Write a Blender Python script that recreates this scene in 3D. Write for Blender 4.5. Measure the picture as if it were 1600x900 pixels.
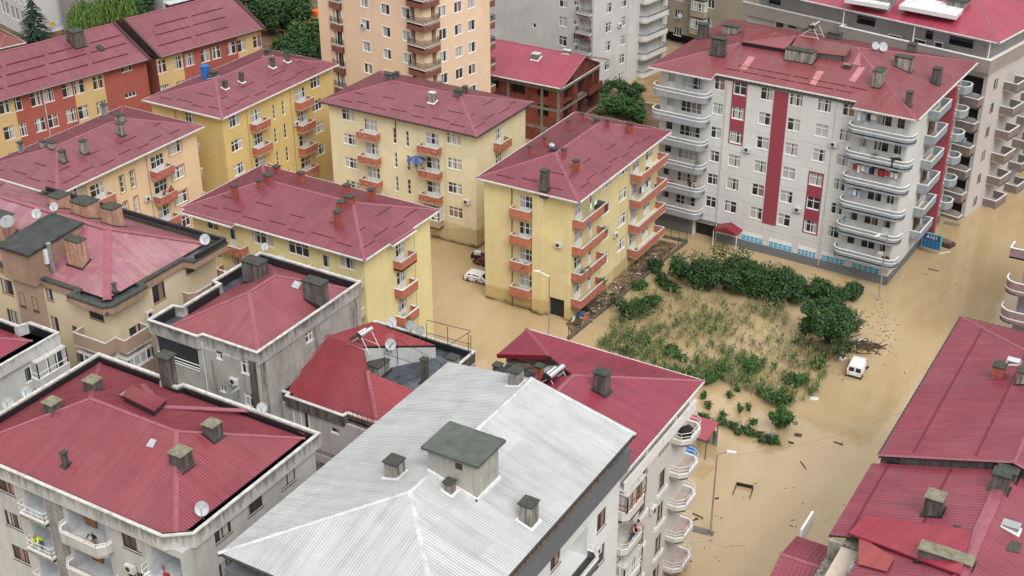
import bpy, bmesh, math, random
from mathutils import Vector, Matrix
R = math.radians
random.seed(7)
S = bpy.context.scene
for _o in list(bpy.data.objects): bpy.data.objects.remove(_o)
COL = S.collection

# ------------------------------------------------------------------ camera
CAM_H, FPX, PITCH, ROLL, YAW = 72.0, 2091.0, R(28.39), R(-0.17), R(30.6)
_r = Vector((1, 0, 0)); _f = Vector((0, math.cos(PITCH), -math.sin(PITCH))); _u = Vector((0, math.sin(PITCH), math.cos(PITCH)))
_r, _u = math.cos(ROLL)*_r + math.sin(ROLL)*_u, math.cos(ROLL)*_u - math.sin(ROLL)*_r
_M = Matrix.Rotation(YAW, 3, 'Z')
_r, _u, _f = _M @ _r, _M @ _u, _M @ _f
CP = Vector((0, 0, CAM_H))
cd = bpy.data.cameras.new('camera'); cam = bpy.data.objects.new('camera', cd); COL.objects.link(cam)
cd.sensor_width = 36; cd.lens = FPX/1600*36; cd.clip_start = 1; cd.clip_end = 4000
cam.matrix_world = Matrix(((_r.x, _u.x, -_f.x, 0), (_r.y, _u.y, -_f.y, 0), (_r.z, _u.z, -_f.z, CAM_H), (0, 0, 0, 1)))
S.camera = cam

# ------------------------------------------------------------------ world, sun, exposure
SUN_EL, SUN_AZ = R(48), R(128)      # azimuth measured from +Y clockwise
w = bpy.data.worlds.new('World'); S.world = w; w.use_nodes = True
nt = w.node_tree; nt.nodes.clear()
sky = nt.nodes.new('ShaderNodeTexSky'); sky.sky_type = 'NISHITA'; sky.sun_disc = False
sky.sun_elevation = SUN_EL; sky.sun_rotation = SUN_AZ; sky.air_density = 1.0; sky.dust_density = 4.0; sky.altitude = 100
hs = nt.nodes.new('ShaderNodeHueSaturation'); hs.inputs['Saturation'].default_value = 0.22
tc = nt.nodes.new('ShaderNodeTexCoord'); sx = nt.nodes.new('ShaderNodeSeparateXYZ'); nt.links.new(tc.outputs['Generated'], sx.inputs[0])
mr = nt.nodes.new('ShaderNodeMapRange'); mr.inputs['From Min'].default_value = 0.0; mr.inputs['From Max'].default_value = 1.0; mr.inputs['To Min'].default_value = 3.5; mr.inputs['To Max'].default_value = 12.0
nt.links.new(sx.outputs[2], mr.inputs['Value'])
cn_ = nt.nodes.new('ShaderNodeTexNoise'); cn_.inputs['Scale'].default_value = 2.2; cn_.inputs['Detail'].default_value = 5; nt.links.new(tc.outputs['Generated'], cn_.inputs['Vector'])
cm = nt.nodes.new('ShaderNodeMapRange'); cm.inputs['From Min'].default_value = .3; cm.inputs['From Max'].default_value = .7; cm.inputs['To Min'].default_value = .8; cm.inputs['To Max'].default_value = 1.2; nt.links.new(cn_.outputs[0], cm.inputs['Value'])
mm = nt.nodes.new('ShaderNodeMath'); mm.operation = 'MULTIPLY'; nt.links.new(mr.outputs[0], mm.inputs[0]); nt.links.new(cm.outputs[0], mm.inputs[1])
cc = nt.nodes.new('ShaderNodeCombineColor'); nt.links.new(mm.outputs[0], cc.inputs[0]); nt.links.new(mm.outputs[0], cc.inputs[1]); nt.links.new(mm.outputs[0], cc.inputs[2])
cmx = nt.nodes.new('ShaderNodeMix'); cmx.data_type = 'RGBA'; cmx.inputs[0].default_value = .75          # three quarters cloud deck
nt.links.new(hs.outputs[0], cmx.inputs[6]); nt.links.new(cc.outputs[0], cmx.inputs[7])
bg = nt.nodes.new('ShaderNodeBackground'); bg.inputs['Strength'].default_value = 0.10
wo = nt.nodes.new('ShaderNodeOutputWorld')
nt.links.new(sky.outputs[0], hs.inputs['Color']); nt.links.new(cmx.outputs[2], bg.inputs['Color']); nt.links.new(bg.outputs[0], wo.inputs[0])
sl = bpy.data.lights.new('sun', 'SUN'); sl.energy = 1.5; sl.angle = R(32); sl.color = (1, .975, .94)
so = bpy.data.objects.new('sun', sl); COL.objects.link(so)
_d = Vector((math.sin(SUN_AZ)*math.cos(SUN_EL), math.cos(SUN_AZ)*math.cos(SUN_EL), math.sin(SUN_EL)))
so.rotation_euler = _d.to_track_quat('Z', 'Y').to_euler(); so.location = (0, 60, 150)
S.view_settings.view_transform = 'Standard'; S.view_settings.look = 'None'
S.view_settings.exposure = 0.56; S.view_settings.gamma = 1
S.render.engine = 'CYCLES'

def ray(px, py):
    return _r*((px-800)/FPX) + _u*(-(py-450)/FPX) + _f
def at(px, py, z=0.0):
    d = ray(px, py); return CP + d*((z-CAM_H)/d.z)
def proj(p):
    v = Vector(p)-CP; k = v.dot(_f); return (800+FPX*v.dot(_r)/k, 450-FPX*v.dot(_u)/k)

# ------------------------------------------------------------------ materials
MATS = {}; MATC = {}
class NT:
    def __init__(s, name):
        s.m = bpy.data.materials.new(name); s.m.use_nodes = True; s.t = s.m.node_tree
        s.b = s.t.nodes['Principled BSDF']
        s.co = s.n('TexCoord'); s.geo = s.n('NewGeometry')
    def n(s, k, **kw):
        o = s.t.nodes.new('ShaderNode'+k)
        for a, v in kw.items(): setattr(o, a, v)
        return o
    def l(s, a, b): s.t.links.new(a, b)
    def mapping(s, src, scale):
        m = s.n('Mapping'); m.inputs['Scale'].default_value = scale; s.l(src, m.inputs['Vector']); return m.outputs[0]
    def noise(s, src, sc, det=4, rough=.6):
        o = s.n('TexNoise'); o.inputs['Scale'].default_value = sc; o.inputs['Detail'].default_value = det
        o.inputs['Roughness'].default_value = rough
        if src is not None: s.l(src, o.inputs['Vector'])
        return o.outputs[0]
    def ramp(s, f, a, b, ca=0., cb=1.):
        o = s.n('MapRange'); o.inputs['From Min'].default_value = a; o.inputs['From Max'].default_value = b
        o.inputs['To Min'].default_value = ca; o.inputs['To Max'].default_value = cb
        s.l(f, o.inputs['Value']); return o.outputs[0]
    def mul(s, a, b, op='MULTIPLY'):
        o = s.n('Math', operation=op)
        for i, v in ((0, a), (1, b)):
            if isinstance(v, (int, float)): o.inputs[i].default_value = v
            else: s.l(v, o.inputs[i])
        o.use_clamp = op in ('MULTIPLY',); return o.outputs[0]
    def mix(s, f, a, b):
        o = s.n('Mix', data_type='RGBA')
        if isinstance(f, (int, float)): o.inputs[0].default_value = f
        else: s.l(f, o.inputs[0])
        for i, v in ((6, a), (7, b)):
            if isinstance(v, tuple): o.inputs[i].default_value = (*v[:3], 1)
            else: s.l(v, o.inputs[i])
        return o.outputs[2]
    def bump(s, h, st=.3, dist=.02):
        o = s.n('Bump'); o.inputs['Strength'].default_value = st; o.inputs['Distance'].default_value = dist
        s.l(h, o.inputs['Height']); s.l(o.outputs[0], s.b.inputs['Normal'])
    def col(s, c):
        if isinstance(c, tuple): s.b.inputs['Base Color'].default_value = (*c[:3], 1)
        else: s.l(c, s.b.inputs['Base Color'])
    def set(s, rough=.7, metal=0., spec=.5):
        s.b.inputs['Roughness'].default_value = rough; s.b.inputs['Metallic'].default_value = metal
        s.b.inputs['Specular IOR Level'].default_value = spec

def plain(name, c, rough=.6, metal=0., var=.15, sc=1.5):
    if name in MATS: return MATS[name]
    n = NT(name); n.set(rough, metal)
    f = n.ramp(n.noise(n.geo.outputs['Position'], sc, 5), .3, .7)
    n.col(n.mix(f, tuple(v*(1-var) for v in c), tuple(min(1, v*(1+var)) for v in c)))
    MATS[name] = n.m; return n.m

def wallmat(name, c, dirt=(.10, .09, .075), amt=.35, mud=0., streak=.5, rough=.85, top=None):
    """painted render with patchy weathering, vertical rain streaks, an old mud line and a wash of grime"""
    if name in MATS: return MATS[name]
    n = NT(name); n.set(rough, 0, .25); P = n.geo.outputs['Position']
    a = n.ramp(n.noise(P, .35, 5, .65), .42, .75)
    b = n.ramp(n.noise(n.mapping(P, (2.2, 2.2, .16)), 1., 5, .7), .5, .78)
    c0 = n.mix(n.ramp(n.noise(P, .12, 3), .3, .7), tuple(v*.9 for v in c), tuple(min(1, v*1.06) for v in c))
    c1 = n.mix(n.mul(a, amt), c0, tuple(.45*v+.55*d for v, d in zip(c, dirt)))
    c2 = n.mix(n.mul(b, streak*.55), c1, dirt)
    sp = n.n('SeparateXYZ'); n.l(P, sp.inputs[0]); z = sp.outputs[2]
    if mud:
        e = n.mul(z, n.ramp(n.noise(P, .8, 4), 0, 1, -.5, .5), 'ADD')
        c2 = n.mix(n.ramp(e, mud+.12, mud-.1), c2, tuple(.5*v+.5*d for v, d in zip(c, (.35, .2, .06))))
        c2 = n.mix(n.ramp(e, .55, .1), c2, (.16, .1, .05))
    if top:   # a black run-off band under a parapet at height top
        e = n.mul(z, n.ramp(n.noise(n.mapping(P, (3, 3, .5)), 1., 5), .2, .8, -1.2, .6), 'ADD')
        c2 = n.mix(n.mul(n.ramp(e, top-.9, top-.1), .75), c2, dirt)
    vr = n.n('TexVoronoi'); vr.inputs['Scale'].default_value = 1; n.l(n.mapping(P, (.3, .3, .36)), vr.inputs['Vector'])      # repair patches
    c2 = n.mix(n.mul(n.ramp(vr.outputs['Color'], .80, .84), .22), c2, tuple(min(1, v*1.18+.02) for v in c))
    vc = n.n('TexVoronoi', feature='DISTANCE_TO_EDGE'); vc.inputs['Scale'].default_value = .55; wob = n.n('VectorMath', operation='ADD'); nz = n.n('TexNoise'); nz.inputs['Scale'].default_value = 1.5; n.l(P, nz.inputs['Vector']); n.l(P, wob.inputs[0]); n.l(nz.outputs['Color'], wob.inputs[1]); n.l(wob.outputs[0], vc.inputs['Vector'])
    c2 = n.mix(n.mul(n.ramp(vc.outputs['Distance'], .012, .0), n.ramp(n.noise(P, .3, 2), .55, .65, 0, .35)), c2, dirt)
    n.col(c2); n.bump(n.noise(P, 9, 4), .12, .01)
    MATS[name] = n.m; return n.m

def roofmat(name, c, rough=.28, rust=.0, fade=.35, pale=(.27, .10, .125)):
    """coated sheet roofing, wet: sheet-to-sheet tone changes, faded patches, run-off streaks"""
    if name in MATS: return MATS[name]
    MATC[name] = c
    n = NT(name); n.set(rough, 0, .5)
    uv = n.n('UVMap').outputs[0]
    P = n.geo.outputs['Position']
    br = n.n('TexBrick'); br.offset = .5; br.inputs['Scale'].default_value = 1
    br.inputs['Brick Width'].default_value = 2.2; br.inputs['Row Height'].default_value = 3.4
    br.inputs['Mortar Size'].default_value = .035; br.inputs['Mortar Smooth'].default_value = .4
    br.inputs['Color1'].default_value = (0, 0, 0, 1); br.inputs['Color2'].default_value = (1, 1, 1, 1); br.inputs['Mortar'].default_value = (.5, .5, .5, 1)
    n.l(uv, br.inputs['Vector'])
    tone = n.mix(n.ramp(br.outputs[0], 0, 1), tuple(v*.88 for v in c), tuple(v*1.1 for v in c))
    f = n.ramp(n.noise(P, .22, 4, .6), .4, .72)
    tone = n.mix(n.mul(f, fade), tone, pale)
    st = n.ramp(n.noise(n.mapping(uv, (1.8, .12, 1)), 1., 5, .7), .46, .75)
    tone = n.mix(n.mul(st, .6), tone, tuple(v*.42 for v in c))
    if rust:
        tone = n.mix(n.mul(n.ramp(n.noise(P, .9, 6, .7), .52, .66), rust), tone, (.38, .22, .17))
    n.col(tone)
    n.l(n.ramp(n.noise(P, .5, 4), .35, .7, rough*.8, rough*1.5), n.b.inputs['Roughness'])
    n.bump(n.noise(n.mapping(uv, (4, .6, 1)), 1., 3), .15, .02)
    MATS[name] = n.m; return n.m

RED = roofmat('red roof sheet', (.225, .048, .068))
REDP = roofmat('faded red roof sheet', (.225, .058, .078), fade=.5)
REDB = roofmat('bright red roof sheet', (.27, .035, .065), fade=.2, pale=(.30, .07, .105))
REDW = roofmat('wet crimson roof sheet', (.265, .046, .064), rough=.25, fade=.5, pale=(.33, .105, .125))
PINK = roofmat('blotched pink roof sheet', (.29, .10, .13), rust=.7, fade=.7, pale=(.38, .22, .25))
SILVER = roofmat('bare zinc roof sheet', (.47, .48, .475), rough=.45, fade=.5, pale=(.57, .585, .58))
WHITER = roofmat('white roof sheet', (.7, .72, .72), rough=.4, fade=.2, pale=(.8, .8, .8))
BROWNR = roofmat('brown tile roof', (.10, .07, .065), rough=.6, fade=.2, pale=(.15, .12, .12))
CAPP = plain('pinkish ridge flashing', (.27, .08, .105), .3)
CAPW = plain('white ridge flashing', (.50, .52, .52), .45, 0, .25)
WHITE = plain('white paint', (.74, .74, .72), .5, 0, .08)
GUT = plain('white gutter', (.56, .56, .55), .5, 0, .2)
DARKG = plain('dark gutter', (.035, .033, .035), .5)
BLACK = plain('black bitumen', (.018, .018, .02), .35)
PVC = plain('white window frame', (.78, .78, .77), .35, 0, .04)
BRF = plain('brown window frame', (.10, .045, .03), .4)
WOODF = plain('varnished wood frame', (.26, .10, .04), .4)
DARK = plain('dark interior', (.02, .019, .018), .8)
METAL = plain('grey metal', (.30, .31, .32), .35, .7)
IRON = plain('black iron', (.02, .02, .02), .5)
GALV = plain('galvanised steel', (.5, .52, .53), .3, .8)
CHROME = plain('polished tank steel', (.8, .8, .82), .18, 1., .05)
CEMENT = plain('cement coping', (.52, .51, .48), .8, 0, .25, 3)
FLOORT = plain('balcony tiles', (.42, .38, .32), .5, 0, .2, 4)
FLASH = plain('white mastic flashing', (.72, .73, .73), .4)
BLUEP = plain('blue plastic', (.02, .13, .42), .35)
ORANGE = plain('faded terracotta paint', (.40, .13, .085), .8, 0, .4, 2.5)
PLANK = plain('driftwood', (.075, .05, .035), .9, 0, .4, 4)

def concrete(name, c, d=(.03, .028, .025), amt=.9):
    if name in MATS: return MATS[name]
    n = NT(name); n.set(.9, 0, .2); P = n.geo.outputs['Position']
    b = n.ramp(n.noise(n.mapping(P, (3., 3., .35)), 1., 5, .7), .42, .66)
    k = n.mix(n.ramp(n.noise(P, 2., 5), .3, .7), tuple(v*.75 for v in c), tuple(v*1.15 for v in c))
    n.col(n.mix(n.mul(b, amt), k, d)); n.bump(n.noise(P, 7, 4), .3, .02)
    MATS[name] = n.m; return n.m
CONC = concrete('streaked concrete', (.34, .32, .28))
CONCD = concrete('sooty concrete', (.14, .125, .115))
CAPM = concrete('mossy concrete slab', (.075, .08, .068), (.03, .032, .028), .6)
CAPG = concrete('lichen concrete slab', (.24, .225, .16), (.08, .08, .05), .6)
BRICKC = concrete('red chimney paint', (.36, .10, .075), (.05, .03, .025), .5)
SALMC = concrete('salmon chimney render', (.50, .30, .21), (.09, .07, .06), .6)

def brickmat():
    n = NT('hollow clay brick'); n.set(.9, 0, .2); P = n.geo.outputs['Position']
    sp = n.n('SeparateXYZ'); n.l(P, sp.inputs[0])
    cb = n.n('CombineXYZ'); n.l(n.mul(sp.outputs[0], sp.outputs[1], 'ADD'), cb.inputs[0]); n.l(sp.outputs[2], cb.inputs[1])
    br = n.n('TexBrick'); br.inputs['Scale'].default_value = 1; br.inputs['Brick Width'].default_value = .32; br.inputs['Row Height'].default_value = .2
    br.inputs['Mortar Size'].default_value = .012
    br.inputs['Color1'].default_value = (.235, .05, .032, 1); br.inputs['Color2'].default_value = (.13, .03, .022, 1); br.inputs['Mortar'].default_value = (.22, .13, .10, 1)
    n.l(cb.outputs[0], br.inputs['Vector'])
    n.col(n.mix(n.mul(n.ramp(n.noise(P, .5, 5, .7), .45, .7), .7), br.outputs[0], (.07, .025, .02)))
    MATS['brick'] = n.m; return n.m
BRICK = brickmat()
def slatmat():
    n = NT('crimson cladding boards'); n.set(.6); P = n.geo.outputs['Position']
    sp = n.n('SeparateXYZ'); n.l(P, sp.inputs[0])
    wv = n.mul(n.mul(sp.outputs[2], 31.4), 0, 'SINE')
    n.col(n.mix(n.ramp(wv, -.2, .9), (.17, .025, .045), (.30, .05, .075)))
    return n.m
SLAT = slatmat()
def stonemat():
    n = NT('thin stone cladding'); n.set(.85); P = n.geo.outputs['Position']
    v = n.n('TexVoronoi'); v.inputs['Scale'].default_value = 1; n.l(n.mapping(P, (1.2, 1.2, 5)), v.inputs['Vector'])
    n.col(n.mix(n.ramp(v.outputs['Distance'], .2, .6), (.32, .25, .18), (.07, .05, .04))); return n.m
STONE = stonemat()

def panemat(name, kind):
    """glazing with curtains behind it; every pane draws its own curtain state"""
    n = NT(name); n.set(.08, 0, .5)
    uv = n.n('UVMap').outputs[0]; oi = n.n('ObjectInfo').outputs['Random']
    sp = n.n('SeparateXYZ'); n.l(uv, sp.inputs[0]); u, v = sp.outputs[0], sp.outputs[1]
    off = n.n('CombineXYZ'); n.l(n.mul(oi, 37., 'ADD'), off.inputs[2]); n.l(u, off.inputs[0]); 
    nz = n.n('TexNoise'); nz.inputs['Scale'].default_value = 1.0; nz.inputs['Detail'].default_value = 0
    off2 = n.n('VectorMath', operation='MULTIPLY'); n.l(off.outputs[0], off2.inputs[0]); off2.inputs[1].default_value = (2.2, 1, 9.7)
    n.l(off2.outputs[0], nz.inputs['Vector'])
    fold = n.mul(n.mul(n.mul(u, 42.), n.mul(oi, 20.), 'ADD'), 0, 'SINE')
    if kind == 'curtain': a, b = .44, .47
    elif kind == 'mid': a, b = .52, .55
    else: a, b = .60, .64
    cur = n.mix(n.ramp(fold, -1, 1), (.20, .205, .21), (.44, .44, .43))
    cur = n.mix(n.ramp(n.mul(oi, 7.13), 0, 1), cur, cur)
    hue = n.mul(n.mul(oi, 91.7), 1., 'MODULO') if False else oi
    cur = n.mix(n.ramp(hue, .86, .88), cur, (.26, .17, .15))
    dk = n.mix(n.ramp(v, 0, 1), (.022, .024, .028), (.05, .055, .06))
    n.col(n.mix(n.ramp(nz.outputs[0], a, b), dk, cur)); return n.m
PANE = {k: panemat('window pane '+k, k) for k in ('curtain', 'mid', 'dark')}

def leafmat(name, a, b):
    n = NT(name); n.set(.55, 0, .3)
    f = n.ramp(n.noise(n.geo.outputs['Position'], .9, 5, .7), .3, .7)
    g = n.n('ObjectInfo')
    h = n.ramp(n.noise(n.geo.outputs['Position'], 5., 2), .46, .72)
    n.col(n.mix(h, n.mix(f, a, b), tuple(x*2.0 for x in b)))
    n.b.inputs['Subsurface Weight'].default_value = 0
    return n.m
LEAFD = leafmat('dark shrub leaves', (.010, .030, .012), (.032, .075, .020))
LEAFM = leafmat('mid green leaves', (.018, .05, .012), (.05, .11, .025))
LEAFL = leafmat('pale green leaves', (.05, .10, .02), (.12, .19, .05))
LEAFC = leafmat('maize leaves', (.09, .10, .035), (.20, .20, .08))
LEAFK = leafmat('conifer needles', (.012, .032, .022), (.03, .06, .04))
BARK = plain('bark', (.07, .055, .04), .9)

# ------------------------------------------------------------------ mesh helper
class MB:
    def __init__(s): s.v = []; s.f = []; s.m = []; s.uv = []
    def face(s, pts, mi=0, uv=None):
        i = len(s.v); s.v += [tuple(p) for p in pts]; s.f.append(tuple(range(i, i+len(pts)))); s.m.append(mi)
        s.uv.append(uv if uv else [(0, 0)]*len(pts))
    def box(s, x0, y0, z0, x1, y1, z1, mi=0):
        a = [(x0, y0), (x1, y0), (x1, y1), (x0, y1)]; s.prism(a, z0, z1, mi)
    def prism(s, poly, z0, z1, mi=0, cap=None):
        n = len(poly); c = mi if cap is None else cap
        s.face([(x, y, z1) for x, y in poly], c); s.face([(x, y, z0) for x, y in reversed(poly)], mi)
        for i in range(n):
            a, b = poly[i], poly[(i+1) % n]
            s.face([(a[0], a[1], z0), (b[0], b[1], z0), (b[0], b[1], z1), (a[0], a[1], z1)], mi)
    def tube(s, p, q, r, n=6, r2=None, mi=0, caps=True):
        p, q = Vector(p), Vector(q); r2 = r if r2 is None else r2
        d = (q-p); 
        if d.length < 1e-6: return
        d.normalize(); a = d.orthogonal().normalized(); b = d.cross(a)
        A = [p+(a*math.cos(t)+b*math.sin(t))*r for t in [2*math.pi*i/n for i in range(n)]]
        B = [q+(a*math.cos(t)+b*math.sin(t))*r2 for t in [2*math.pi*i/n for i in range(n)]]
        for i in range(n): j = (i+1) % n; s.face([A[i], A[j], B[j], B[i]], mi)
        if caps: s.face(A[::-1], mi); s.face(B, mi)
    def bar(s, p, q, w, h, mi=0, up=(0, 0, 1)):
        """rectangular bar from p to q, w across, h tall (p,q at mid bottom)"""
        p, q = Vector(p), Vector(q); d = (q-p).normalized(); up = Vector(up)
        a = d.cross(up).normalized()*(w/2); b = a.cross(d).normalized()*h
        A = [p-a, p+a, p+a+b, p-a+b]; B = [x+(q-p) for x in A]
        for i in range(4): j = (i+1) % 4; s.face([A[j], A[i], B[i], B[j]], mi)
        s.face(A, mi); s.face(B[::-1], mi)
    def pathwall(s, pts, t, z0, z1, mi=0, closed=False, cap=None):
        """wall along a plan polyline, thickness t to the left side of travel"""
        n = len(pts); P = [Vector((p[0], p[1])) for p in pts]; off = []
        for i in range(n):
            a = P[i-1] if (i > 0 or closed) else None; c = P[(i+1) % n] if (i < n-1 or closed) else None
            ns = []
            if a is not None and (P[i]-a).length > 1e-6: d = (P[i]-a).normalized(); ns.append(Vector((-d.y, d.x)))
            if c is not None and (c-P[i]).length > 1e-6: d = (c-P[i]).normalized(); ns.append(Vector((-d.y, d.x)))
            m = sum(ns, Vector((0, 0))); m.normalize(); k = max(.35, m.dot(ns[0])); off.append(P[i]+m*(t/k))
        for i in range(n if closed else n-1):
            j = (i+1) % n; a, b, c, d = P[i], P[j], off[j], off[i]
            s.face([(a.x, a.y, z0), (b.x, b.y, z0), (b.x, b.y, z1), (a.x, a.y, z1)], mi)
            s.face([(c.x, c.y, z0), (d.x, d.y, z0), (d.x, d.y, z1), (c.x, c.y, z1)], mi)
            s.face([(a.x, a.y, z1), (b.x, b.y, z1), (c.x, c.y, z1), (d.x, d.y, z1)], mi if cap is None else cap)
            s.face([(d.x, d.y, z0), (c.x, c.y, z0), (b.x, b.y, z0), (a.x, a.y, z0)], mi)
        if not closed:
            for i in (0, n-1):
                a, d = P[i], off[i]; s.face([(a.x, a.y, z0), (a.x, a.y, z1), (d.x, d.y, z1), (d.x, d.y, z0)], mi)
    def mesh(s, name, mats):
        me = bpy.data.meshes.new(name); me.from_pydata(s.v, [], s.f)
        for m in mats: me.materials.append(m)
        me.polygons.foreach_set('material_index', s.m)
        if any(any(u != (0, 0) for u in uu) for uu in s.uv):
            l = me.uv_layers.new(name='UVMap'); l.data.foreach_set('uv', [c for uu in s.uv for u in uu for c in u])
        me.update(); return me
    def build(s, name, mats, parent=None, loc=None, rot=0., **kw):
        return link(name, s.mesh(name, mats), parent, loc, rot, **kw)
def tag(o, label=None, cat=None, group=None, kind=None):
    if label: o['label'] = label
    if cat: o['category'] = cat
    if group: o['group'] = group
    if kind: o['kind'] = kind
    return o
def link(name, data, parent=None, loc=None, rot=0., label=None, cat=None, group=None, kind=None):
    o = bpy.data.objects.new(name, data); COL.objects.link(o)
    if parent is not None: o.parent = parent
    if loc is not None: o.location = loc
    o.rotation_euler[2] = rot
    return tag(o, label, cat, group, kind)
def smooth(me):
    me.polygons.foreach_set('use_smooth', [True]*len(me.polygons)); return me

# ------------------------------------------------------------------ window library (face-local: x along, -y outward, z up)
MC = {}
def winmesh(kind, w, h, fr):
    key = (kind, round(w, 2), round(h, 2), fr.name)
    if key in MC: return MC[key]
    m = MB(); y0, y1 = .07, .14; t = .05; a, b = -w/2, w/2; c, d = -h/2, h/2
    def vb(x, z0, z1, tt=t): m.box(x-tt/2, y0, z0, x+tt/2, y1, z1)
    def hb(z, x0, x1, tt=t): m.box(x0, y0-.002, z-tt/2, x1, y1-.002, z+tt/2)
    for x in (a+t/2, b-t/2): vb(x, c, d)
    for z in (c+t/2, d-t/2): hb(z, a, b)
    if kind == 'w2t': vb(0, c, d, .08); hb(c+h*.68, a, b, .055)
    elif kind == 'w3t':
        for x in (a+w/3, a+2*w/3): vb(x, c, d, .08)
        hb(c+h*.68, a, b, .07)
    elif kind == 'w2': vb(0, c, d, .09)
    elif kind == 'w3':
        for x in (a+w/3, a+2*w/3): vb(x, c, d, .07)
    elif kind == 'w4':
        for k in (1, 2, 3): vb(a+w*k/4, c, d, .07)
        hb(c+h*.35, a, b, .06)
    elif kind == 'slot':
        hb(c+h/3, a, b); hb(c+2*h/3, a, b)
    elif kind == 'dw':          # balcony door on the left, window on the right
        vb(a+w*.42, c, d, .09); hb(c+h*.72, a, b, .07); vb(a+w*.72, c+h*.38, d, .06); hb(c+h*.38, a+w*.42, b, .06)
        m.box(a, y0+.02, c, a+w*.42, y1-.01, c+h*.36); m.box(a+w*.42, y0+.03, c, b, y1-.02, c+h*.38)
    elif kind == 'door':
        hb(c+h*.4, a, b, .06); m.box(a, y0+.02, c, b, y1-.01, c+h*.38)
    if kind not in ('dw', 'door'): m.box(a-.05, -.04, c-.06, b+.05, .09, c-.005)
    me = m.mesh('window', [fr])
    p = MB(); p.face([(a, .12, c), (b, .12, c), (b, .12, d), (a, .12, d)], 0, [(0, 0), (1, 0), (1, 1), (0, 1)])
    MC[key] = (me, {k: p.mesh('pane', [v]) for k, v in PANE.items()}); return MC[key]

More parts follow.
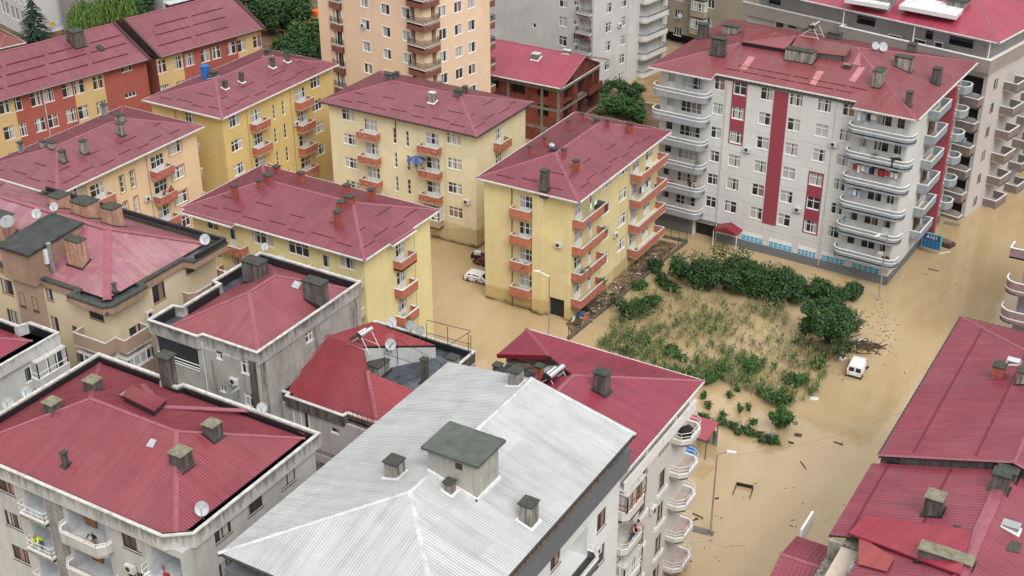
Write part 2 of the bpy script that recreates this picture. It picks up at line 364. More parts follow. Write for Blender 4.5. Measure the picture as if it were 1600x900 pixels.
def ribshademat(mat):  # darker colour painted on rib sides as shade, so the ribs read as lines
    k = mat.name+' rib side shade'
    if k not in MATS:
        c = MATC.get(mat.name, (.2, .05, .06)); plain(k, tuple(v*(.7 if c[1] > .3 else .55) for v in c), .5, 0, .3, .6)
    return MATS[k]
class Bld:
    """rectangular block; local x along the front face A, face B is the right face, C back, D left"""
    def __init__(s, name, label, cat, x0, y0, W, D, H, mat, yaw=0., z0=-.8, group=None, reveal=None):
        s.root = link(name, None, None, (x0, y0, 0), yaw, label, cat, group); s.yaw = yaw
        s.root.empty_display_size = .5
        s.W, s.D, s.H, s.z0, s.mat = W, D, H, z0, mat; s.reveal = reveal or mat
        s.rz = Matrix.Rotation(yaw, 3, 'Z'); s.inv = s.rz.transposed(); s.base = Vector((x0, y0, 0))
        s.F = {'A': (Vector((0, 0, 0)), Vector((1, 0, 0)), W), 'B': (Vector((W, 0, 0)), Vector((0, 1, 0)), D),
               'C': (Vector((W, D, 0)), Vector((-1, 0, 0)), W), 'D': (Vector((0, D, 0)), Vector((0, -1, 0)), D)}
        s.holes = {k: [] for k in 'ABCD'}; s.polys = []
    def loc(s, p): return s.inv @ (Vector(p)-s.base)
    def wld(s, p): return s.base + s.rz @ Vector(p)
    def uz(s, face, px, py, out=0.):
        O, d, W = s.F[face]; n = Vector((d.y, -d.x, 0)); c = s.loc(CP); dr = s.inv @ ray(px, py)
        t = ((O+n*out)-c).dot(n)/dr.dot(n); p = c+dr*t; return (p-O).dot(d), p.z
    def fp(s, face, u, out, z):          # face coordinates to building-local
        O, d, W = s.F[face]; n = Vector((d.y, -d.x, 0)); return O+d*u+n*out+Vector((0, 0, z))
    def ang(s, face): d = s.F[face][1]; return math.atan2(d.y, d.x)
    def win(s, face, u, z, w=1.4, h=1.3, kind='w2t', fr=None, pane=None, trim=None, inset=0.):
        fr = fr or PVC; me, pn = winmesh(kind, w, h, fr)
        s.holes[face].append((u-w/2, u+w/2, z-h/2, z+h/2, .16, False))
        o = link('window' if kind not in ('door',) else 'door', me, s.root, s.fp(face, u, 0, z), s.ang(face))
        pane = pane or random.choices(['curtain', 'mid', 'dark'], [5, 3, 2])[0]
        link('pane', pn[pane], o)
        if trim:
            m = MB(); t = .13
            m.box(-w/2-t, -.035, h/2+.003, w/2+t, -.002, h/2+t); m.box(-w/2-t, -.035, -h/2-t, w/2+t, -.002, -h/2-.075)
            m.box(-w/2-t, -.034, -h/2-.07, -w/2-.065, -.002, h/2); m.box(w/2+.065, -.034, -h/2-.07, w/2+t, -.002, h/2)
            m.build('trim', [trim], o)
        return o
    def hole(s, face, u0, u1, z0, z1, depth=.3, back=True): s.holes[face].append((u0, u1, z0, z1, depth, back))
    def facade(s, m, face, z0, z1, mi=0, rv=1, dk=2):
        O, d, W = s.F[face]; n = Vector((d.y, -d.x, 0)); H = s.holes[face]
        us = sorted({0., W, *[round(min(max(x, 0), W), 4) for h in H for x in h[:2]]})
        zs = sorted({z0, z1, *[round(min(max(x, z0), z1), 4) for h in H for x in h[2:4]]})
        P = lambda u, z, o=0: O+d*u+n*o+Vector((0, 0, z))
        for j in range(len(zs)-1):
            run = None
            for i in range(len(us)):
                inh = True
                if i < len(us)-1:
                    cu, cz = (us[i]+us[i+1])/2, (zs[j]+zs[j+1])/2
                    inh = any(h[0] < cu < h[1] and h[2] < cz < h[3] for h in H)
                if not inh and run is None: run = us[i]
                if inh and run is not None:
                    m.face([P(run, zs[j]), P(us[i], zs[j]), P(us[i], zs[j+1]), P(run, zs[j+1])], mi); run = None
        for (a, b, c, e, dp, back) in H:
            m.face([P(a, c), P(a, c, -dp), P(a, e, -dp), P(a, e)], rv); m.face([P(b, c, -dp), P(b, c), P(b, e), P(b, e, -dp)], rv)
            m.face([P(a, c), P(b, c), P(b, c, -dp), P(a, c, -dp)], rv); m.face([P(a, e, -dp), P(b, e, -dp), P(b, e), P(a, e)], rv)
            if back: m.face([P(a, c, -dp), P(b, c, -dp), P(b, e, -dp), P(a, e, -dp)], dk if back == 'dark' else rv)
    def walls(s, H=None, mats=None):
        H = H or s.H; m = MB()
        for k in 'ABCD': s.facade(m, k, s.z0, H)
        m.face([(0, 0, H), (s.W, 0, H), (s.W, s.D, H), (0, s.D, H)], 1)
        return m.build('wall', [s.mat, s.reveal, DARK], s.root)
    def part(s, m, name, mats, parent=None, loc=None, rot=0.): return m.build(name, mats, parent or s.root, loc, rot)
    # ---- roof from planar polygons (building-local, counter-clockwise from above)
    def roof(s, polys, mat, ribs=.24, rh=.03, caps=(), capm=None, gut=(), gutm=None, guards=(), capw=.34, under=.14, soff=None, name='roof'):
        m = MB(); capm = capm or CAPP; gutm = gutm or GUT
        for P in polys:
            P = [Vector(p) for p in P]; s.polys.append(P)
            nn = Vector((0, 0, 0))
            for i in range(len(P)): nn += P[i].cross(P[(i+1) % len(P)])
            nn = (P[1]-P[0]).cross(P[2]-P[0]) if nn.length < 1e-6 else nn
            nn.normalize()
            if nn.z < 0: P.reverse(); nn = -nn
            e = Vector((0, 0, 1)).cross(nn)
            e = e.normalized() if e.length > 1e-4 else Vector((1, 0, 0))
            up = nn.cross(e)
            uv = [(p.dot(e), p.dot(up)) for p in P]
            m.face(P, 0, uv)
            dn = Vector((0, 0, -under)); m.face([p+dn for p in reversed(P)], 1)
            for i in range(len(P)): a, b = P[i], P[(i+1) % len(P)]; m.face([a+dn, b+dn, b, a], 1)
            if ribs:
                lo, hi = min(x for x, _ in uv), max(x for x, _ in uv); k = math.floor(lo/ribs)+1
                O = P[0]-e*uv[0][0]-up*uv[0][1]
                while k*ribs < hi-.02:
                    x = k*ribs; k += 1; ys = []
                    for i in range(len(uv)):
                        (x0, y0), (x1, y1) = uv[i], uv[(i+1) % len(uv)]
                        if (x0-x)*(x1-x) < 0: ys.append(y0+(y1-y0)*(x-x0)/(x1-x0))
                    if len(ys) < 2 or max(ys)-min(ys) < .25: continue
                    y0, y1 = min(ys)+.02, max(ys)-.06; wb, wt = ribs*.24, ribs*.09
                    pt = lambda dx, y, h: O+e*(x+dx)+up*y+nn*h
                    q = lambda a, b: [(x+a, y0), (x+b, y0), (x+b, y1), (x+a, y1)]
                    m.face([pt(-wt, y0, rh), pt(wt, y0, rh), pt(wt, y1, rh), pt(-wt, y1, rh)], 0, q(-wt, wt))
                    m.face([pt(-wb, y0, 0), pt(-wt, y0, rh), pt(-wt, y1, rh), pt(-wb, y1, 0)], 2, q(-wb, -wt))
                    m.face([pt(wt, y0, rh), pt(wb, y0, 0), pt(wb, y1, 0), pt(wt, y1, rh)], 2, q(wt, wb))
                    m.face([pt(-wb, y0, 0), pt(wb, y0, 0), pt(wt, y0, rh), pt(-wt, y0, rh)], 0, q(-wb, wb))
        ro = m.build(name, [mat, soff or WHITE, ribshademat(mat)], s.root)
        if caps:
            m = MB()
            for p, q in caps:
                p, q = Vector(p), Vector(q); d = (q-p).normalized(); a = Vector((0, 0, 1)).cross(d).normalized()*(capw/2)
                h = Vector((0, 0, .065)); h2 = Vector((0, 0, -.015)); g = d*.1; p = p-g; q = q+g
                m.face([p-a+h2, p+h, q+h, q-a+h2]); m.face([p+h, p+a+h2, q+a+h2, q+h]); m.face([p-a+h2, p+a+h2, p+h]); m.face([q-a+h2, q+h, q+a+h2])
            m.build('ridge_cap', [capm], ro)
        if gut:
            m = MB()
            for p, q in gut:
                p, q = Vector(p), Vector(q); d = (q-p).normalized(); a = Vector((0, 0, 1)).cross(d).normalized()*-.07
                m.bar(p+a+Vector((0, 0, -.14)), q+a+Vector((0, 0, -.14)), .12, .11)
                k = 0.
                L = (q-p).length
                while k < L:            # gutter brackets
                    c = p+d*k+a*2.0; m.bar(c+Vector((0, 0, -.2)), c+d*.1+Vector((0, 0, -.2)), .02, .2); k += .5
            m.build('gutter', [gutm], ro)
        for p, q in guards:
            m = MB(); m.bar(p, q, .07, .05); m.build('snow_guard', [plain('dark red snow guard', (.12, .018, .026), .4)], ro)
        s.roofobj = ro; return ro
    def zroof(s, x, y):
        best = None
        for P in s.polys:
            ins = True; n = len(P); sg = 0
            for i in range(n):
                a, b = P[i], P[(i+1) % n]; cr = (b.x-a.x)*(y-a.y)-(b.y-a.y)*(x-a.x)
                if abs(cr) < 1e-9: continue
                if sg == 0: sg = 1 if cr > 0 else -1
                elif cr*sg < 0: ins = False; break
            if not ins: continue
            nn = (P[1]-P[0]).cross(P[2]-P[0]); 
            if abs(nn.z) < 1e-6: continue
            z = P[0].z-(nn.x*(x-P[0].x)+nn.y*(y-P[0].y))/nn.z
            if best is None or z > best: best = z
        return best
    def on_roof(s, px, py, zdef=None):
        c = s.loc(CP); d = s.inv @ ray(px, py); t = 20.
        t = (45-CAM_H)/d.z
        while t < 400:
            p = c+d*t; z = s.zroof(p.x, p.y)
            if z is None: z = zdef if zdef is not None else -99
            if p.z <= z: return Vector((p.x, p.y, z))
            t += .04
            if p.z < -1: break
        return None
    def height_at(s, p, py):
        """z of the point above building-local p that shows at image row py"""
        lo, hi = p.z, p.z+8
        for _ in range(30):
            m = (lo+hi)/2
            if proj(s.wld((p.x, p.y, m)))[1] > py: lo = m
            else: hi = m
        return lo
    def chimney(s, px, py, pyt, w=.7, d=.7, style='brick', capo=.07, ch=.09, rot=0., zdef=None):
        """px, py: middle of its foot; pyt: image row of its top"""
        p = s.on_roof(px, py, zdef)
        if p is None: p = s.on_roof(px, py-3, zdef)
        if p is None: print('NO ROOF', s.root.name, px, py); return None
        kk = FPX/(s.wld(p)-CP).dot(_f)*.475; py2 = py-kk*(.51*w+.86*d)/2*.55
        p = s.on_roof(px, py2, zdef) or p
        pyt = pyt+kk*(.51*(w+2*capo)+.86*(d+2*capo))/2*.5
        if p is None: print('NO ROOF', s.root.name, px, py); return None
        zt = s.height_at(p, pyt); h = max(.35, zt-p.z)
        body, cap, fl = {'brick': (BRICKC, CAPM, RED), 'conc': (CONC, CAPM, BLACK), 'dark': (CONCD, CAPM, BLACK), 'lich': (CONCD, CAPG, BLACK),
                         'salm': (SALMC, CAPM, BLACK), 'white': (CONC, CAPW, FLASH), 'lflash': (CONC, CAPM, FLASH), 'dflash': (CONCD, CAPM, FLASH),
                         'steel': (GALV, GALV, FLASH)}[style]
        m = MB(); m.box(-w/2, -d/2, -.9, w/2, d/2, h-ch-.12)
        if w > 1.3 or d > 1.3 or style in ('lich',):     # flue openings under the slab
            k = max(2, int(max(w, d)/.45))
            for i in range(k+1):
                if w >= d: x = -w/2+.05+(w-.1)*i/k; m.box(x-.05, -d/2+.02, h-ch-.12, x+.05, d/2-.02, h-ch)
                else: y = -d/2+.05+(d-.1)*i/k; m.box(-w/2+.02, y-.05, h-ch-.12, w/2-.02, y+.05, h-ch)
            m.box(-w/2+.1, -d/2+.1, h-ch-.12, w/2-.1, d/2-.1, h-ch-.002, 1)
        else: m.box(-w/2+.04, -d/2+.04, h-ch-.12, w/2-.04, d/2-.04, h-ch)
        o = m.build('chimney', [body, DARK], s.root, p, rot)
        m = MB(); c = capo; m.box(-w/2-c, -d/2-c, h-ch+.002, w/2+c, d/2+c, h); m.build('chimney_cap', [cap], o)
        m = MB(); g = .16        # flashing collar following the roof plane
        def zr(x, y):
            z = s.zroof(p.x+x, p.y+y); return max(-.45, min(.45, (z-p.z) if z is not None else 0))+.05
        q = [(-w/2-g, -d/2-g), (w/2+g, -d/2-g), (w/2+g, d/2+g), (-w/2-g, d/2+g)]
        m.face([(x, y, zr(x, y)) for x, y in q]); 
        for i in range(4): a, b = q[i], q[(i+1) % 4]; m.face([(*a, zr(*a)-.12), (*b, zr(*b)-.12), (*b, zr(*b)), (*a, zr(*a))])
        m.build('flashing', [fl], o)
        return o
    def hip(s, z, hr, mat, ov=.8, e0=None, e1=None, gable0=False, gable1=False, ribs=.24, exts=(), guards=True, box=None, **kw):
        """hip roof; ridge along the longer side; box=(x0,y0,x1,y1) of the eaves"""
        x0, y0, x1, y1 = box or (-ov, -ov, s.W+ov, s.D+ov); L, T = x1-x0, y1-y0
        V = lambda x, y, zz: Vector((x, y, zz))
        if L >= T:
            e0 = T/2 if e0 is None else e0; e1 = T/2 if e1 is None else e1; ym = (y0+y1)/2
            r0, r1 = V(x0+e0, ym, z+hr), V(x1-e1, ym, z+hr)
        else:
            e0 = L/2 if e0 is None else e0; e1 = L/2 if e1 is None else e1; xm = (x0+x1)/2
            r0, r1 = V(xm, y0+e0, z+hr), V(xm, y1-e1, z+hr)
        a, b, c, d = V(x0, y0, z), V(x1, y0, z), V(x1, y1, z), V(x0, y1, z)
        if L >= T: polys = [[a, b, r1, r0], [c, d, r0, r1]] + ([] if gable0 else [[d, a, r0]]) + ([] if gable1 else [[b, c, r1]])
        else: polys = [[b, c, r1, r0], [d, a, r0, r1]] + ([] if gable0 else [[a, b, r0]]) + ([] if gable1 else [[c, d, r1]])
        ends = (d, a, b, c) if L >= T else (a, b, c, d)
        caps = [(r0, r1)]
        caps += [(ends[0], r0), (ends[1], r0), (ends[2], r1), (ends[3], r1)]
        gut = [(a, b), (b, c), (c, d), (d, a)]
        sl = hr/(T/2 if L >= T else L/2)
        for (f, u0, u1, dp) in exts:       # eave pushed further out over a balcony bay
            if f == 'A': q = [V(x0+u0, y0-dp, z-sl*dp), V(x0+u1, y0-dp, z-sl*dp), V(x0+u1, y0, z), V(x0+u0, y0, z)]
            else: q = [V(x1+dp, y0+u0, z-sl*dp), V(x1+dp, y0+u1, z-sl*dp), V(x1, y0+u1, z), V(x1, y0+u0, z)]
            polys.append(q); gut.append((q[0], q[1]))
        gd = []
        if guards:
            rn = random.Random(int(x0*7+L*13))
            def gline(o, e, up, run, span):
                for row, back in ((1.1, 0), (2.9, 1)):
                    u = span*.08+rn.random()
                    k = 0
                    while u < span*.9-1:
                        ln = rn.uniform(1.6, 2.6); off = row+(.35 if k % 2 else 0)
                        f = off/run
                        lo, hi = span*0+f*min(span, run*2)/2+.3, span-f*min(span, run*2)/2-.3
                        a_, b_ = max(u, lo), min(u+ln, hi)
                        if b_-a_ > .8:
                            p = o+e*a_+up*off; q = o+e*b_+up*off; gd.append((p+Vector((0, 0, .02)), q+Vector((0, 0, .02))))
                        u += ln+rn.uniform(.3, .9)+(2.2 if back else 0); k += 1
            if L >= T:
                gline(a, V(1, 0, 0), V(0, 1, sl), T/2, L)
                if not gable1: gline(b, V(0, 1, 0), V(-1, 0, hr/e1), e1, T)
            else:
                gline(b, V(0, 1, 0), V(-1, 0, sl), L/2, T)
                if not gable0: gline(a, V(1, 0, 0), V(0, 1, hr/e0), e0, L)
        s.roof(polys, mat, ribs, caps=caps, gut=gut, guards=gd, **kw)
    # ---- balconies
    def balcony(s, face, u0, u1, z, dep, style='box', par=None, h=.95, cap=None, rail=None, floor=None, slab=.16, parh=None, drop=.02):
        """z: floor level. parapet from below the slab up to h (or parh with a rail above)"""
        par = par or ORANGE; cap = cap or CEMENT; floor = floor or FLOORT; w = u1-u0
        key = ('bal', round(w, 2), round(dep, 2), style, par.name, h, cap.name, rail.name if rail else 0, floor.name, parh, drop)
        if style == 'box': pts = [(0, 0), (0, -dep), (w, -dep), (w, 0)]
        elif style == 'cham': c = min(.55, dep*.5); pts = [(0, 0), (0, -dep+c), (c, -dep), (w-c, -dep), (w, -dep+c), (w, 0)]
        elif style == 'round':
            c = dep*.62; pts = [(0, 0)] + [(c-c*math.cos(t), -dep+c-c*math.sin(t)) for t in [i*math.pi/12 for i in range(7)]] + \
                [(w-c+c*math.sin(t), -dep+c-c*math.cos(t)) for t in [i*math.pi/12 for i in range(7)]] + [(w, 0)]
        if key not in MC:
            out = []
            m = MB(); m.prism(pts, -slab, 0); out.append(('balcony', m.mesh('balcony', [floor])))
            hh = parh if parh is not None else h
            m = MB(); t = .11; m.pathwall([(x*1.0, y) for x, y in pts], t, -slab-drop, hh)
            out.append(('parapet', m.mesh('parapet', [par])))
            m = MB(); cp = [(x+(-.03 if x < w/2 else .03), y-.03 if y < -.01 else y) for x, y in pts]; m.pathwall(cp, .17, hh+.002, hh+.06)
            out.append(('coping', m.mesh('coping', [cap])))
            if style == 'round':      # white string bands round the parapet
                m = MB(); bp = [(x+(-.025 if x < w/2 else .025), y-.025 if y < -.01 else y) for x, y in pts]
                m.pathwall(bp, .03, .30, .42); out.append(('band', m.mesh('band', [WHITE])))
            if rail:
                m = MB()
                for zz in ((hh+h)/2+.03, h):
                    for i in range(len(pts)-1): m.tube((*pts[i], zz), (*pts[i+1], zz), .025, 5)
                for i in range(len(pts)-1):
                    a, b = Vector(pts[i]), Vector(pts[i+1]); k = max(1, int((b-a).length/(.16 if rail is IRON else .6)))
                    for j in range(k+1): p = a.lerp(b, j/k); m.tube((p.x, p.y, hh), (p.x, p.y, h), .02 if rail is IRON else .02, 4, caps=False)
                out.append(('railing', m.mesh('railing', [rail])))
            MC[key] = out
        o = link('balcony', MC[key][0][1], s.root, s.fp(face, u0, 0, z), s.ang(face))
        for nm, me in MC[key][1:]: link(nm, me, o)
        return o
    def pipe(s, face, u, z0, z1, mat=None, out=.08, r=.05):
        m = MB(); m.tube((0, -out, z0), (0, -out, z1), r, 6); m.build('downpipe', [mat or GUT], s.root, s.fp(face, u, 0, 0), s.ang(face))
    def slabpart(s, name, face, u0, u1, z0, z1, out, mats, back=.002):
        m = MB(); m.box(u0, -out, z0, u1, -back, z1); return m.build(name, [mats], s.root, s.fp(face, 0, 0, 0), s.ang(face))

# ================================================================== THE SETTING
def grid_mesh(fn, xs, ys):
    v = [(x, y, fn(x, y)) for y in ys for x in xs]; n = len(xs)
    f = [(j*n+i, j*n+i+1, (j+1)*n+i+1, (j+1)*n+i) for j in range(len(ys)-1) for i in range(n-1)]
    return v, f
gm = NT('valley earth'); gm.set(.95); gP = gm.geo.outputs['Position']
gm.col(gm.mix(gm.ramp(gm.noise(gP, .06, 5), .4, .62), (.10, .075, .045), (.045, .06, .028)))
v, f = grid_mesh(lambda x, y: -.9, [-1500, -400, 0, 400, 1500], [-1500, -400, 0, 400, 1500])
me = bpy.data.meshes.new('ground'); me.from_pydata(v, [], f); me.materials.append(gm.m); link('ground', me, kind='structure')

def hillz(x, y):  # hills out of view, added and shaped for their dark reflection in the water
    r = math.hypot(x+60, y-110)
    a = math.atan2(y-110, x+60)
    ah = max(0., math.cos(a-R(115)))**.6 if math.cos(a-R(115)) > 0 else 0.; k = max(0., (r-330)/150.); hgt = 70+175*ah+30*math.sin(3*a+1)+22*math.sin(7*a+.4)+12*math.sin(13*a)
    return -3+hgt*(1-math.exp(-k*1.9)) + (6*math.sin(x*.05)*math.cos(y*.043) if k > 0 else 0)
hv = []; hf = []; NA, NR = 120, 14
for i in range(NR):
    r = 330+i*i*3.2+i*8
    for j in range(NA):
        a = 2*math.pi*j/NA; x, y = -60+r*math.cos(a), 110+r*math.sin(a); hv.append((x, y, hillz(x, y) if i else -3))
for i in range(NR-1):
    for j in range(NA): k = (j+1) % NA; hf.append((i*NA+j, i*NA+k, (i+1)*NA+k, (i+1)*NA+j))
me = bpy.data.meshes.new('unseen_hills'); me.from_pydata(hv, [], hf)
hm = NT('unseen forested hillside'); hm.set(.95); hm.col(hm.mix(hm.ramp(hm.noise(hm.geo.outputs['Position'], .05, 6), .4, .6), (.018, .035, .018), (.05, .07, .03)))
me.materials.append(hm.m); smooth(me); link('unseen_hills', me, kind='structure')

wm = NT('silty flood water'); wm.set(.06, 0, .5); wm.b.inputs['IOR'].default_value = 1.55
P_ = wm.geo.outputs['Position']
flow = wm.mapping(P_, (.5, .12, 1))
c = wm.mix(wm.ramp(wm.noise(flow, .6, 5, .6), .3, .7), (.385, .275, .145), (.46, .345, .20))
c = wm.mix(wm.mul(wm.ramp(wm.noise(P_, .09, 3), .45, .7), .5), c, (.47, .365, .225))
wm.col(c)
msk = wm.ramp(wm.noise(P_, .045, 2), .5, .64)
wv = wm.n('TexWave'); wv.wave_type = 'BANDS'; wv.bands_direction = 'DIAGONAL'; wv.inputs['Scale'].default_value = .85; wv.inputs['Distortion'].default_value = 9; wv.inputs['Detail'].default_value = 3; wv.inputs['Detail Scale'].default_value = 1.2
wm.l(P_, wv.inputs['Vector'])
h = wm.mul(wm.mul(wv.outputs['Fac'], msk), wm.mul(wm.noise(P_, .9, 3), .22), 'ADD')
wm.bump(h, .32, .06)
v, f = grid_mesh(lambda x, y: 0., [-130, -80, -30, 0, 60], [20, 60, 110, 150, 200, 260])
me = bpy.data.meshes.new('flood_water'); me.from_pydata(v, [], f); me.materials.append(wm.m); link('flood_water', me, kind='structure')

def patch(name, pts, z, mat, kind='structure'):
    m = MB(); m.prism([(p[0], p[1]) for p in pts], -.85, z, 0); return m.build(name, [mat], kind=kind)
park = NT('park earth'); park.set(.9); park.col(park.mix(park.ramp(park.noise(park.geo.outputs['Position'], .25, 5), .42, .6), (.17, .085, .045), (.05, .065, .03)))
patch('park_ground', [(-260, 100), (-122, 139), (-106, 150), (-104, 190), (-150, 300), (-300, 300)], .18, park.m)
lane = NT('muddy lane'); lane.set(.6); lane.col(lane.mix(lane.ramp(lane.noise(lane.geo.outputs['Position'], .4, 5), .4, .6), (.24, .15, .07), (.33, .23, .12)))
patch('muddy_lane', [(-86, 176), (-70, 178), (-68, 200), (-86, 205)], .12, lane.m)
patch('allotment_ground', [(-82.6, 153), (-65, 157), (-68, 177), (-86, 175)], .10, park.m)
mud = NT('silt strip'); mud.set(.75); mud.col(mud.mix(mud.ramp(mud.noise(mud.geo.outputs['Position'], 1.1, 6, .7), .4, .62), (.06, .045, .03), (.24, .16, .08))); mud.bump(mud.noise(mud.geo.outputs['Position'], 3, 5), .6, .08)
patch('silt_strip', [(-58.5, 110.5), (-56.7, 108.6), (-56.2, 134), (-58.5, 134)], .14, mud.m)

# ================================================================== BUILDINGS
YEL = wallmat('yellow render', (.70, .59, .32), amt=.24, mud=1.8, streak=.25)
YEL2 = wallmat('clean yellow render', (.72, .62, .33), amt=.16, streak=.2)
YEL3 = wallmat('ochre yellow render', (.64, .48, .20), amt=.2, streak=.25)
CRM = wallmat('cream render', (.71, .63, .43), (.24, .21, .14), amt=.32, mud=2.5, streak=.32)
PEA = wallmat('peach yellow render', (.72, .54, .35), amt=.12, streak=.15)
WREV = plain('pale reveal', (.5, .48, .44), .8)

def yellow_side(b, f, u0, dirn=1, mats=None, rows=4, zt=13.45, open_mix=True):
    """the long balcony side all these blocks share"""
    for k in range(rows):
        zz = zt-3.12*k
        for du in (2.4, 18.1): b.win(f, u0+du, zz, 1.95, 1.4, 'w3t')
        for j, du in enumerate((6.3, 14.95)):
            fl = zz-2.15
            b.win(f, u0+du, fl+1.18, 1.9, 2.2, 'dw')
            par = BALP[(k*2+j+int(b.base.x)) % 3]
            b.balcony(f, u0+du-1.35, u0+du+1.35, fl, 1.05, 'box', par, h=.9)
        for j, du in enumerate((9.6, 11.45)): b.win(f, u0+du, zz-1.25-.05*j, .5, 1.9, 'slot', pane='dark' if j else 'mid')
    for du in (4.6, 12.9): b.pipe(f, u0+du, 0, 14.3, GALV, .06, .035)
BALP = [ORANGE, plain('worn orange paint', (.36, .12, .075), .8, 0, .6, 3), plain('bright terracotta paint', (.43, .145, .09), .75, 0, .2, 3)]

# --- D: the yellow block in the middle, standing in the flood
D = Bld('apartment_block', 'yellow block with terracotta balconies standing in water beside the flooded garden plot', 'apartment block', -69.2, 111.2, 10.7, 21.1, 14.5, YEL, group='yellow blocks with red hip roofs')
for k in range(4):
    fl = 11.35-3.12*k
    D.win('A', 5.2, fl+1.18, 1.7, 2.2, 'dw'); D.balcony('A', 3.7, 6.06, fl, 1.0, 'box', BALP[2])
    for u in (7.9, 12.0): D.win('B', u, fl+2.15, 1.95, 1.4, 'w3t')
    D.win('B', 1.6, fl+1.18, 1.7, 2.2, 'dw'); D.win('B', 4.4, fl+1.18, .8, 2.1, 'door', WHITE)
    D.win('B', 15.2, fl+1.18, 1.7, 2.2, 'dw'); D.win('B', 18.6, fl+1.2, 1.7, 2.1, 'dw')
    D.balcony('B', .05, 5.9, fl, 1.25, 'box', BALP[2] if k in (0, 1) else BALP[0], h=.85)
    D.balcony('B', 13.7, 21.05, fl, 1.3, 'box', BALP[2], h=.85, floor=WHITE)
D.hole('A', 8.0, 9.95, -.8, 2.4, .5, 'dark')
D.walls(); D.slabpart('pilaster', 'A', 6.15, 7.45, -.8, 14.2, .4, YEL)
for u in (3.5,): D.pipe('A', u, 0, 14.2, BRF)
D.pipe('B', 13.4, 0, 14.3, GUT); D.slabpart('stair_head', 'B', 13.0, 13.15, 1, 14.1, .12, YEL)
D.hip(14.8, 1.9, RED, box=(-.5, -.8, 11.9, 21.7))
D_CH = [(851, 298, 263, .8, .7, 'dark'), (828, 245, 226, .4, .4, 'brick'), (851, 230, 212, .4, .4, 'brick'), (864, 237, 232, .6, .5, 'dark'), (881, 246, 231, .45, .45, 'brick'), (900, 269, 248, .65, .5, 'brick'),
        (888, 204, 187, .4, .4, 'brick'), (909, 191, 175, .45, .45, 'brick'), (949, 199, 185, .45, .4, 'brick'), (984, 209, 190, .8, .5, 'brick'), (932, 192, 183, .6, .5, 'dark')]
for c in D_CH: D.chimney(*c[:5], style=c[5])

# --- E: the cream block behind it
E_ = Bld('apartment_block', 'cream block with a mauve hip roof and a blue parasol on one balcony', 'apartment block', -97.4, 121.0, 21.0, 11.5, 14.5, CRM, group='yellow blocks with red hip roofs')
ORF = plain('flaking orange balcony paint', (.38, .13, .085), .85, 0, .7, 3.5)
for k in range(4):
    zz = 13.5-3.12*k
    for u in (2.9, 18.05): E_.win('A', u, zz, 1.95, 1.35, 'w3t')
    for u in (6.2, 15.0):
        E_.win('A', u, zz-2.15+1.18, 1.9, 2.2, 'dw')
        if u > 10 and k == 3: continue
        E_.balcony('A', u-1.45, u+1.35, zz-2.15, 1.05, 'box', ORF, h=.85)
    for j, u in enumerate((9.65, 11.45)): E_.win('A', u, zz-1.3, .5, 1.95, 'slot', pane='dark' if j else 'mid')
    E_.win('B', 5.2, zz-.97, 1.3, 2.1, 'dw'); E_.balcony('B', 4.0, 6.6, zz-2.15, 1.0, 'box', ORF, h=.85)
E_.walls()
m = MB(); w_, d_ = 2.6, 1.1
E_.balcony('A', 13.55, 16.35, 13.5-3.12*3-2.15, 1.05, 'box', plain('stained buff parapet', (.4, .3, .2), .85), h=.85)
# glazed-in balcony on the lowest visible floor
def glazed(b, f, u0, u1, z, dep, h=1.35, fr=None, sill=.85, mull=.55):
    fr = fr or PVC; m = MB(); pts = [(0, 0), (0, -dep), (u1-u0, -dep), (u1-u0, 0)]
    for zz in (sill+.06, sill+h*.35, sill+h): m.pathwall(pts, .06, zz, zz+.07)
    for i in range(3):
        a, c2 = Vector(pts[i]), Vector(pts[i+1]); n = max(1, round((c2-a).length/mull))
        for j in range(n+1):
            p = a.lerp(c2, j/n); m.box(p.x-.035, p.y-.035, sill, p.x+.035, p.y+.035, sill+h)
    o = m.build('glazing_frame', [fr], b.root, b.fp(f, u0, 0, z), b.ang(f))
    m = MB(); w = u1-u0
    for a, c2 in ((pts[0], pts[1]), (pts[1], pts[2]), (pts[2], pts[3])):
        a, c2 = Vector(a), Vector(c2); i_ = Vector((.04 if a.x < w/2 and c2.x < w/2 else (-.04 if a.x > w/2 else 0), .04 if a.y == c2.y else 0))
        p, q = a+i_, c2+i_; L = (c2-a).length/2
        m.face([(p.x, p.y, sill), (q.x, q.y, sill), (q.x, q.y, sill+h), (p.x, p.y, sill+h)], 0, [(0, 0), (L, 0), (L, 1), (0, 1)])
    m.build('pane', [PANE['curtain']], o)
    m = MB(); m.prism([(x*1.02-.02, y*1.02) for x, y in pts], sill+h+.075, sill+h+.14); m.build('glazing_roof', [CEMENT], o)
glazed(E_, 'A', 13.6, 16.3, 13.5-3.12*3-2.15, 1.0)
E_.pipe('A', 16.9, .5, 14.2, CRM); E_.pipe('A', 9.9, 12.2, 14.2, BLACK)
E_.hip(14.8, 1.8, REDP, box=(-.9, -.7, 21.7, 12.2), gutm=DARKG, soff=DARKG)
for c in [(609, 127, 112, 1.0, .8, 'dark'), (620, 121, 111, .5, .5, 'dark'), (676, 161, 142, .75, .6, 'white'), (716, 150, 138, .8, .7, 'dark'), (727, 146, 133, .5, .5, 'dark')]: E_.chimney(*c[:5], style=c[5])

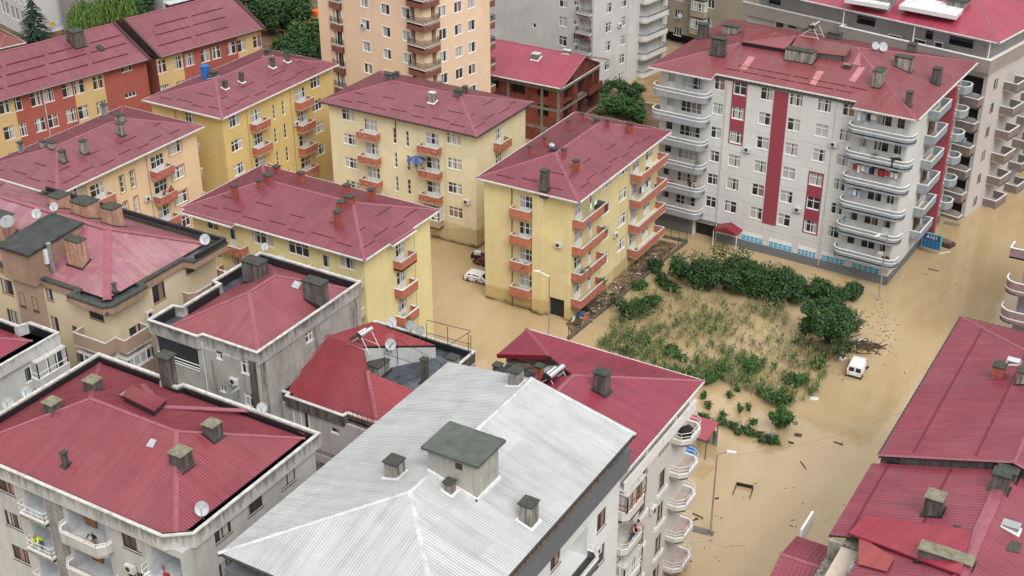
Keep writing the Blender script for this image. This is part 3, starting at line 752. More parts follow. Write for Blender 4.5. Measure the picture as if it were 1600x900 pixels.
# --- C: front yellow block
Cb = Bld('apartment_block', 'bright yellow block directly behind the weathered grey block with parapet roof', 'apartment block', -90.9, 89.7, 21.6, 11.2, 14.5, YEL2, group='yellow blocks with red hip roofs')
CREAMP = plain('cream parapet paint', (.50, .42, .29), .8, 0, .2, 2)
for k in range(4):
    zz = 13.45-3.12*k
    Cb.win('A', 2.7, zz, 1.5, 1.3, 'w2'); Cb.win('A', 5.3, zz-.95, .85, 2.1, 'door', WHITE, 'curtain')
    Cb.balcony('A', 3.4, 7.2, zz-2.15, 1.1, 'box', BALP[1], h=.85)
    for u in (9.3, 13.7): Cb.win('A', u, zz, 2.5, 1.45, 'w3t')
    Cb.win('A', 17.0, zz-.95, .85, 2.1, 'door', WHITE, 'curtain'); Cb.win('A', 19.6, zz, 1.9, 1.3, 'w3')
    Cb.balcony('A', 15.2, 21.4, zz-2.15, 1.1, 'box', CREAMP, h=.9)
    Cb.win('B', 5.9, zz-.97, 1.5, 2.2, 'dw'); Cb.balcony('B', 4.6, 7.3, zz-2.15, 1.0, 'box', BALP[2], cap=WHITE if k else CEMENT, h=.85)
    m = MB(); m.tube((0, -.93, 0), (0, -.93, 2.2), .03); m.build('post', [GALV], Cb.root, Cb.fp('B', 7.0, 0, zz-1.3), Cb.ang('B'))
Cb.walls(); Cb.pipe('A', 8.0, 0, 14.3, GUT)
Cb.hip(14.8, 2.0, RED, e0=6.0, e1=6.0, box=(-.7, -.8, 22.3, 12.0), exts=(('A', .6, 7.2, .5), ('B', 4.0, 8.0, .4)))
for c in [(368, 313, 287, .6, .55, 'brick'), (407, 297, 279, .5, .5, 'brick'), (420, 285, 270, .9, .6, 'brick'), (433, 273, 257, .6, .6, 'brick'), (471, 287, 267, .6, .6, 'brick'), (543, 305, 286, .6, .6, 'brick'),
          (533, 327, 312, .6, .6, 'brick'), (547, 319, 303, .9, .7, 'brick'), (529, 358, 327, .65, .6, 'brick'), (581, 315, 293, .6, .6, 'brick')]: Cb.chimney(*c[:5], style=c[5])

# --- B: upper left yellow block
B_ = Bld('apartment_block', 'ochre yellow block with a blue water tank on its red hip roof', 'apartment block', -116.6, 110.7, 11.3, 21.3, 14.5, YEL3, group='yellow blocks with red hip roofs')
yellow_side(B_, 'B', -.3)
for k in range(4): B_.win('A', 6.1, 13.45-3.12*k, 1.5, 1.3, 'w3t')
B_.walls(); B_.pipe('A', 3.9, 0, 14.3, GALV)
B_.hip(14.8, 1.8, REDP, box=(-.7, -.7, 12.0, 22.0))
for c in [(334, 123, 109, .9, .8, 'dflash'), (352, 139, 125, .5, .5, 'dflash'), (378, 129, 112, .45, .45, 'dflash'), (426, 106, 89, .5, .5, 'dflash'), (419, 88, 76, .8, .7, 'dflash'), (449, 97, 78, .5, .5, 'dflash')]: B_.chimney(*c[:5], style=c[5])

# --- A: peach block, left
A_ = Bld('apartment_block', 'peach block at the left edge, between the stained beige block and the school', 'apartment block', -117.0, 85.6, 11.4, 20.9, 14.5, PEA, group='yellow blocks with red hip roofs')
PKB = plain('pinkish red balcony paint', (.42, .13, .10), .8, 0, .25, 3)
for k in range(4):
    zz = 13.45-3.12*k
    for u in (2.3, 17.3): A_.win('B', u, zz, 1.95, 1.45, 'w3t', trim=plain('dusky pink surround', (.33, .15, .13)))
    for u in (5.3, 14.4): A_.win('B', u, zz-.97, 2.0, 2.2, 'dw'); A_.balcony('B', u-1.4, u+1.4, zz-2.15, 1.1, 'box', PKB, h=.85)
    for u in (8.8, 10.4): A_.win('B', u, zz-1.3, .55, 1.95, 'slot', trim=plain('dusky pink surround', (.33, .15, .13)))
    A_.balcony('C', .6, 3.2, zz-2.15, 1.0, 'box', plain('grey beige parapet', (.35, .29, .24)), h=.85); A_.win('C', 1.9, zz-.97, 1.5, 2.2, 'dw')
A_.walls(); A_.pipe('B', 12.7, 0, 14.3, GALV); A_.pipe('B', 3.7, 0, 14.3, GALV)
A_.hip(14.8, 1.9, REDP, box=(-.7, -.8, 12.2, 21.6))
for c in [(34, 240, 220, .5, .5, 'conc'), (68, 232, 218, .5, .5, 'conc'), (82, 232, 219, .8, .6, 'conc'), (99, 254, 233, .6, .6, 'conc'), (132, 240, 217, .6, .6, 'conc'), (165, 182, 161, .6, .6, 'conc'), (187, 190, 176, .9, .8, 'conc'), (190, 212, 190, .6, .6, 'conc')]: A_.chimney(*c[:5], style=c[5])

# --- W: the long white block
WH = wallmat('white grey render', (.62, .63, .62), (.22, .22, .21), amt=.22, mud=0, streak=.25)
GREYB = plain('blue grey balcony paint', (.27, .30, .335), .6, 0, .15, 2)
CRIM = plain('crimson paint', (.30, .045, .07), .6, 0, .1)
W_ = Bld('apartment_block', 'long white block with crimson strips and rounded grey balconies', 'apartment block', -61.0, 137.75, 29.5, 19.6, 20.3, WH, R(-2.3))
FZ = [17.9-2.95*k for k in range(6)]
for k, fl in enumerate(FZ):
    zz = fl+1.75
    for u in (9.9, 13.15, 16.65, 19.95): W_.win('A', u, zz, 1.5, 1.45, 'w2t')
    W_.win('A', 7.35, zz, 1.3, 1.35, 'w2t'); W_.win('A', 22.7, zz, 1.35, 1.35, 'w2t')
    W_.win('A', 4.0, fl+1.3, 2.6, 1.5, 'w4'); W_.win('A', 1.3, fl+1.1, .9, 2.0, 'door', WHITE, 'dark' if k > 1 else 'curtain')
    W_.win('A', 24.8, fl+1.05, .9, 2.0, 'door', WHITE, 'dark' if k > 2 else 'curtain'); W_.win('A', 26.8, fl+1.4, 1.6, 1.2, 'w2', pane='dark'); W_.win('A', 28.6, fl+1.05, .85, 2.0, 'door', WHITE, 'dark')
    W_.balcony('A', -.6, 6.5, fl, 1.6, 'round', GREYB, h=.72, cap=WHITE, drop=.25)
    W_.balcony('A', 23.2, 30.5, fl, 1.6, 'round', GREYB, h=.72, cap=WHITE, drop=.25)
    W_.win('B', 3.2, zz, 1.1, 1.2, 'w2t'); W_.win('B', 18.4, zz-.5, 1.1, 1.9, 'door', BRF, 'dark')
    W_.win('B', 9.2, fl+1.2, 3.0, 2.1, 'w4', BRF if k % 2 else None); W_.win('B', 14.0, fl+1.2, 1.8, 1.8, 'w3')
    W_.balcony('B', 6.8, 11.6, fl, 1.2, 'box', GREYB, h=.95, cap=WHITE)
    W_.balcony('B', 12.7, 15.6, fl, .8, 'box', GREYB, h=.95, cap=WHITE)
    W_.balcony('B', 17.3, 19.5, fl-.3, 1.5, 'cham', GREYB, h=.9, cap=WHITE)
STRIPB = plain('sky blue glass panels', (.06, .36, .58), .25, 0, .2)
for u0, u1 in ((8.9, 10.6), (11.3, 13.0), (13.0, 13.0)): pass
for k_, (a, b2, c2, d2) in enumerate([(1159, 365, 1192, 371), (1202, 371, 1238, 381), (1247, 383, 1275, 391), (1284, 393, 1320, 402), (1332, 405, 1375, 415)]):
    u0, _ = W_.uz('A', a, b2); u1, _ = W_.uz('A', c2, d2)
    W_.holes['A'].append((u0, u1, 1.1, 2.35, .12, True))
W_.hole('A', 5.3, 8.3, -.8, 1.9, .8, 'dark')
W_.walls()
for k_, (a, b2, c2, d2) in enumerate([(1159, 365, 1192, 371), (1202, 371, 1238, 381), (1247, 383, 1275, 391), (1284, 393, 1320, 402), (1332, 405, 1375, 415)]):
    u0, _ = W_.uz('A', a, b2); u1, _ = W_.uz('A', c2, d2); m = MB()
    m.box(u0, .03, 1.12, u1, .1, 1.75, 0); m.box(u0, .03, 1.75, u1, .1, 2.33, 1)
    n = 5
    for i in range(n+1): x = u0+(u1-u0)*i/n; m.box(x-.03, .0, 1.12, x+.03, .031, 2.33, 1)
    m.box(u0, .01, 1.42, u1, .025, 1.45, 1)
    m.build('shop_window', [STRIPB, PVC], W_.root)
GBAND = wallmat('grey plinth render', (.17, .18, .19), amt=.4, streak=.4)
m = MB(); m.box(8.45, -.05, -.8, 29.6, -.003, 1.08); m.box(29.503, -.05, -.8, 29.56, 19.7, 1.08); m.box(-.06, -.05, -.8, 5.2, -.003, 2.4); m.box(-.06, -.05, 2.0, 9.4, -.004, 2.42); m.build('plinth', [GBAND], W_.root)
# crimson strips: frames round windows, so built as pieces between them
def strip(u0, u1, z0, z1, wins, mat, name='cladding_strip'):
    m = MB(); o = .045; cuts = [z0]
    for zc in sorted(wins): cuts += [zc-.80, zc+.73]
    cuts.append(z1)
    for i in range(0, len(cuts), 2): m.box(u0, -o, cuts[i], u1, -.003, cuts[i+1])
    for zc in wins: m.box(u0, -o, zc-.80, u0+.14, -.003, zc+.73); m.box(u1-.14, -o, zc-.80, u1, -.003, zc+.73)
    m.build(name, [mat], W_.root)
strip(9.0, 10.8, FZ[2]+.85, 20.3, [FZ[i]+1.75 for i in (0, 1, 2)], SLAT)
strip(14.05, 15.75, FZ[5]+.75, 20.3, [], SLAT)
strip(19.05, 20.85, FZ[5]+.85, FZ[3]+2.65, [FZ[i]+1.75 for i in (3, 4, 5)], SLAT)
W_.slabpart('cladding_strip', 'B', 11.75, 12.55, .6, 20.2, 1.45, SLAT)
W_.pipe('A', 8.35, .3, 20.2); W_.pipe('A', 21.4, .3, 20.2)
for fl in FZ[1:]:
    m = MB(); m.box(7.0, -.006, fl-.03, 23.0, -.001, fl+.0); m.build('joint_line', [plain('joint line grey', (.36, .36, .36))], W_.root)  # thin grey joint lines at the floor levels
ze, hr, yb = 20.7, 2.9, -1.55; x0, x1, y1 = -1.1, 30.7, 20.5; ym = (yb+y1)/2; T2 = (y1-yb)/2; sl = hr/T2
xl, xr = 7.0, 23.6; ya = -.35; V3 = Vector; r0, r1 = V3((x0+T2, ym, ze+hr)), V3((x1-T2, ym, ze+hr))
zt = lambda y: ze+sl*(y-yb)
polys = [[(x0, yb, ze), (xl, yb, ze), (xl, yb+(xl-x0), zt(yb+xl-x0))],
         [(xl, ya, zt(ya)), (xr, ya, zt(ya)), (xr, yb+(x1-xr), zt(yb+x1-xr)), tuple(r1), tuple(r0), (xl, yb+(xl-x0), zt(yb+xl-x0))],
         [(xr, yb, ze), (x1, yb, ze), (xr, yb+(x1-xr), zt(yb+x1-xr))],
         [(x1, yb, ze), (x1, y1, ze), tuple(r1)], [(x1, y1, ze), (x0, y1, ze), tuple(r0), tuple(r1)], [(x0, y1, ze), (x0, yb, ze), tuple(r0)]]
REDO = roofmat('orange red roof sheet', (.235, .052, .062), rough=.3, fade=.35, pale=(.29, .11, .12))
W_.roof(polys, REDO, .26, caps=[(r0, r1), ((x0, yb, ze), r0), ((x1, yb, ze), r1), ((x1, y1, ze), r1), ((x0, y1, ze), r0)],
        gut=[((x0, yb, ze), (xl, yb, ze)), ((xl, ya, zt(ya)), (xr, ya, zt(ya))), ((xr, yb, ze), (x1, yb, ze)), ((x1, yb, ze), (x1, y1, ze)), ((x0, yb, ze), (x0, y1, ze))],
        guards=[((a, y, zt(y)+.02), (a+1.9, y, zt(y)+.02)) for y, st in ((.9, 0.), (1.9, 1.2)) for a in [7.5+st+i*2.2 for i in range(7)]])
for c in [(1122, 88, 56, 1.7, .8, 'dark'), (1075, 66, 30, 1.1, 1.1, 'dark'), (1098, 62, 34, 1.1, 1.0, 'dark'), (1142, 56, 36, 2.0, .9, 'conc'), (1250, 98, 72, 3.3, 1.1, 'conc'), (1372, 134, 104, .9, 1.7, 'conc'), (1411, 110, 84, 2.0, .9, 'conc'),
          (1462, 132, 103, .9, .9, 'dark'), (1419, 166, 141, .6, .6, 'dark'), (1304, 64, 47, 1.6, .9, 'dark'), (1424, 84, 65, .9, .9, 'dark'), (1323, 106, 100, .7, .5, 'lich')]: W_.chimney(*c[:5], style=c[5])
# low dormer roof with dark gap, patch sheets and a skylight box on the slope
def roof_slab(b, name, pts_px, lift, mat, th=.08, under=None, zdef=None):
    P = []
    for px, py in pts_px:
        p = b.on_roof(px, py, zdef); P.append(p+Vector((0, 0, lift)))
    if under:
        m = MB()
        for i in range(4):
            a, c2 = P[i].lerp(sum(P, Vector())/4, .04), P[(i+1) % 4].lerp(sum(P, Vector())/4, .04); d = Vector((0, 0, lift+.15))
            m.face([a-d, c2-d, c2-Vector((0, 0, th)), a-Vector((0, 0, th))])
        m.build(name+'_wall', [under], b.root)
    m = MB(); dn = Vector((0, 0, -th)); e = (P[1]-P[0]).normalized(); up = (P[3]-P[0]).normalized()
    m.face(P, 0, [((p-P[0]).dot(e), (p-P[0]).dot(up)) for p in P]); m.face([p+dn for p in reversed(P)])
    for i in range(4): a, c2 = P[i], P[(i+1) % 4]; m.face([a+dn, c2+dn, c2, a])
    return m.build(name, [mat], b.root)
roof_slab(W_, 'dormer_roof', [(1158, 72), (1228, 84), (1244, 62), (1166, 50)], .55, REDO, under=BLACK)
roof_slab(W_, 'dormer_roof', [(1232, 86), (1320, 97), (1332, 80), (1246, 66)], .7, roofmat('rusty brown roof sheet', (.17, .04, .035)), under=CONCD)
for q in [[(1156, 108), (1166, 110), (1180, 90), (1170, 88)], [(1264, 132), (1274, 134), (1288, 112), (1277, 111)], [(1326, 127), (1336, 129), (1352, 106), (1341, 105)], [(1332, 100), (1344, 103), (1354, 82), (1343, 82)]]:
    roof_slab(W_, 'roof_patch', q, .04, plain('pale pink translucent sheet', (.42, .16, .17), .3), .03)
# entrance canopy
m = MB(); u0, _ = W_.uz('A', 1117, 357, 1.2); u1, _ = W_.uz('A', 1154, 367, 1.2); um = (u0+u1)/2
for s_, mi in ((0, 0),):
    m.face([(u0, -1.7, 2.35), (um, -1.7, 2.95), (um, 0, 2.95), (u0, 0, 2.35)]); m.face([(um, -1.7, 2.95), (u1, -1.7, 2.35), (u1, 0, 2.35), (um, 0, 2.95)])
    m.face([(u0, -1.7, 2.27), (um, -1.7, 2.87), (um, 0, 2.87), (u0, 0, 2.27)]); m.face([(um, -1.7, 2.87), (u1, -1.7, 2.27), (u1, 0, 2.27), (um, 0, 2.87)])
    m.face([(u0, -1.7, 2.2), (u1, -1.7, 2.2), (u1, -1.7, 2.35), (um, -1.7, 2.95), (u0, -1.7, 2.35)])
cn = m.build('entrance_canopy', [plain('dark red canopy', (.20, .02, .03), .4)], W_.root)
for x in (u0+.05, u1-.05): m = MB(); m.tube((x, -1.62, -.8), (x, -1.62, 2.3), .05); m.build('post', [WHITE], cn)

# ================================================================== NEAR ROW (parapet roofs)
V = Vector
COPE = plain('weathered white coping', (.50, .49, .46), .7, 0, .3, 2)
def parapet(b, pts, z0, z1, t=.25, mat=None, cap=None, inner=None, name='roof_parapet', capw=.25):
    """closed parapet ring, pts counter-clockwise in building-local plan"""
    m = MB(); m.pathwall(pts, t, z0, z1, 0, True); o = m.build(name, [mat], b.root)
    c = Vector((sum(p[0] for p in pts)/len(pts), sum(p[1] for p in pts)/len(pts)))
    m = MB(); m.pathwall([(p[0]+(.05 if p[0] > c.x else -.05), p[1]+(.05 if p[1] > c.y else -.05)) for p in pts], capw, z1+.002, z1+.09, 0, True)
    m.build('coping', [cap or CEMENT], o)
    m = MB(); q = []
    n = len(pts)        # bituminous upstand on the inside and the gutter floor
    ins = [(p[0]+(-t-.02 if p[0] > c.x else t+.02), p[1]+(-t-.02 if p[1] > c.y else t+.02)) for p in pts]
    m.pathwall(ins, .04, z0+.05, z1-.03, 0, True); m.prism(ins, z0+.04, z0+.1, 0)
    m.build('bitumen_lining', [BLACK], o)
    return o
WETB = plain('wet bitumen', (.06, .07, .085), .12, 0, .5, 1.2)

# --- J : grey weathered block with smooth hip roof
GRW = wallmat('raw grey render', (.40, .39, .365), (.05, .045, .04), amt=.9, streak=.95, top=17.6)
J = Bld('apartment_block', 'weathered grey block with two tall concrete chimneys on a hip roof inside a parapet', 'apartment block', -73.7, 66.9, 10.7, 13.8, 16.7, GRW)
for k in range(4):
    J.win('A', 6.9, 17.0-.6-3.1*k, .6, .6, 'w2', pane='dark'); J.win('A', 10.0-.35, 16.2-3.1*k, 1.1, 1.3, 'w2t')
J.win('B', 6.7, 15.9, .9, .9, 'w2t')
J.hole('A', .15, 4.6, 14.1, 16.3, 2.2, 'dark')
J.walls(); J.pipe('A', 5.25, 4, 17.2, GUT); J.pipe('A', 7.3-1.2, 4, 15.8, CONC, .06, .04)
m = MB()
for zz in (14.25, 14.5, 14.8): m.tube((.1, -.05, zz), (4.65, -.05, zz), .04, 6)
m.build('railing', [WHITE], J.root)
J.slabpart('corner_pier', 'A', 10.1, 10.75, -.8, 17.0, .12, CONCD)
for a, b2 in ((.5, 1.1), (7.3, 8.0), (12.2, 13.2)): J.slabpart('concrete_column', 'B', a, b2, 0, 17.0, .05, CONC)
parapet(J, [(-.3, -.3), (5.0, -.3), (5.2, .15), (10.85, .15), (10.85, 13.9), (-.3, 13.9), (-.3, 7.4), (.55, 7.3), (.55, 2.9), (-.3, 2.7)], 16.6, 17.75, .28, GRW, COPE)
m = MB(); m.box(.16, .12, 14.5, 4.59, .17, 16.29); m.build('loggia_glazing', [PANE['dark']], J.root)
m = MB(); m.box(-.05, .0, 16.86, 5.0, 2.6, 16.9); m.box(0, 7.6, 16.86, 1.0, 13.5, 16.9); m.build('wet_gutter', [WETB], J.root)
REDJ = roofmat('smooth dark red roof sheet', (.27, .062, .078), rough=.35, fade=.45, pale=(.34, .13, .145))
J.hip(17.05, 2.3, REDJ, box=(1.0, 1.1, 10.3, 13.4), ribs=.32, rh=.012, guards=False, gut=()) if False else None
def hipx(b, box, z, hr, mat, e0, e1, **kw):
    x0, y0, x1, y1 = box; L, T = x1-x0, y1-y0; V = lambda x, y, zz: Vector((x, y, zz))
    a, bb, c, d = V(x0, y0, z), V(x1, y0, z), V(x1, y1, z), V(x0, y1, z)
    if L >= T: r0, r1 = V(x0+e0, (y0+y1)/2, z+hr), V(x1-e1, (y0+y1)/2, z+hr); polys = [[a, bb, r1, r0], [c, d, r0, r1], [d, a, r0], [bb, c, r1]]; E4 = (d, a, bb, c)
    else: r0, r1 = V((x0+x1)/2, y0+e0, z+hr), V((x0+x1)/2, y1-e1, z+hr); polys = [[bb, c, r1, r0], [d, a, r0, r1], [a, bb, r0], [c, d, r1]]; E4 = (a, bb, c, d)
    b.roof(polys, mat, caps=[(r0, r1), (E4[0], r0), (E4[1], r0), (E4[2], r1), (E4[3], r1)], **kw)
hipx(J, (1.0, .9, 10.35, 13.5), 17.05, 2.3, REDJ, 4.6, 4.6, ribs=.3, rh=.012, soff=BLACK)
for c in [(400, 440, 401, 1.9, 1.2, 'dark'), (495, 478, 433, 1.9, 1.0, 'dark')]: J.chimney(*c[:5], style=c[5])
roof_slab(J, 'skylight', [(455, 450), (466, 454), (471, 444), (461, 440)], .12, GALV)

# --- M : ribbed wet red roof and black terrace
GRM = wallmat('grey mauve render', (.46, .42, .41), (.06, .055, .05), amt=.5, streak=.7, top=12.6)
M_ = Bld('apartment_block', 'grey block with a wet ribbed crimson half roof and a black roof terrace', 'apartment block', -62.9, 69.4, 10.2, 13.5, 11.9, GRM)
for k in range(3):
    M_.win('A', 2.2, 10.8-3*k, 2.4, 1.6, 'w3'); M_.win('A', 8.3, 10.6-3*k, 1.6, 1.6, 'w2'); M_.win('A', 5.3, 10.9-3*k, .8, .5, 'w1', pane='dark')
    M_.balcony('A', 3.4, 7.2, 8.2-3*k, .9, 'box', GRM, h=1.0, parh=.5, rail=IRON)
M_.walls()
parapet(M_, [(.6, -.2), (6.4, -.2), (6.5, .3), (10.2, .3), (10.2, 13.5), (-.3, 13.5), (-.3, .2), (.5, .2)], 11.8, 12.75, .25, CONCD, CEMENT)
REDM = roofmat('rain wet red roof sheet', (.34, .042, .055), rough=.18, fade=.3, pale=(.36, .1, .12))
ap = M_.loc(at(572, 590, 14.7)); e_l = M_.loc(at(490, 522, 14.7))
polys = [[(-.1, .3, 12.2), (9.3, .3, 12.2), tuple(ap), (ap.x-1.0, 6.6, 14.9), (-.1, 6.6, 14.9)], [(9.3, .3, 12.2), (9.0, 5.4, 12.6), (ap.x+1.5, 6.0, 14.2), tuple(ap)],
         [(-.1, 6.6, 14.9), (5.2, 6.6, 14.9), (8.0, 12.2, 13.0), (-.1, 12.9, 12.7)]]
M_.roof([[(-.1, .3, 12.3), (9.4, .3, 12.3), (6.0, 4.0, 14.5), (3.4, 6.8, 14.7), (-.1, 6.8, 14.7)]], REDM, .25, .045, caps=[((9.4, .3, 12.3), (5.9, 4.0, 14.5))], gutm=DARKG, soff=BLACK)
M_.roof([[(9.4, .3, 12.3), (9.2, 5.6, 12.9), (6.0, 4.0, 14.5)]], REDM, .25, .045, soff=BLACK)
M_.roof([[(-.1, 6.8, 14.7), (3.4, 6.8, 14.7), (7.2, 11.9, 13.3), (-.1, 12.9, 13.0)]], REDM, .25, .03, caps=[((-.1, 6.8, 14.7), (3.4, 6.8, 14.7))], soff=BLACK)
m = MB(); m.face([(6.0, 4.1, 12.), (9.2, 5.6, 12.), (9.2, 5.6, 12.7), (6.0, 4.1, 14.3)]); m.face([(3.45, 6.75, 12.), (3.45, 6.75, 14.5), (6., 4.05, 14.3), (6., 4.05, 12.)]); m.build('dark_terrace_wall', [CONCD], M_.root)
m = MB(); m.face([(3.4, 6.8, 12.), (7.2, 11.9, 12.), (7.2, 11.9, 13.1), (3.4, 6.8, 14.5)])
m.build('terrace_wall', [wallmat('white plaster dirty', (.55, .55, .55), amt=.5)], M_.root)
m = MB(); m.box(3.5, .6, 12.0, 9.9, 13.2, 12.06); m.build('terrace_floor', [WETB], M_.root)
for c in [(498, 508, 492, 1.8, 1.2, 'dark'), (591, 587, 560, 1.3, 1.6, 'conc'), (664, 599, 558, .5, .5, 'dark'), (708, 588, 554, .8, .8, 'lflash')]: M_.chimney(*c[:5], style=c[5], zdef=12.1)
m = MB()
def wl(*p): return [M_.loc(at(x, y, z)) for x, y, z in p]
for a, b2 in (((666, 500, 14.9), (735, 517, 14.9)), ((667, 520, 13.7), (736, 538, 13.7)), ((700, 540, 13.8), (735, 518, 14.9))):
    p, q = wl(a, b2); m.tube(p, q, .03, 5)
for x, y in ((667, 535), (700, 542), (732, 551), (736, 555)):
    p, = wl((x, y, 12.8)); m.tube(p, p+V((0, 0, 2.0)), .03, 5)
for i in range(22):
    p = M_.loc(at(668+i*3.1, 536+i*.85, 12.8)); m.tube(p, p+V((0, 0, .9)), .012, 4, caps=False)
m.build('terrace_railing', [IRON], M_.root)
m = MB(); P_ = wl((600, 552, 14.8), (660, 572, 14.8), (690, 568, 14.8), (620, 530, 14.8))
for i in range(4): m.tube(P_[i], P_[(i+1) % 4], .025, 5); m.tube(P_[i], (P_[i].x, P_[i].y, 12.2), .025, 5)
m.build('pergola_frame', [IRON], M_.root)
m = MB(); m.tube((6.6, .1, 13.4), (10.1, .15, 13.4), .02, 4)
for i in range(8): m.tube((6.6+i*.5, .15, 12.7), (6.6+i*.5, .15, 13.4), .015, 4)
m.build('front_railing', [IRON], M_.root)

# --- I : big block bottom left
IW = wallmat('pale grey stained render', (.52, .515, .49), (.09, .085, .075), amt=.55, streak=.65, top=18.0)
I_ = Bld('apartment_block', 'large pale grey block in the bottom left corner under a ribbed red hip roof', 'apartment block', -72.6, 46.5, 20.9, 13.4, 17.2, IW)
uA = lambda px, py: I_.uz('A', px, py)
for k in range(3):
    dz = -3.05*k
    for px, py in ((8, 758), (205, 848)): u, z = uA(px, py); I_.win('A', u, z+dz, 1.7, 1.35, 'w3', BRF, 'mid')
    u, z = uA(17, 808); I_.win('A', u, z+dz-0, 1.7, 1.35, 'w3', BRF) if False else None
    for px, py in ((397, 777), (449, 736), (347, 818)): u, z = I_.uz('B', px, py); I_.win('B', u, z+dz-.55, 1.6, 1.35, 'w2', BRF, 'mid')
I_.win('A', 4.5-1.6, 16.4, .1, .1, 'w1') if False else None
# loggias on the front
LOG = plain('loggia plaster', (.46, .48, .50), .8, 0, .15, 2)
I_.holes['A'] += [(6.4, 8.3, 14.75-3.05*k, 17.0-3.05*k, 1.3, True) for k in range(4)]
I_.holes['A'] += [(10.5, 14.0, 14.6-3.05*k, 16.9-3.05*k, 1.3, True) for k in range(4)]
I_.holes['A'] += [(18.0, 20.6, 14.1-3.05*k, 16.6-3.05*k, 2.2, True) for k in range(4)]
I_.reveal = LOG
I_.walls()
for k in range(3):
    z = 14.75-3.05*k
    I_.balcony('A', 6.1, 8.6, z, .5, 'box', IW, h=1.0, parh=.15, rail=WHITE, cap=WHITE)
    I_.balcony('A', 10.1, 14.4, z-.1, .95, 'cham', IW, h=1.0, parh=.7, rail=WHITE, cap=WHITE)
    I_.balcony('A', 17.5, 21.9, z-.6, 1.0, 'cham', IW, h=1.0, parh=.1, rail=WHITE, cap=WHITE, floor=plain('pale terrace floor', (.5, .5, .52), .4))
    for u, w in ((11.2, 1.0), (13.2, 1.0)):
        m = MB(); m.box(-w/2, 0, 0, w/2, .08, 2.1); o = m.build('loggia_door', [WOODF], I_.root, (u, 1.1, z-.08), 0)
        m = MB(); m.box(-w/2+.12, -.02, .9, w/2-.12, -.003, 1.95); m.build('pane', [PANE['dark']], o)
    m = MB(); m.box(-.4, 0, 0, .4, .06, 2.0); m.build('loggia_door', [BRF], I_.root, (7.6, 1.2, z+.05), 0)
I_.slabpart('wall_buttress', 'A', 8.6, 10.0, -.8, 17.2, .18, concrete('grey concrete render', (.30, .295, .28), amt=.4))
parapet(I_, [(-.35, -.35), (19.6, -.35), (21.2, .9), (21.2, 13.8), (8.4, 13.8), (8.2, 13.3), (6.9, 13.3), (6.7, 13.8), (-.35, 13.8)], 17.1, 18.2, .28, IW, COPE)
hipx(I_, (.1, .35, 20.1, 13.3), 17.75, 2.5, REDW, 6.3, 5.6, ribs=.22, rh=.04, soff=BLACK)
for c in [(146, 610, 588, .95, .95, 'lich'), (83, 645, 622, .95, .95, 'lich'), (333, 683, 656, .95, .95, 'lich'), (284, 729, 699, 1.1, 1.1, 'lich'), (103, 728, 704, .3, .3, 'dark')]: I_.chimney(*c[:5], style=c[5])
roof_slab(I_, 'dormer_roof', [(193, 628), (242, 652), (262, 634), (206, 611)], .55, REDW, under=BLACK)
for q in [(202, 618), (227, 632)]: I_.chimney(q[0], q[1]+6, q[1]-3, .8, .8, 'lich')
roof_slab(I_, 'skylight', [(228, 699), (239, 702), (245, 690), (236, 687)], .1, GALV)
# second wing of the roof towards the grey block: raised flashings
pw = [I_.on_roof(*q, 17.9)+V((0, 0, .03)) for q in ((222, 602), (256, 637), (404, 644), (478, 678))]
for a, c2 in zip(pw, pw[1:]):
    m = MB(); m.bar(a, c2, .4, .07); m.build('valley_flashing', [CAPP], I_.roofobj)
m = MB(); m.box(6.9, 13.0, 17.1, 7.9, 13.75, 20.6); o = m.build('chimney', [CONCD], I_.root); m = MB(); m.box(6.75, 12.85, 20.602, 8.05, 13.9, 20.72); m.build('chimney_cap', [CAPM], o)
# --- S : zinc roof
SW = wallmat('clean white render', (.68, .69, .69), amt=.08, streak=.12)
SGR = wallmat('slate grey render', (.14, .15, .165), amt=.3, streak=.3)
S_ = Bld('apartment_block', 'white and slate grey block under the big silver zinc roof', 'apartment block', -46.5, 46.2, 14.3, 23.0, 18.2, SW)
for k in range(4):
    dz = -3.15*k
    for px in ((940, 812), (868, 872)): u, z = S_.uz('B', *px); S_.win('B', u, z+dz, 1.35, 1.6, 'w2', BRF, 'mid')
    S_.hole('B', 14.3, 18.2, 12.3+dz, 14.9+dz, 1.6, True)
    S_.win('B', 6.5, 14.0+dz, 1.35, 1.6, 'w2', BRF); S_.win('A', 3, 14+dz, 1.5, 1.4, 'w2', BRF); S_.win('A', 9, 14+dz, 1.5, 1.4, 'w2', BRF)
for px in ((942, 765), (857, 838)): u, z = S_.uz('B', *px); S_.win('B', u, z, 1.0, .75, 'w2', BRF, 'dark')
S_.walls()
for k in range(4):
    S_.balcony('B', 14.2, 18.4, 12.2-3.15*k, 1.05, 'cham', SGR, h=1.0, parh=.55, rail=WHITE, cap=WHITE, floor=plain('dark balcony floor', (.05, .05, .05)))
m = MB(); g = .7
for z0_, z1_ in ((16.9, 18.6),): m.pathwall([(-g, -g), (14.3+g, -g), (14.3+g, 23.05), (-g, 23.05)], g, z0_, z1_, 0, True)
m.build('fascia_band', [SGR], S_.root)
m = MB(); m.pathwall([(.4, .4), (13.9, .4), (13.9, 22.8), (.4, 22.8)], .1, 18.2, 19.9, 0, True); m.build('attic_wall', [plain('attic timber', (.15, .09, .05), .8, 0, .4, 2)], S_.root)
m = MB(); m.box(14.35, 5, 18.62, 14.85, 20, 18.72, 0); m.box(14.4, 8, 18.72, 14.6, 18, 18.9, 0); m.build('stored_planks', [plain('weathered planks', (.24, .15, .08), .8, 0, .3, 3)], S_.root)
m = MB()
for i in range(24): m.tube((14.93, .3+i*.95, 18.6), (14.93, .3+i*.95, 19.6), .025, 4)
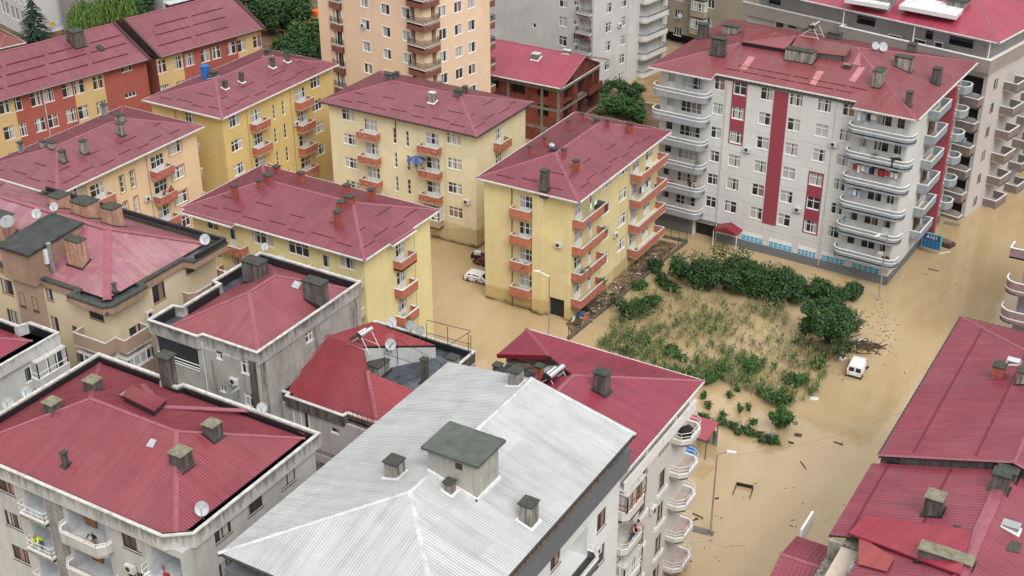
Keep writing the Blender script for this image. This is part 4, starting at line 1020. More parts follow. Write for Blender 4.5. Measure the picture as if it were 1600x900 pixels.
m.tube((14.93, 0, 19.3), (14.93, 23, 19.3), .03, 5); m.build('terrace_railing', [GALV], S_.root)
zs, zr_ = 20.0, 22.35
x0, x1, y0, y1, xm, yr = -.7, 15.3, -.9, 24.3, 7.6, 7.3
rf, rb = V((xm, yr, zr_)), V((xm, 22.2, zr_)); bl = V((x0, 24.3, zs)); br_ = V((x1, 22.9, zs))
S_.roof([[(x0, y0, zs), (x1, y0, zs), rf], [(x1, y0, zs), br_, rb, rf], [(x0, 24.3, zs), (x0, y0, zs), rf, rb]], SILVER, .2, .035,
        caps=[(rf, rb), ((x0, y0, zs), rf), ((x1, y0, zs), rf), (br_, rb)], capm=CAPW, capw=.34, gut=[((x1, y0, zs), br_), ((x0, y0, zs), (x1, y0, zs))], gutm=DARKG, soff=GALV)
# rooftop tank house
pT = S_.loc(at(735, 752, 21.4)); x0t, y0t = S_.loc(at(668, 738, 21.9)).x, 0
tk = MB(); cx, cy = 8.9, 10.9
TW = wallmat('tank house render', (.44, .43, .38), (.07, .07, .055), amt=.8, streak=.8)
ct = S_.on_roof(745, 783); print('tank corner', ct, S_.height_at(ct, 718)); zc_ = S_.height_at(ct, 722)
tx1, ty0 = ct.x, ct.y; tx0, ty1 = tx1-3.5, ty0+2.6
tk.box(tx0, ty0, 20.5, tx1, ty1, zc_-.2); to = tk.build('tank_house', [TW], S_.root)
tk = MB(); tk.box(tx0-.3, ty0-.35, zc_-.198, tx1+.35, ty1+.35, zc_); tk.build('tank_house_slab', [plain('dark green grey slab', (.085, .10, .085), .85, 0, .25, 1.3)], to)
tk = MB(); tk.box(tx0+2.0, ty0-.02, zc_-1.0, tx0+2.5, ty0+.1, zc_-.55); tk.build('vent_opening', [plain('dark brown vent', (.08, .035, .025))], to)
tk = MB(); zq_ = S_.zroof(tx1, ty0+.1); tk.bar(V((tx0-.1, ty0-.05, S_.zroof(tx0, ty0))), V((tx1+.1, ty0-.05, zq_)), .14, .2); tk.box(tx1-.02, ty0-.12, zq_-.3, tx1+.15, ty1+.1, zq_+.2); tk.build('flashing', [FLASH], to)
for c in [(617, 746, 713, .95, .95, 'lflash'), (826, 818, 779, .9, .9, 'lflash'), (806, 602, 573, .8, .8, 'lflash'), (703, 770, 748, .55, .55, 'lflash')]: S_.chimney(*c[:5], style=c[5])

# --- N : cream block, crimson roof
NW = wallmat('cream white render', (.60, .58, .54), (.16, .15, .13), amt=.25, streak=.4)
N_ = Bld('apartment_block', 'cream white block with a crimson roof and white railed balconies above the flooded street', 'apartment block', -46.7, 69.35, 14.3, 12.3, 16.0, NW)
for k in range(5):
    dz = -3.12*k
    for u in (7.8, 4.35): N_.win('B', u, 10.5+dz, 1.25, 1.75, 'w2', BRF, 'mid'); N_.slabpart('window_sill_band', 'B', u-.9, u+.9, 9.2+dz, 9.58+dz, .16, WHITE)
N_.win('B', 7.9, 13.55, 1.9, .55, 'w2', BRF, 'dark'); N_.win('B', 4.2, 13.4, 1.6, .6, 'w2', BRF, 'dark')
for k in range(4): N_.hole('B', .25, 2.9, 12.05-.1-3.12*k, 14.2-3.12*k-.1, 1.2, 'dark' if k == 1 else True)
N_.walls()
for k in range(5):
    z = 11.9-3.12*k
    N_.balcony('B', .1, 3.2, z, .8, 'cham', NW, h=1.0, parh=.5 if k else .75, rail=WHITE if k in (1, 3) else None, cap=WHITE)
    N_.balcony('B', 9.2, 12.2, z+1.2, 1.35, 'cham', NW, h=1.05, parh=.35, rail=WHITE, cap=WHITE, floor=plain('pinkish balcony tiles', (.42, .33, .30)))
    N_.win('B', 10.7, z+2.3, 1.6, 2.0, 'dw', BRF)
glazed(N_, 'B', .15, 3.15, 11.9, .75, h=1.35, fr=WOODF, sill=.82, mull=.75)
glazed(N_, 'B', .15, 3.15, 11.9-6.24, .75, h=1.35, fr=WHITE, sill=.6, mull=.4)
m = MB(); m.pathwall([(14.1, .15), (14.1, 12.1)], .05, 15.3, 16.5); m.build('attic_glazing', [PANE['dark']], N_.root)
m = MB()
for i in range(26): m.box(14.12, .2+i*.47, 15.3, 14.2, .27+i*.47, 16.5)
m.build('attic_frame', [WOODF], N_.root)
m = MB(); m.box(14.31, .1, 14.5, 14.85, 12.4, 14.6); m.box(14.7, .1, 14.6, 14.85, 12.4, 15.3); m.box(14.66, .05, 15.302, 14.9, 12.45, 15.37); m.build('attic_parapet', [WHITE], N_.root)
m = MB(); m.box(14.3, 4.0, 14.5, 14.62, 4.25, 16.0); m.box(14.3, 9, 14.5, 14.62, 9.25, 16.0); m.build('pilaster', [NW], N_.root)
zn = 17.0; ax, ay = 7.7, 5.6; hz = 2.1; X1, Y1 = 15.15, 12.8; X0 = -.5; sN = hz/(X1-ax)
tq = V((4.2, 8.15, zn+.9*4.65*sN+.1)); apn = V((ax, ay-.1, zn+hz))
q42 = V((4.1, Y1-(4.1-X0), zn+sN*(4.1-X0)))
N_.roof([[(X1, Y1, zn), (X0, Y1, zn), q42, apn]], REDB, .3, .012, caps=[((X1, Y1, zn), apn), ((X0, Y1, zn), q42)], gut=[((X1, Y1, zn), (X0, Y1, zn))], soff=REDB)
N_.roof([[(X0, Y1, zn), (X0, q42.y, zn), q42]], REDB, .3, .012, gut=[((X0, q42.y, zn), (X0, Y1, zn))], soff=REDB)
N_.roof([[(X1, -.6, zn), (X1, Y1, zn), apn, (ax, -.6, zn+hz)]], REDB, .3, .012, caps=[((ax, -.6, zn+hz), apn)], gut=[((X1, -.6, zn), (X1, Y1, zn))], soff=REDB)
N_.roof([[(ax, -.6, zn+hz), apn, (4.9, ay-.1, zn+hz*.42), (4.9, -.6, zn+hz*.42)]], REDB, .3, .012, soff=REDB)
m = MB(); m.bar(V((X0, q42.y-.02, zn-.35)), V((q42.x, q42.y-.02, q42.z-.35)), .1, .33); m.build('roof_fascia', [plain('dark crimson fascia', (.17, .01, .02), .3)], N_.root)
m = MB(); m.box(.1, q42.y+.3, 15.9, 4.6, q42.y+.5, zn-.28); m.build('stone_wall', [STONE], N_.root)
m = MB(); m.box(.1, .1, 16.0, 7.0, q42.y+.3, 16.07); m.build('terrace_floor', [WETB], N_.root)
m = MB(); m.face([(4.0, 5.3, 17.3), (6.4, 5.3, 18.4), (6.4, 8.0, 18.4), (4.0, 8.2, 17.3)]); m.face([(4.0, 5.3, 17.26), (4.0, 8.2, 17.26), (6.4, 8.0, 18.36), (6.4, 5.3, 18.36)]); m.build('grey_sheet_roof', [plain('grey flat sheet', (.34, .36, .36), .4)], N_.root)
for c in [(843, 602, 568, .5, .5, 'brick'), (940, 614, 576, 1.0, .9, 'dark'), (778, 588, 566, .6, .6, 'dark')]: N_.chimney(*c[:5], style=c[5], zdef=16.1)
N_.chimney(708, 588, 554, .5, .5) if False else None

# --- K : stained beige block, pink roof
KW = wallmat('beige render', (.64, .53, .37), (.2, .13, .08), amt=.15, streak=.22)
KB = wallmat('rust stained concrete', (.36, .24, .17), (.05, .035, .03), amt=.7, streak=.9)
KT = wallmat('taupe render', (.38, .27, .20), amt=.1, streak=.15)
K_ = Bld('apartment_block', 'beige block with a blotchy faded pink roof, rust-stained cornice and satellite dishes', 'apartment block', -100.0, 66.9, 21.4, 12.9, 17.6, KW)
for k in range(4):
    dz = -3.1*k
    K_.win('A', 14.1, 16.9+dz, .9, 1.5, 'w2', BRF, 'mid'); K_.win('A', 16.5, 17.1+dz, .6, .65, 'w1', BRF, 'dark')
    K_.win('A', 11.95, 15.8+dz, .7, 1.4, 'w1', BRF, 'dark') if False else None
    K_.win('B', 2.3, 17.1-.2+dz, 1.3, 1.6, 'w2', BRF, 'mid') if k else None; K_.win('B', 5.6, 16.3+dz, 1.5, 1.7, 'w2', BRF, 'mid')
    K_.win('A', 19.6, 16.3+dz, 1.7, 1.0, 'w2', BRF, 'dark'); K_.win('A', 8.6, 16.+dz, 1.5, 1.5, 'w3', BRF, 'mid')
    K_.win('B', 9.6, 16.9+dz, 1.0, .9, 'w2', BRF, 'dark')
K_.walls()
m = MB(); m.box(10.4, -.55, -.8, 13.4, -.003, 18.5); wing = m.build('stair_wing', [KT], K_.root)
for k in range(5):
    for u in (11.1, 12.7):
        me_, pn_ = winmesh('w1', .62, 1.35, BRF); o = link('window', me_, wing, (u, -.69, 18.6-3.1*k+.2), 0); link('pane', pn_['dark'], o); o.location.y = -.64
m = MB(); m.pathwall([(13.3, -.2), (17.7, -.2), (17.9, -1.2), (21.9, -1.2), (22.5, -.6), (22.5, 3.4), (21.7, 3.6), (21.7, 8.6), (22.8, 8.8), (22.8, 13.2), (-.4, 13.2), (-.4, -.2), (10.3, -.2)], .3, 17.5, 18.1); ck = m.build('cornice', [KB], K_.root)
m = MB(); m.pathwall([(13.3, -.25), (17.7, -.25), (17.9, -1.25), (21.95, -1.25), (22.55, -.6), (22.55, 3.45), (21.75, 3.65), (21.75, 8.55), (22.85, 8.75), (22.85, 13.25), (-.4, 13.25), (-.4, -.25), (10.3, -.25)], .5, 18.102, 18.3); m.build('coping', [CAPM], ck)
m = MB(); m.box(17.95, -1.1, 17.4, 22.2, 3.35, 17.75); m.box(20.8, 8.8, 17.4, 22.7, 13.0, 17.9); m.box(0, 0, 17.6, 21.5, 13, 17.72); m.build('gutter_floor', [WETB], K_.root)
m = MB(); m.pathwall([(22.8, 9.2), (22.8, 13.1), (0, 13.1)], .25, 18.3, 18.75); m.build('upstand', [BLACK], K_.root)
for k in range(3):
    z = 13.4-3.1*k
    o = K_.balcony('A', 17.6, 21.45, z, 1.15, 'box', KT, h=1.15, floor=FLASH, cap=CEMENT); K_.balcony('B', .0, 3.0, z, 1.15, 'box', KT, h=1.15, floor=FLASH, cap=CEMENT)
    K_.balcony('B', 8.3, 13.3, z+.6, 1.2, 'cham', KT, h=1.05, floor=FLASH, cap=CEMENT)
    glazed(K_, 'A', 17.7, 21.45, z-3.1, 1.1, h=1.5, sill=.75, mull=.8); glazed(K_, 'B', 0, 2.9, z-3.1, 1.1, h=1.5, sill=.75, mull=.8)
K_.pipe('B', 7.9, 3, 17.4, GUT, .08, .05)
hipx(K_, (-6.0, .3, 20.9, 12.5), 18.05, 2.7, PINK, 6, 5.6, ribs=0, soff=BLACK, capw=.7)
for c in [(95, 328, 299, 1.4, 1.4, 'salm'), (136, 343, 307, 2.0, 1.6, 'salm'), (178, 355, 317, 1.4, 1.2, 'salm'), (123, 414, 368, 1.7, .9, 'salm'), (180, 458, 441, .25, .25, 'dark'), (8, 372, 330, 1.6, 1.4, 'salm')]: K_.chimney(*c[:5], style=c[5])
m = MB(); Q_ = [K_.loc(at(*p, 21.0)) for p in [(-8, 383), (44, 399), (131, 347), (80, 332)]]
m.face(Q_); m.face([q-V((0, 0, .2)) for q in reversed(Q_)])
for i in range(4): a, c2 = Q_[i], Q_[(i+1) % 4]; m.face([a-V((0, 0, .2)), c2-V((0, 0, .2)), c2, a])
m.build('stair_house_slab', [plain('black felt roof', (.035, .04, .038), .6, 0, .5, 1.)], K_.root)
m = MB(); c4 = sum(Q_, V())/4; Q2 = [q.lerp(c4, .08) for q in Q_]
for i in range(4): a, c2 = Q2[i], Q2[(i+1) % 4]; m.face([(a.x, a.y, 17.8), (c2.x, c2.y, 17.8), (c2.x, c2.y, 20.79), (a.x, a.y, 20.79)])
m.build('stair_house', [KB], K_.root)
m = MB(); m.tube((13.9, 1.0, 18), (13.9, 1.0, 21.2), .22, 10); m.build('steel_flue', [GALV], K_.root)
m = MB(); m.box(13.2, .6, 19.3, 13.8, 1.3, 20.6); m.build('flue_box', [FLASH], K_.root)

# --- L : far left small corner
LW = wallmat('grey white render', (.52, .52, .51), (.12, .12, .11), amt=.55, streak=.6, top=16.3)
L_ = Bld('apartment_block', 'grey white block at the left edge with a white glazed corner bay below its parapet', 'apartment block', -97.0, 51.5, 15.6, 11.6, 15.2, LW)
for k in range(3): L_.win('A', 13.1, 14.0-3.1*k, 1.4, 1.2, 'w3'); L_.win('B', 8.5, 13.8-3.1*k, .8, 1.3, 'w1', pane='dark'); L_.win('B', 4.0, 13.6-3.1*k, 1.3, 1.3, 'w2t')
L_.walls()
parapet(L_, [(-.2, -.2), (14.0, -.2), (14.2, .5), (15.9, .5), (15.9, 11.9), (12.4, 11.9), (12.0, 11.0), (-.2, 11.0)], 15.1, 16.1, .25, LW, COPE)
hipx(L_, (.2, .2, 14.3, 10.3), 15.7, 1.9, REDB, 5, 5, ribs=.3, rh=.01, soff=BLACK)
for k in range(3): L_.balcony('B', 8.6, 11.9, 12.6-3.1*k, .9, 'box', LW, h=.8, cap=WHITE); glazed(L_, 'B', 8.7, 11.8, 12.6-3.1*k, .85, h=1.6, sill=.7, mull=.9)

# --- Q : crimson roofs, bottom right
QW = wallmat('ochre plaster', (.5, .42, .34), amt=.3)
Q_1 = Bld('apartment_block', 'right edge block whose crimson hip roof stands one step above its neighbour', 'apartment block', -16.2, 80.6, 15.5, 21.6, 16.2, QW)
REDQ = roofmat('weathered crimson roof sheet', (.27, .05, .075), rough=.33, fade=.45, pale=(.34, .12, .145))
Q_1.walls()
QM = (-1.0, -.5, 16.6, 22.4)
Q_1.hip(16.5, 2.6, REDQ, box=QM, e0=0, gable0=True, ribs=.32, rh=.012, guards=False, gutm=DARKG, soff=BLACK)
m = MB(); m.box(-.9, -.3, 14.5, 16.5, -.1, 16.3); m.face([(-.9, -.3, 16.3), (16.5, -.3, 16.3), (7.8, -.3, 18.9)]); m.build('gable_wall', [CONCD], Q_1.root)
for gx in (1.2, 5.3):
    m = MB(); zz = lambda x: 16.5+2.6*(x+1.0)/8.8; m.bar((gx, .0, zz(gx)+.02), (gx, 20, zz(gx)+.02), .12, .03); m.build('sheet_joint', [plain('dark crimson joint', (.12, .01, .02))], Q_1.root)
for c in [(1559, 592, 566, .9, .8, 'brick'), (1583, 570, 563, .8, .5, 'white'), (1598, 600, 575, .8, .8, 'conc')]: Q_1.chimney(*c[:5], style=c[5])
Q_2 = Bld('apartment_block', 'block in the bottom right corner with a patched crimson roof and a cut-in terrace', 'apartment block', -16.6, 58.0, 16.0, 22.3, 15.4, QW)
Q_2.walls()
sq = 2.6/8.8; zq = 15.7; rx = 7.9; zf = lambda x: zq+sq*(x+1.0)
Q_2.roof([[(-1.0, 12.7, zq), (rx, 12.7, zf(rx)), (rx, 22.0, zf(rx)), (-1.0, 22.0, zq)]], REDQ, .32, .012, gut=[((-1.0, 12.7, zq), (-1.0, 22, zq))], gutm=DARKG, soff=BLACK)
Q_2.roof([[(1.6, -1, zf(1.6)), (rx, -1, zf(rx)), (rx, 12.7, zf(rx)), (1.6, 12.7, zf(1.6))]], REDQ, .32, .012, soff=BLACK)
Q_2.roof([[(rx, -1, zf(rx)), (17, -1, zf(rx)-sq*9.1), (17, 22.0, zf(rx)-sq*9.1), (rx, 22.0, zf(rx))]], REDQ, .32, .012, caps=[((rx, -1, zf(rx)), (rx, 21.7, zf(rx)))], capw=.8, soff=BLACK)
m = MB()
gx = [(.2, 12.9), (4.4, 12.9)]
for x, y in gx: m.bar((x, y, zf(x)+.02), (x, 21.8, zf(x)+.02), .12, .03)
m.build('sheet_joint', [plain('dark crimson joint', (.12, .01, .02))], Q_2.root)
REDQ2 = roofmat('newer crimson roof sheet', (.32, .035, .06), rough=.25, fade=.2, pale=(.45, .1, .13))
roof_slab(Q_2, 'raised_roof_sheet', [(1322, 858), (1500, 905), (1517, 835), (1350, 812)], .35, REDQ2, .15)
roof_slab(Q_2, 'roof_patch', [(1340, 885), (1385, 897), (1396, 876), (1338, 866)], .2, roofmat('orange red patch sheet', (.36, .07, .065), rough=.3, fade=.1), .06)
for q in [[(1489, 823), (1507, 831), (1509, 828), (1491, 820)], [(1572, 860), (1592, 866), (1597, 850), (1580, 845)]]: roof_slab(Q_2, 'roof_patch', q, .05, CAPM, .04)
m = MB(); m.box(-.9, 12.35, 14.0, 1.6, 12.6, zf(-.9)-.15); m.box(1.35, 8, 14.0, 1.55, 12.6, zf(1.5)-.15); m.box(-1.0, 8.2, 13.5, 1.5, 12.4, 14.0); m.build('terrace_wall', [CONC], Q_2.root)
for c in [(1458, 805, 768, 1.1, 1.1, 'lich'), (1575, 745, 724, 1.3, 1.3, 'dark'), (1562, 765, 733, 1.1, .9, 'dark'), (1477, 884, 855, 3.2, .9, 'lich'), (1580, 829, 821, .9, .6, 'steel')]: Q_2.chimney(*c[:5], style=c[5])
Q_3 = Bld('roofed_annex', 'low crimson gable annex at the bottom edge beside the patched corner roof', 'annex', -20.0, 67.6, 7.0, 5.6, 12.2, QW)
Q_3.walls(); ym = 2.6
Q_3.roof([[(-.5, -.3, 12.5), (7.2, -.3, 12.5), (7.2, ym, 13.3), (-.5, ym, 13.3)]], REDQ, .3, .012, gut=[((-.5, -.3, 12.5), (-.5, ym, 13.3))], gutm=GUT, soff=BLACK)
Q_3.roof([[(-.5, ym, 13.3), (7.2, ym, 13.3), (7.2, 5.9, 12.5), (-.5, 5.9, 12.5)]], REDQ, .3, .012, caps=[((-.5, ym, 13.3), (7.2, ym, 13.3))], gut=[((-.5, 5.9, 12.5), (7.2, 5.9, 12.5))], soff=BLACK)
m = MB(); m.box(-.4, 6.2, 11.5, -.25, 8.6, 12.9); m.build('white_box', [WHITE], Q_3.root)

# --- R : curved mauve balconies at the right edge
MAUV = plain('mauve balcony paint', (.26, .17, .19), .7, 0, .2, 2)
R_ = Bld('apartment_block', 'block at the right edge with rounded mauve balconies over the flooded street', 'apartment block', -16.2, 127.5, 15, 14, 13.5, wallmat('pale mauve render', (.5, .44, .44), amt=.3))
for k in range(4):
    R_.win('A', 2.2, 11.0-3.2*k, 1.2, 2.0, 'w2', BRF, 'dark')
    R_.balcony('A', -1.3, 3.6, 8.2-3.2*k, 1.9, 'round', MAUV, h=1.2, cap=WHITE, floor=plain('dark balcony floor', (.05, .05, .05)))
R_.walls()
R_.balcony('A', -1.4, 6.0, 12.0, 1.6, 'box', MAUV, h=.9, cap=WHITE); m = MB(); m.box(-.3, -.3, 13.5, 15.3, 14.3, 13.8); m.build('roof_slab', [CAPM], R_.root)

# ================================================================== FAR ROW
# --- F : tall peach tower
FW = wallmat('peach render', (.74, .55, .39), (.4, .28, .2), amt=.12, streak=.15)
BRP = plain('brown balcony paint', (.20, .075, .055), .7, 0, .15)
F_ = Bld('apartment_tower', 'tall peach apartment tower with white window surrounds and brown balconies', 'apartment tower', -114.22, 141.12, 19.9, 13.0, 27, FW, R(-9.5))
rowz = []
for px, py in ((575, 107), (573, 73)): rowz.append(F_.uz('A', px, py))
fpF = rowz[1][1]-rowz[0][1]; print('F pitch', rowz, fpF)
for k in range(-3, 6):
    for px, py in ((575, 107), (607, 119), (638, 126)):
        u, z = F_.uz('A', px, py); z += 3.05*k
        if 1 < z < 26: F_.win('A', u, z, 1.45, 1.35, 'w2', trim=WHITE)
    for px, py in ((694, 123), (718, 115), (738, 108)):
        u, z = F_.uz('B', px, py); z += 3.05*k
        if 1 < z < 26: F_.win('B', u, z, 1.4, 1.4, 'w2', trim=WHITE)
    u, z = F_.uz('A', 533, 125); z += 3.05*k
    if 1 < z < 26:
        F_.win('A', u, z, 1.6, 2.1, 'w3', trim=WHITE); F_.balcony('A', u-1.1, u+1.1, z-1.15, .35, 'box', BRP, h=.95, parh=.1, rail=IRON, cap=WHITE, drop=.7)
        F_.slabpart('apron', 'A', u-1.1, u+1.1, z-2.0, z-1.33, .36, BRP)
        F_.balcony('D', .3, 2.8, z-1.15, 1.6, 'box', BRP, h=1.0, parh=.15, rail=IRON, cap=WHITE)
        if 'ub' not in globals(): pass
        F_.hole('A', 19.9-2.3, 19.9-.002, z-1.0, z+1.15, 1.5, 'dark'); F_.hole('B', .002, 2.3, z-1.0, z+1.15, 1.5, 'dark')
        F_.balcony('B', .02, 2.5, z-1.1, .6, 'box', BRP, h=.95, parh=.1, rail=IRON, cap=WHITE, drop=.7); F_.balcony('A', 17.5, 20.5, z-1.1, .6, 'box', BRP, h=.95, parh=.1, rail=IRON, cap=WHITE, drop=.7)
        F_.balcony('C', .2, 2.6, z-1.1, 1.3, 'box', BRP, h=.95, parh=.1, rail=IRON, cap=WHITE, drop=.7)
F_.walls(); F_.pipe('A', 3.6, 0, 26, FW, .1, .08); F_.pipe('A', 4.1, 0, 26, BRF, .06, .04)
m = MB(); m.box(-.6, -.6, 27, 20.5, 13.6, 27.3); m.build('roof_slab', [CAPM], F_.root)

# --- G : grey white tower
GW = wallmat('mottled grey white render', (.55, .56, .55), (.18, .17, .15), amt=.35, streak=.35)
G_ = Bld('apartment_tower', 'grey white tower with small maroon-curtained windows behind the brick shell', 'apartment tower', -110.0, 176.8, 22.0, 20.0, 25, GW, R(-9))
gz = G_.uz('B', 965, 93)[1]
for k in range(-3, 6):
    for px, py in ((949, 102), (972, 92)):
        u, z = G_.uz('B', px, py); z += 3.0*k
        if .8 < z < 24: G_.win('B', u, z, 1.35, 1.5, 'w2t')
    for px, py, w_ in ((879, 64, 1.5), (899, 66, .8)):
        u, z = G_.uz('A', px, py); z += 3.0*k
        if 1 < z < 24: G_.win('A', u, z, w_, 1.5 if w_ > 1 else .7, 'w2t' if w_ > 1 else 'w2')
    u, z = G_.uz('A', 917, 72); z += 3.0*k
    if 1.5 < z < 24:
        G_.hole('A', u-1.6, min(21.6, u+1.8), z-1.1, z+1.1, .9, True); G_.balcony('A', u-1.7, min(21.7, u+1.9), z-1.15, .7, 'box', GW, h=1.0, parh=.3, rail=IRON)
    u, z = G_.uz('A', 835, 40); z += 3.0*k
    if 1 < z < 24 and k % 2 == 0: G_.win('A', u, z, .6, .7, 'w1', pane='dark')
    z = gz+3*k
    if 1 < z < 24: G_.hole('B', 12.2, 18.6, z-1.2, z+1.0, .35, True); G_.balcony('B', 12.0, 18.9, z-1.3, 1.3, 'round' if False else 'cham', plain('white grey parapet', (.58, .58, .57), .8), h=1.0, parh=.75, rail=IRON)
G_.walls(); m = MB(); m.box(-.5, -.5, 25, 22.5, 20.5, 25.3); m.build('roof_slab', [CAPM], G_.root)
G_.pipe('B', 8.9, .3, 24, GUT)

# --- P : beige balconied house between the tower and the grey tower
P_b = Bld('apartment_block', 'beige block with deep railed balconies and a dark brown roof beside the peach tower', 'apartment block', -117.5, 180.0, 9.5, 12.0, 18.0, wallmat('beige grey render', (.46, .43, .38), amt=.3), R(-9))
for k in range(6):
    z = 15.5-3.1*k; P_b.hole('A', 3.5, 8.9, z, z+2.2, 1.2, True); P_b.balcony('A', 3.0, 9.3, z-.1, 1.3, 'box', plain('beige parapet', (.42, .40, .36), .8), h=1.0, parh=.45, rail=IRON)
P_b.walls(); P_b.hip(18.2, 2.4, BROWNR, box=(-.8, -1.6, 10.3, 12.8), ribs=.35, rh=.05, guards=False, capm=plain('brown ridge', (.12, .08, .07)))

# --- brick shell
K2 = concrete('mossy concrete frame', (.22, .21, .18), (.07, .07, .05), .6)
BR = Bld('unfinished_house', 'unfinished red brick house with empty window openings and a plain red gable roof', 'unfinished house', -97.0, 154.3, 13.5, 12.0, 8.7, BRICK, reveal=BRICK)
def dh(f, px0, py0, px1, py1, dz=(0., -2.95)):
    for d_ in dz:
        a = BR.uz(f, px0, py0); b2 = BR.uz(f, px1, py1); BR.hole(f, min(a[0], b2[0]), max(a[0], b2[0]), b2[1]+d_, a[1]+d_, .9, 'dark')
dh('A', 762, 115, 779, 138); dh('A', 840, 131, 857, 153); dh('A', 797, 126, 820, 149)
dh('B', 881, 131, 896, 154); dh('B', 903, 122, 919, 145)
BR.hole('B', 8.2, 10.0, 5.2, 7.7, .9, 'dark'); BR.hole('B', 10.4, 11.8, 5.2, 7.7, .9, 'dark'); BR.hole('B', 8.2, 11.8, 2.1, 4.6, .9, 'dark')
BR.walls()
m = MB()
for z in (2.2, 5.15, 8.1):
    m.box(-.04, -.05, z-.25, 13.55, -.003, z+.15); m.box(13.503, -.05, z-.25, 13.56, 12.0, z+.15)
for u in (.1, 5.0, 10.5, 13.1): m.box(u, -.06, 0, u+.4, -.004, 8.5)
m.build('concrete_frame', [K2], BR.root)
BR.balcony('B', 8.0, 12.2, 4.95, .5, 'box', BRICK, h=.9, cap=BRICK)
rw = roofmat('flat rose red roof sheet', (.36, .055, .095), rough=.4, fade=.3)
BR.hip(9.0, 2.6, rw, box=(-.9, -1.1, 14.3, 13.0), e0=0, e1=0, gable0=True, gable1=True, ribs=.35, rh=.012, guards=False)
m = MB(); m.face([(13.5, 0, 8.7), (13.5, 12, 8.7), (13.5, 5.95, 11.3)]); m.face([(0, 12, 8.7), (0, 0, 8.7), (0, 5.95, 11.3)]); m.build('gable', [BRICK], BR.root)
for c in [(838, 93, 81, 1.0, .9, 'white'), (886, 82, 76, 1.0, .6, 'white')]: BR.chimney(*c[:5], style=c[5])

# --- H1 : beige block behind
HW = wallmat('khaki grey render', (.36, .32, .25), (.14, .12, .09), amt=.3, streak=.4)
H_ = Bld('apartment_block', 'khaki grey block at the top edge, raised on a dark ground floor', 'apartment block', -101.4, 206.4, 42.0, 14.0, 17.0, HW, R(-12.6))
for k in range(-2, 4):
    for px, py, w_, fr in ((1029, 14, 1.9, BRF), (1059, 50, 1.9, BRF), (1060, 22, 1.6, None), (1109, 34, 1.2, None), (1165, 10, 1.2, BRF)):
        u, z = H_.uz('A', px, py); z += 3.0*k
        if 2.5 < z < 16 and not (px == 1059 and k % 2 == 0 and False): 
            if px == 1059: continue
            H_.win('A', u, z, w_, 1.4, 'w3' if w_ > 1.5 else 'w2', fr)
    u, z = H_.uz('A', 1095, 12); z += 3.0*k
    if 3 < z < 15: glazed(H_, 'A', u-1.3, u+1.3, z-1.2, 1.0); H_.balcony('A', u-1.4, u+1.4, z-1.2, 1.0, 'box', HW, h=.85)
H_.hole('A', 1, 41, .2, 2.2, 1.5, 'dark'); H_.walls()
m = MB(); m.box(-.5, -.5, 17, 42.5, 14.5, 17.3); m.build('roof_slab', [CAPM], H_.root)

# --- X : big block behind W with red roof and white sheet
XW = wallmat('mauve grey siding', (.50, .46, .44), amt=.12, streak=.2)
XB = plain('brown grey balcony paint', (.20, .165, .155), .75, 0, .2, 2)
XP = wallmat('brown grey parapet render', (.30, .26, .24), amt=.2, streak=.4)
X_ = Bld('apartment_block', 'tall mauve grey block behind the long white one, set-back top floor', 'apartment block', -61.6, 165.95, 34.0, 15.5, 20.0, XW, R(-12))
for k in range(6):
    dz = -3.1*k
    for px, py, w_, kd in ((1397, 65, 1.5, 'w2'), (1436, 72, 1.4, 'w2'), (1466, 73, .9, 'w1'), (1239, 35, 1.3, 'w2'), (1219, 34, 1.1, 'w2')):
        u, z = X_.uz('A', px, py); X_.win('A', u, z+dz, w_, 1.5 if w_ > 1 else 1.0, kd, BRF, 'dark', trim=WHITE)
    X_.hole('A', 28.2, 33.5, 16.0+dz, 18.2+dz, .5, 'dark'); 
    X_.win('B', 2.6, 17.0+dz, 1.1, 1.2, 'w2', BRF)
    X_.balcony('A', 30.4, 33.8, 15.9+dz-1.0, 1.3, 'box', XB, h=1.0, cap=WHITE)
    X_.balcony('B', 5.0, 8.2, 15.6+dz, 1.7, 'box', XB, h=1.0, cap=WHITE); X_.balcony('B', 11.2, 14.4, 15.6+dz, 1.7, 'box', XB, h=1.0, cap=WHITE)
X_.walls()
m = MB(); m.pathwall([(-.5, -.5), (14.5, -.5), (14.5, -1.4), (34.5, -1.4), (34.5, 16)], .3, 19.3, 20.9); xo = m.build('terrace_parapet', [XP], X_.root)
m = MB(); m.pathwall([(-.55, -.55), (14.5, -.55), (14.5, -1.45), (34.55, -1.45), (34.55, 16)], .4, 20.902, 21.0); m.build('coping', [WHITE], xo)
m = MB(); m.box(1, 1.2, 20, 32.8, 15, 23.1); m.build('penthouse_wall', [wallmat('grey penthouse siding', (.45, .44, .43), amt=.2)], X_.root)
for a, b2 in ((2.5, 4.2), (15.5, 18), (24.9, 25.8), (28, 31)): m = MB(); m.box(a, 1.1, 21.0, b2, 1.19, 22.0); m.build('penthouse_window', [PANE['dark']], X_.root)
for x in (14.8, 24.4, 34.0): m = MB(); m.tube((x, -1.1, 20.9), (x, -1.1, 23.2), .07, 6); m.build('roof_post', [WHITE], X_.root)
hipx(X_, (-1, -1.2, 35, 16.5), 23.2, 2.8, roofmat('rose red roof sheet', (.38, .05, .09), rough=.35, fade=.3), 8, 8, ribs=.35, rh=.012, gut=[((-1, -1.2, 23.2), (35, -1.2, 23.2)), ((35, -1.2, 23.2), (35, 16.5, 23.2))])
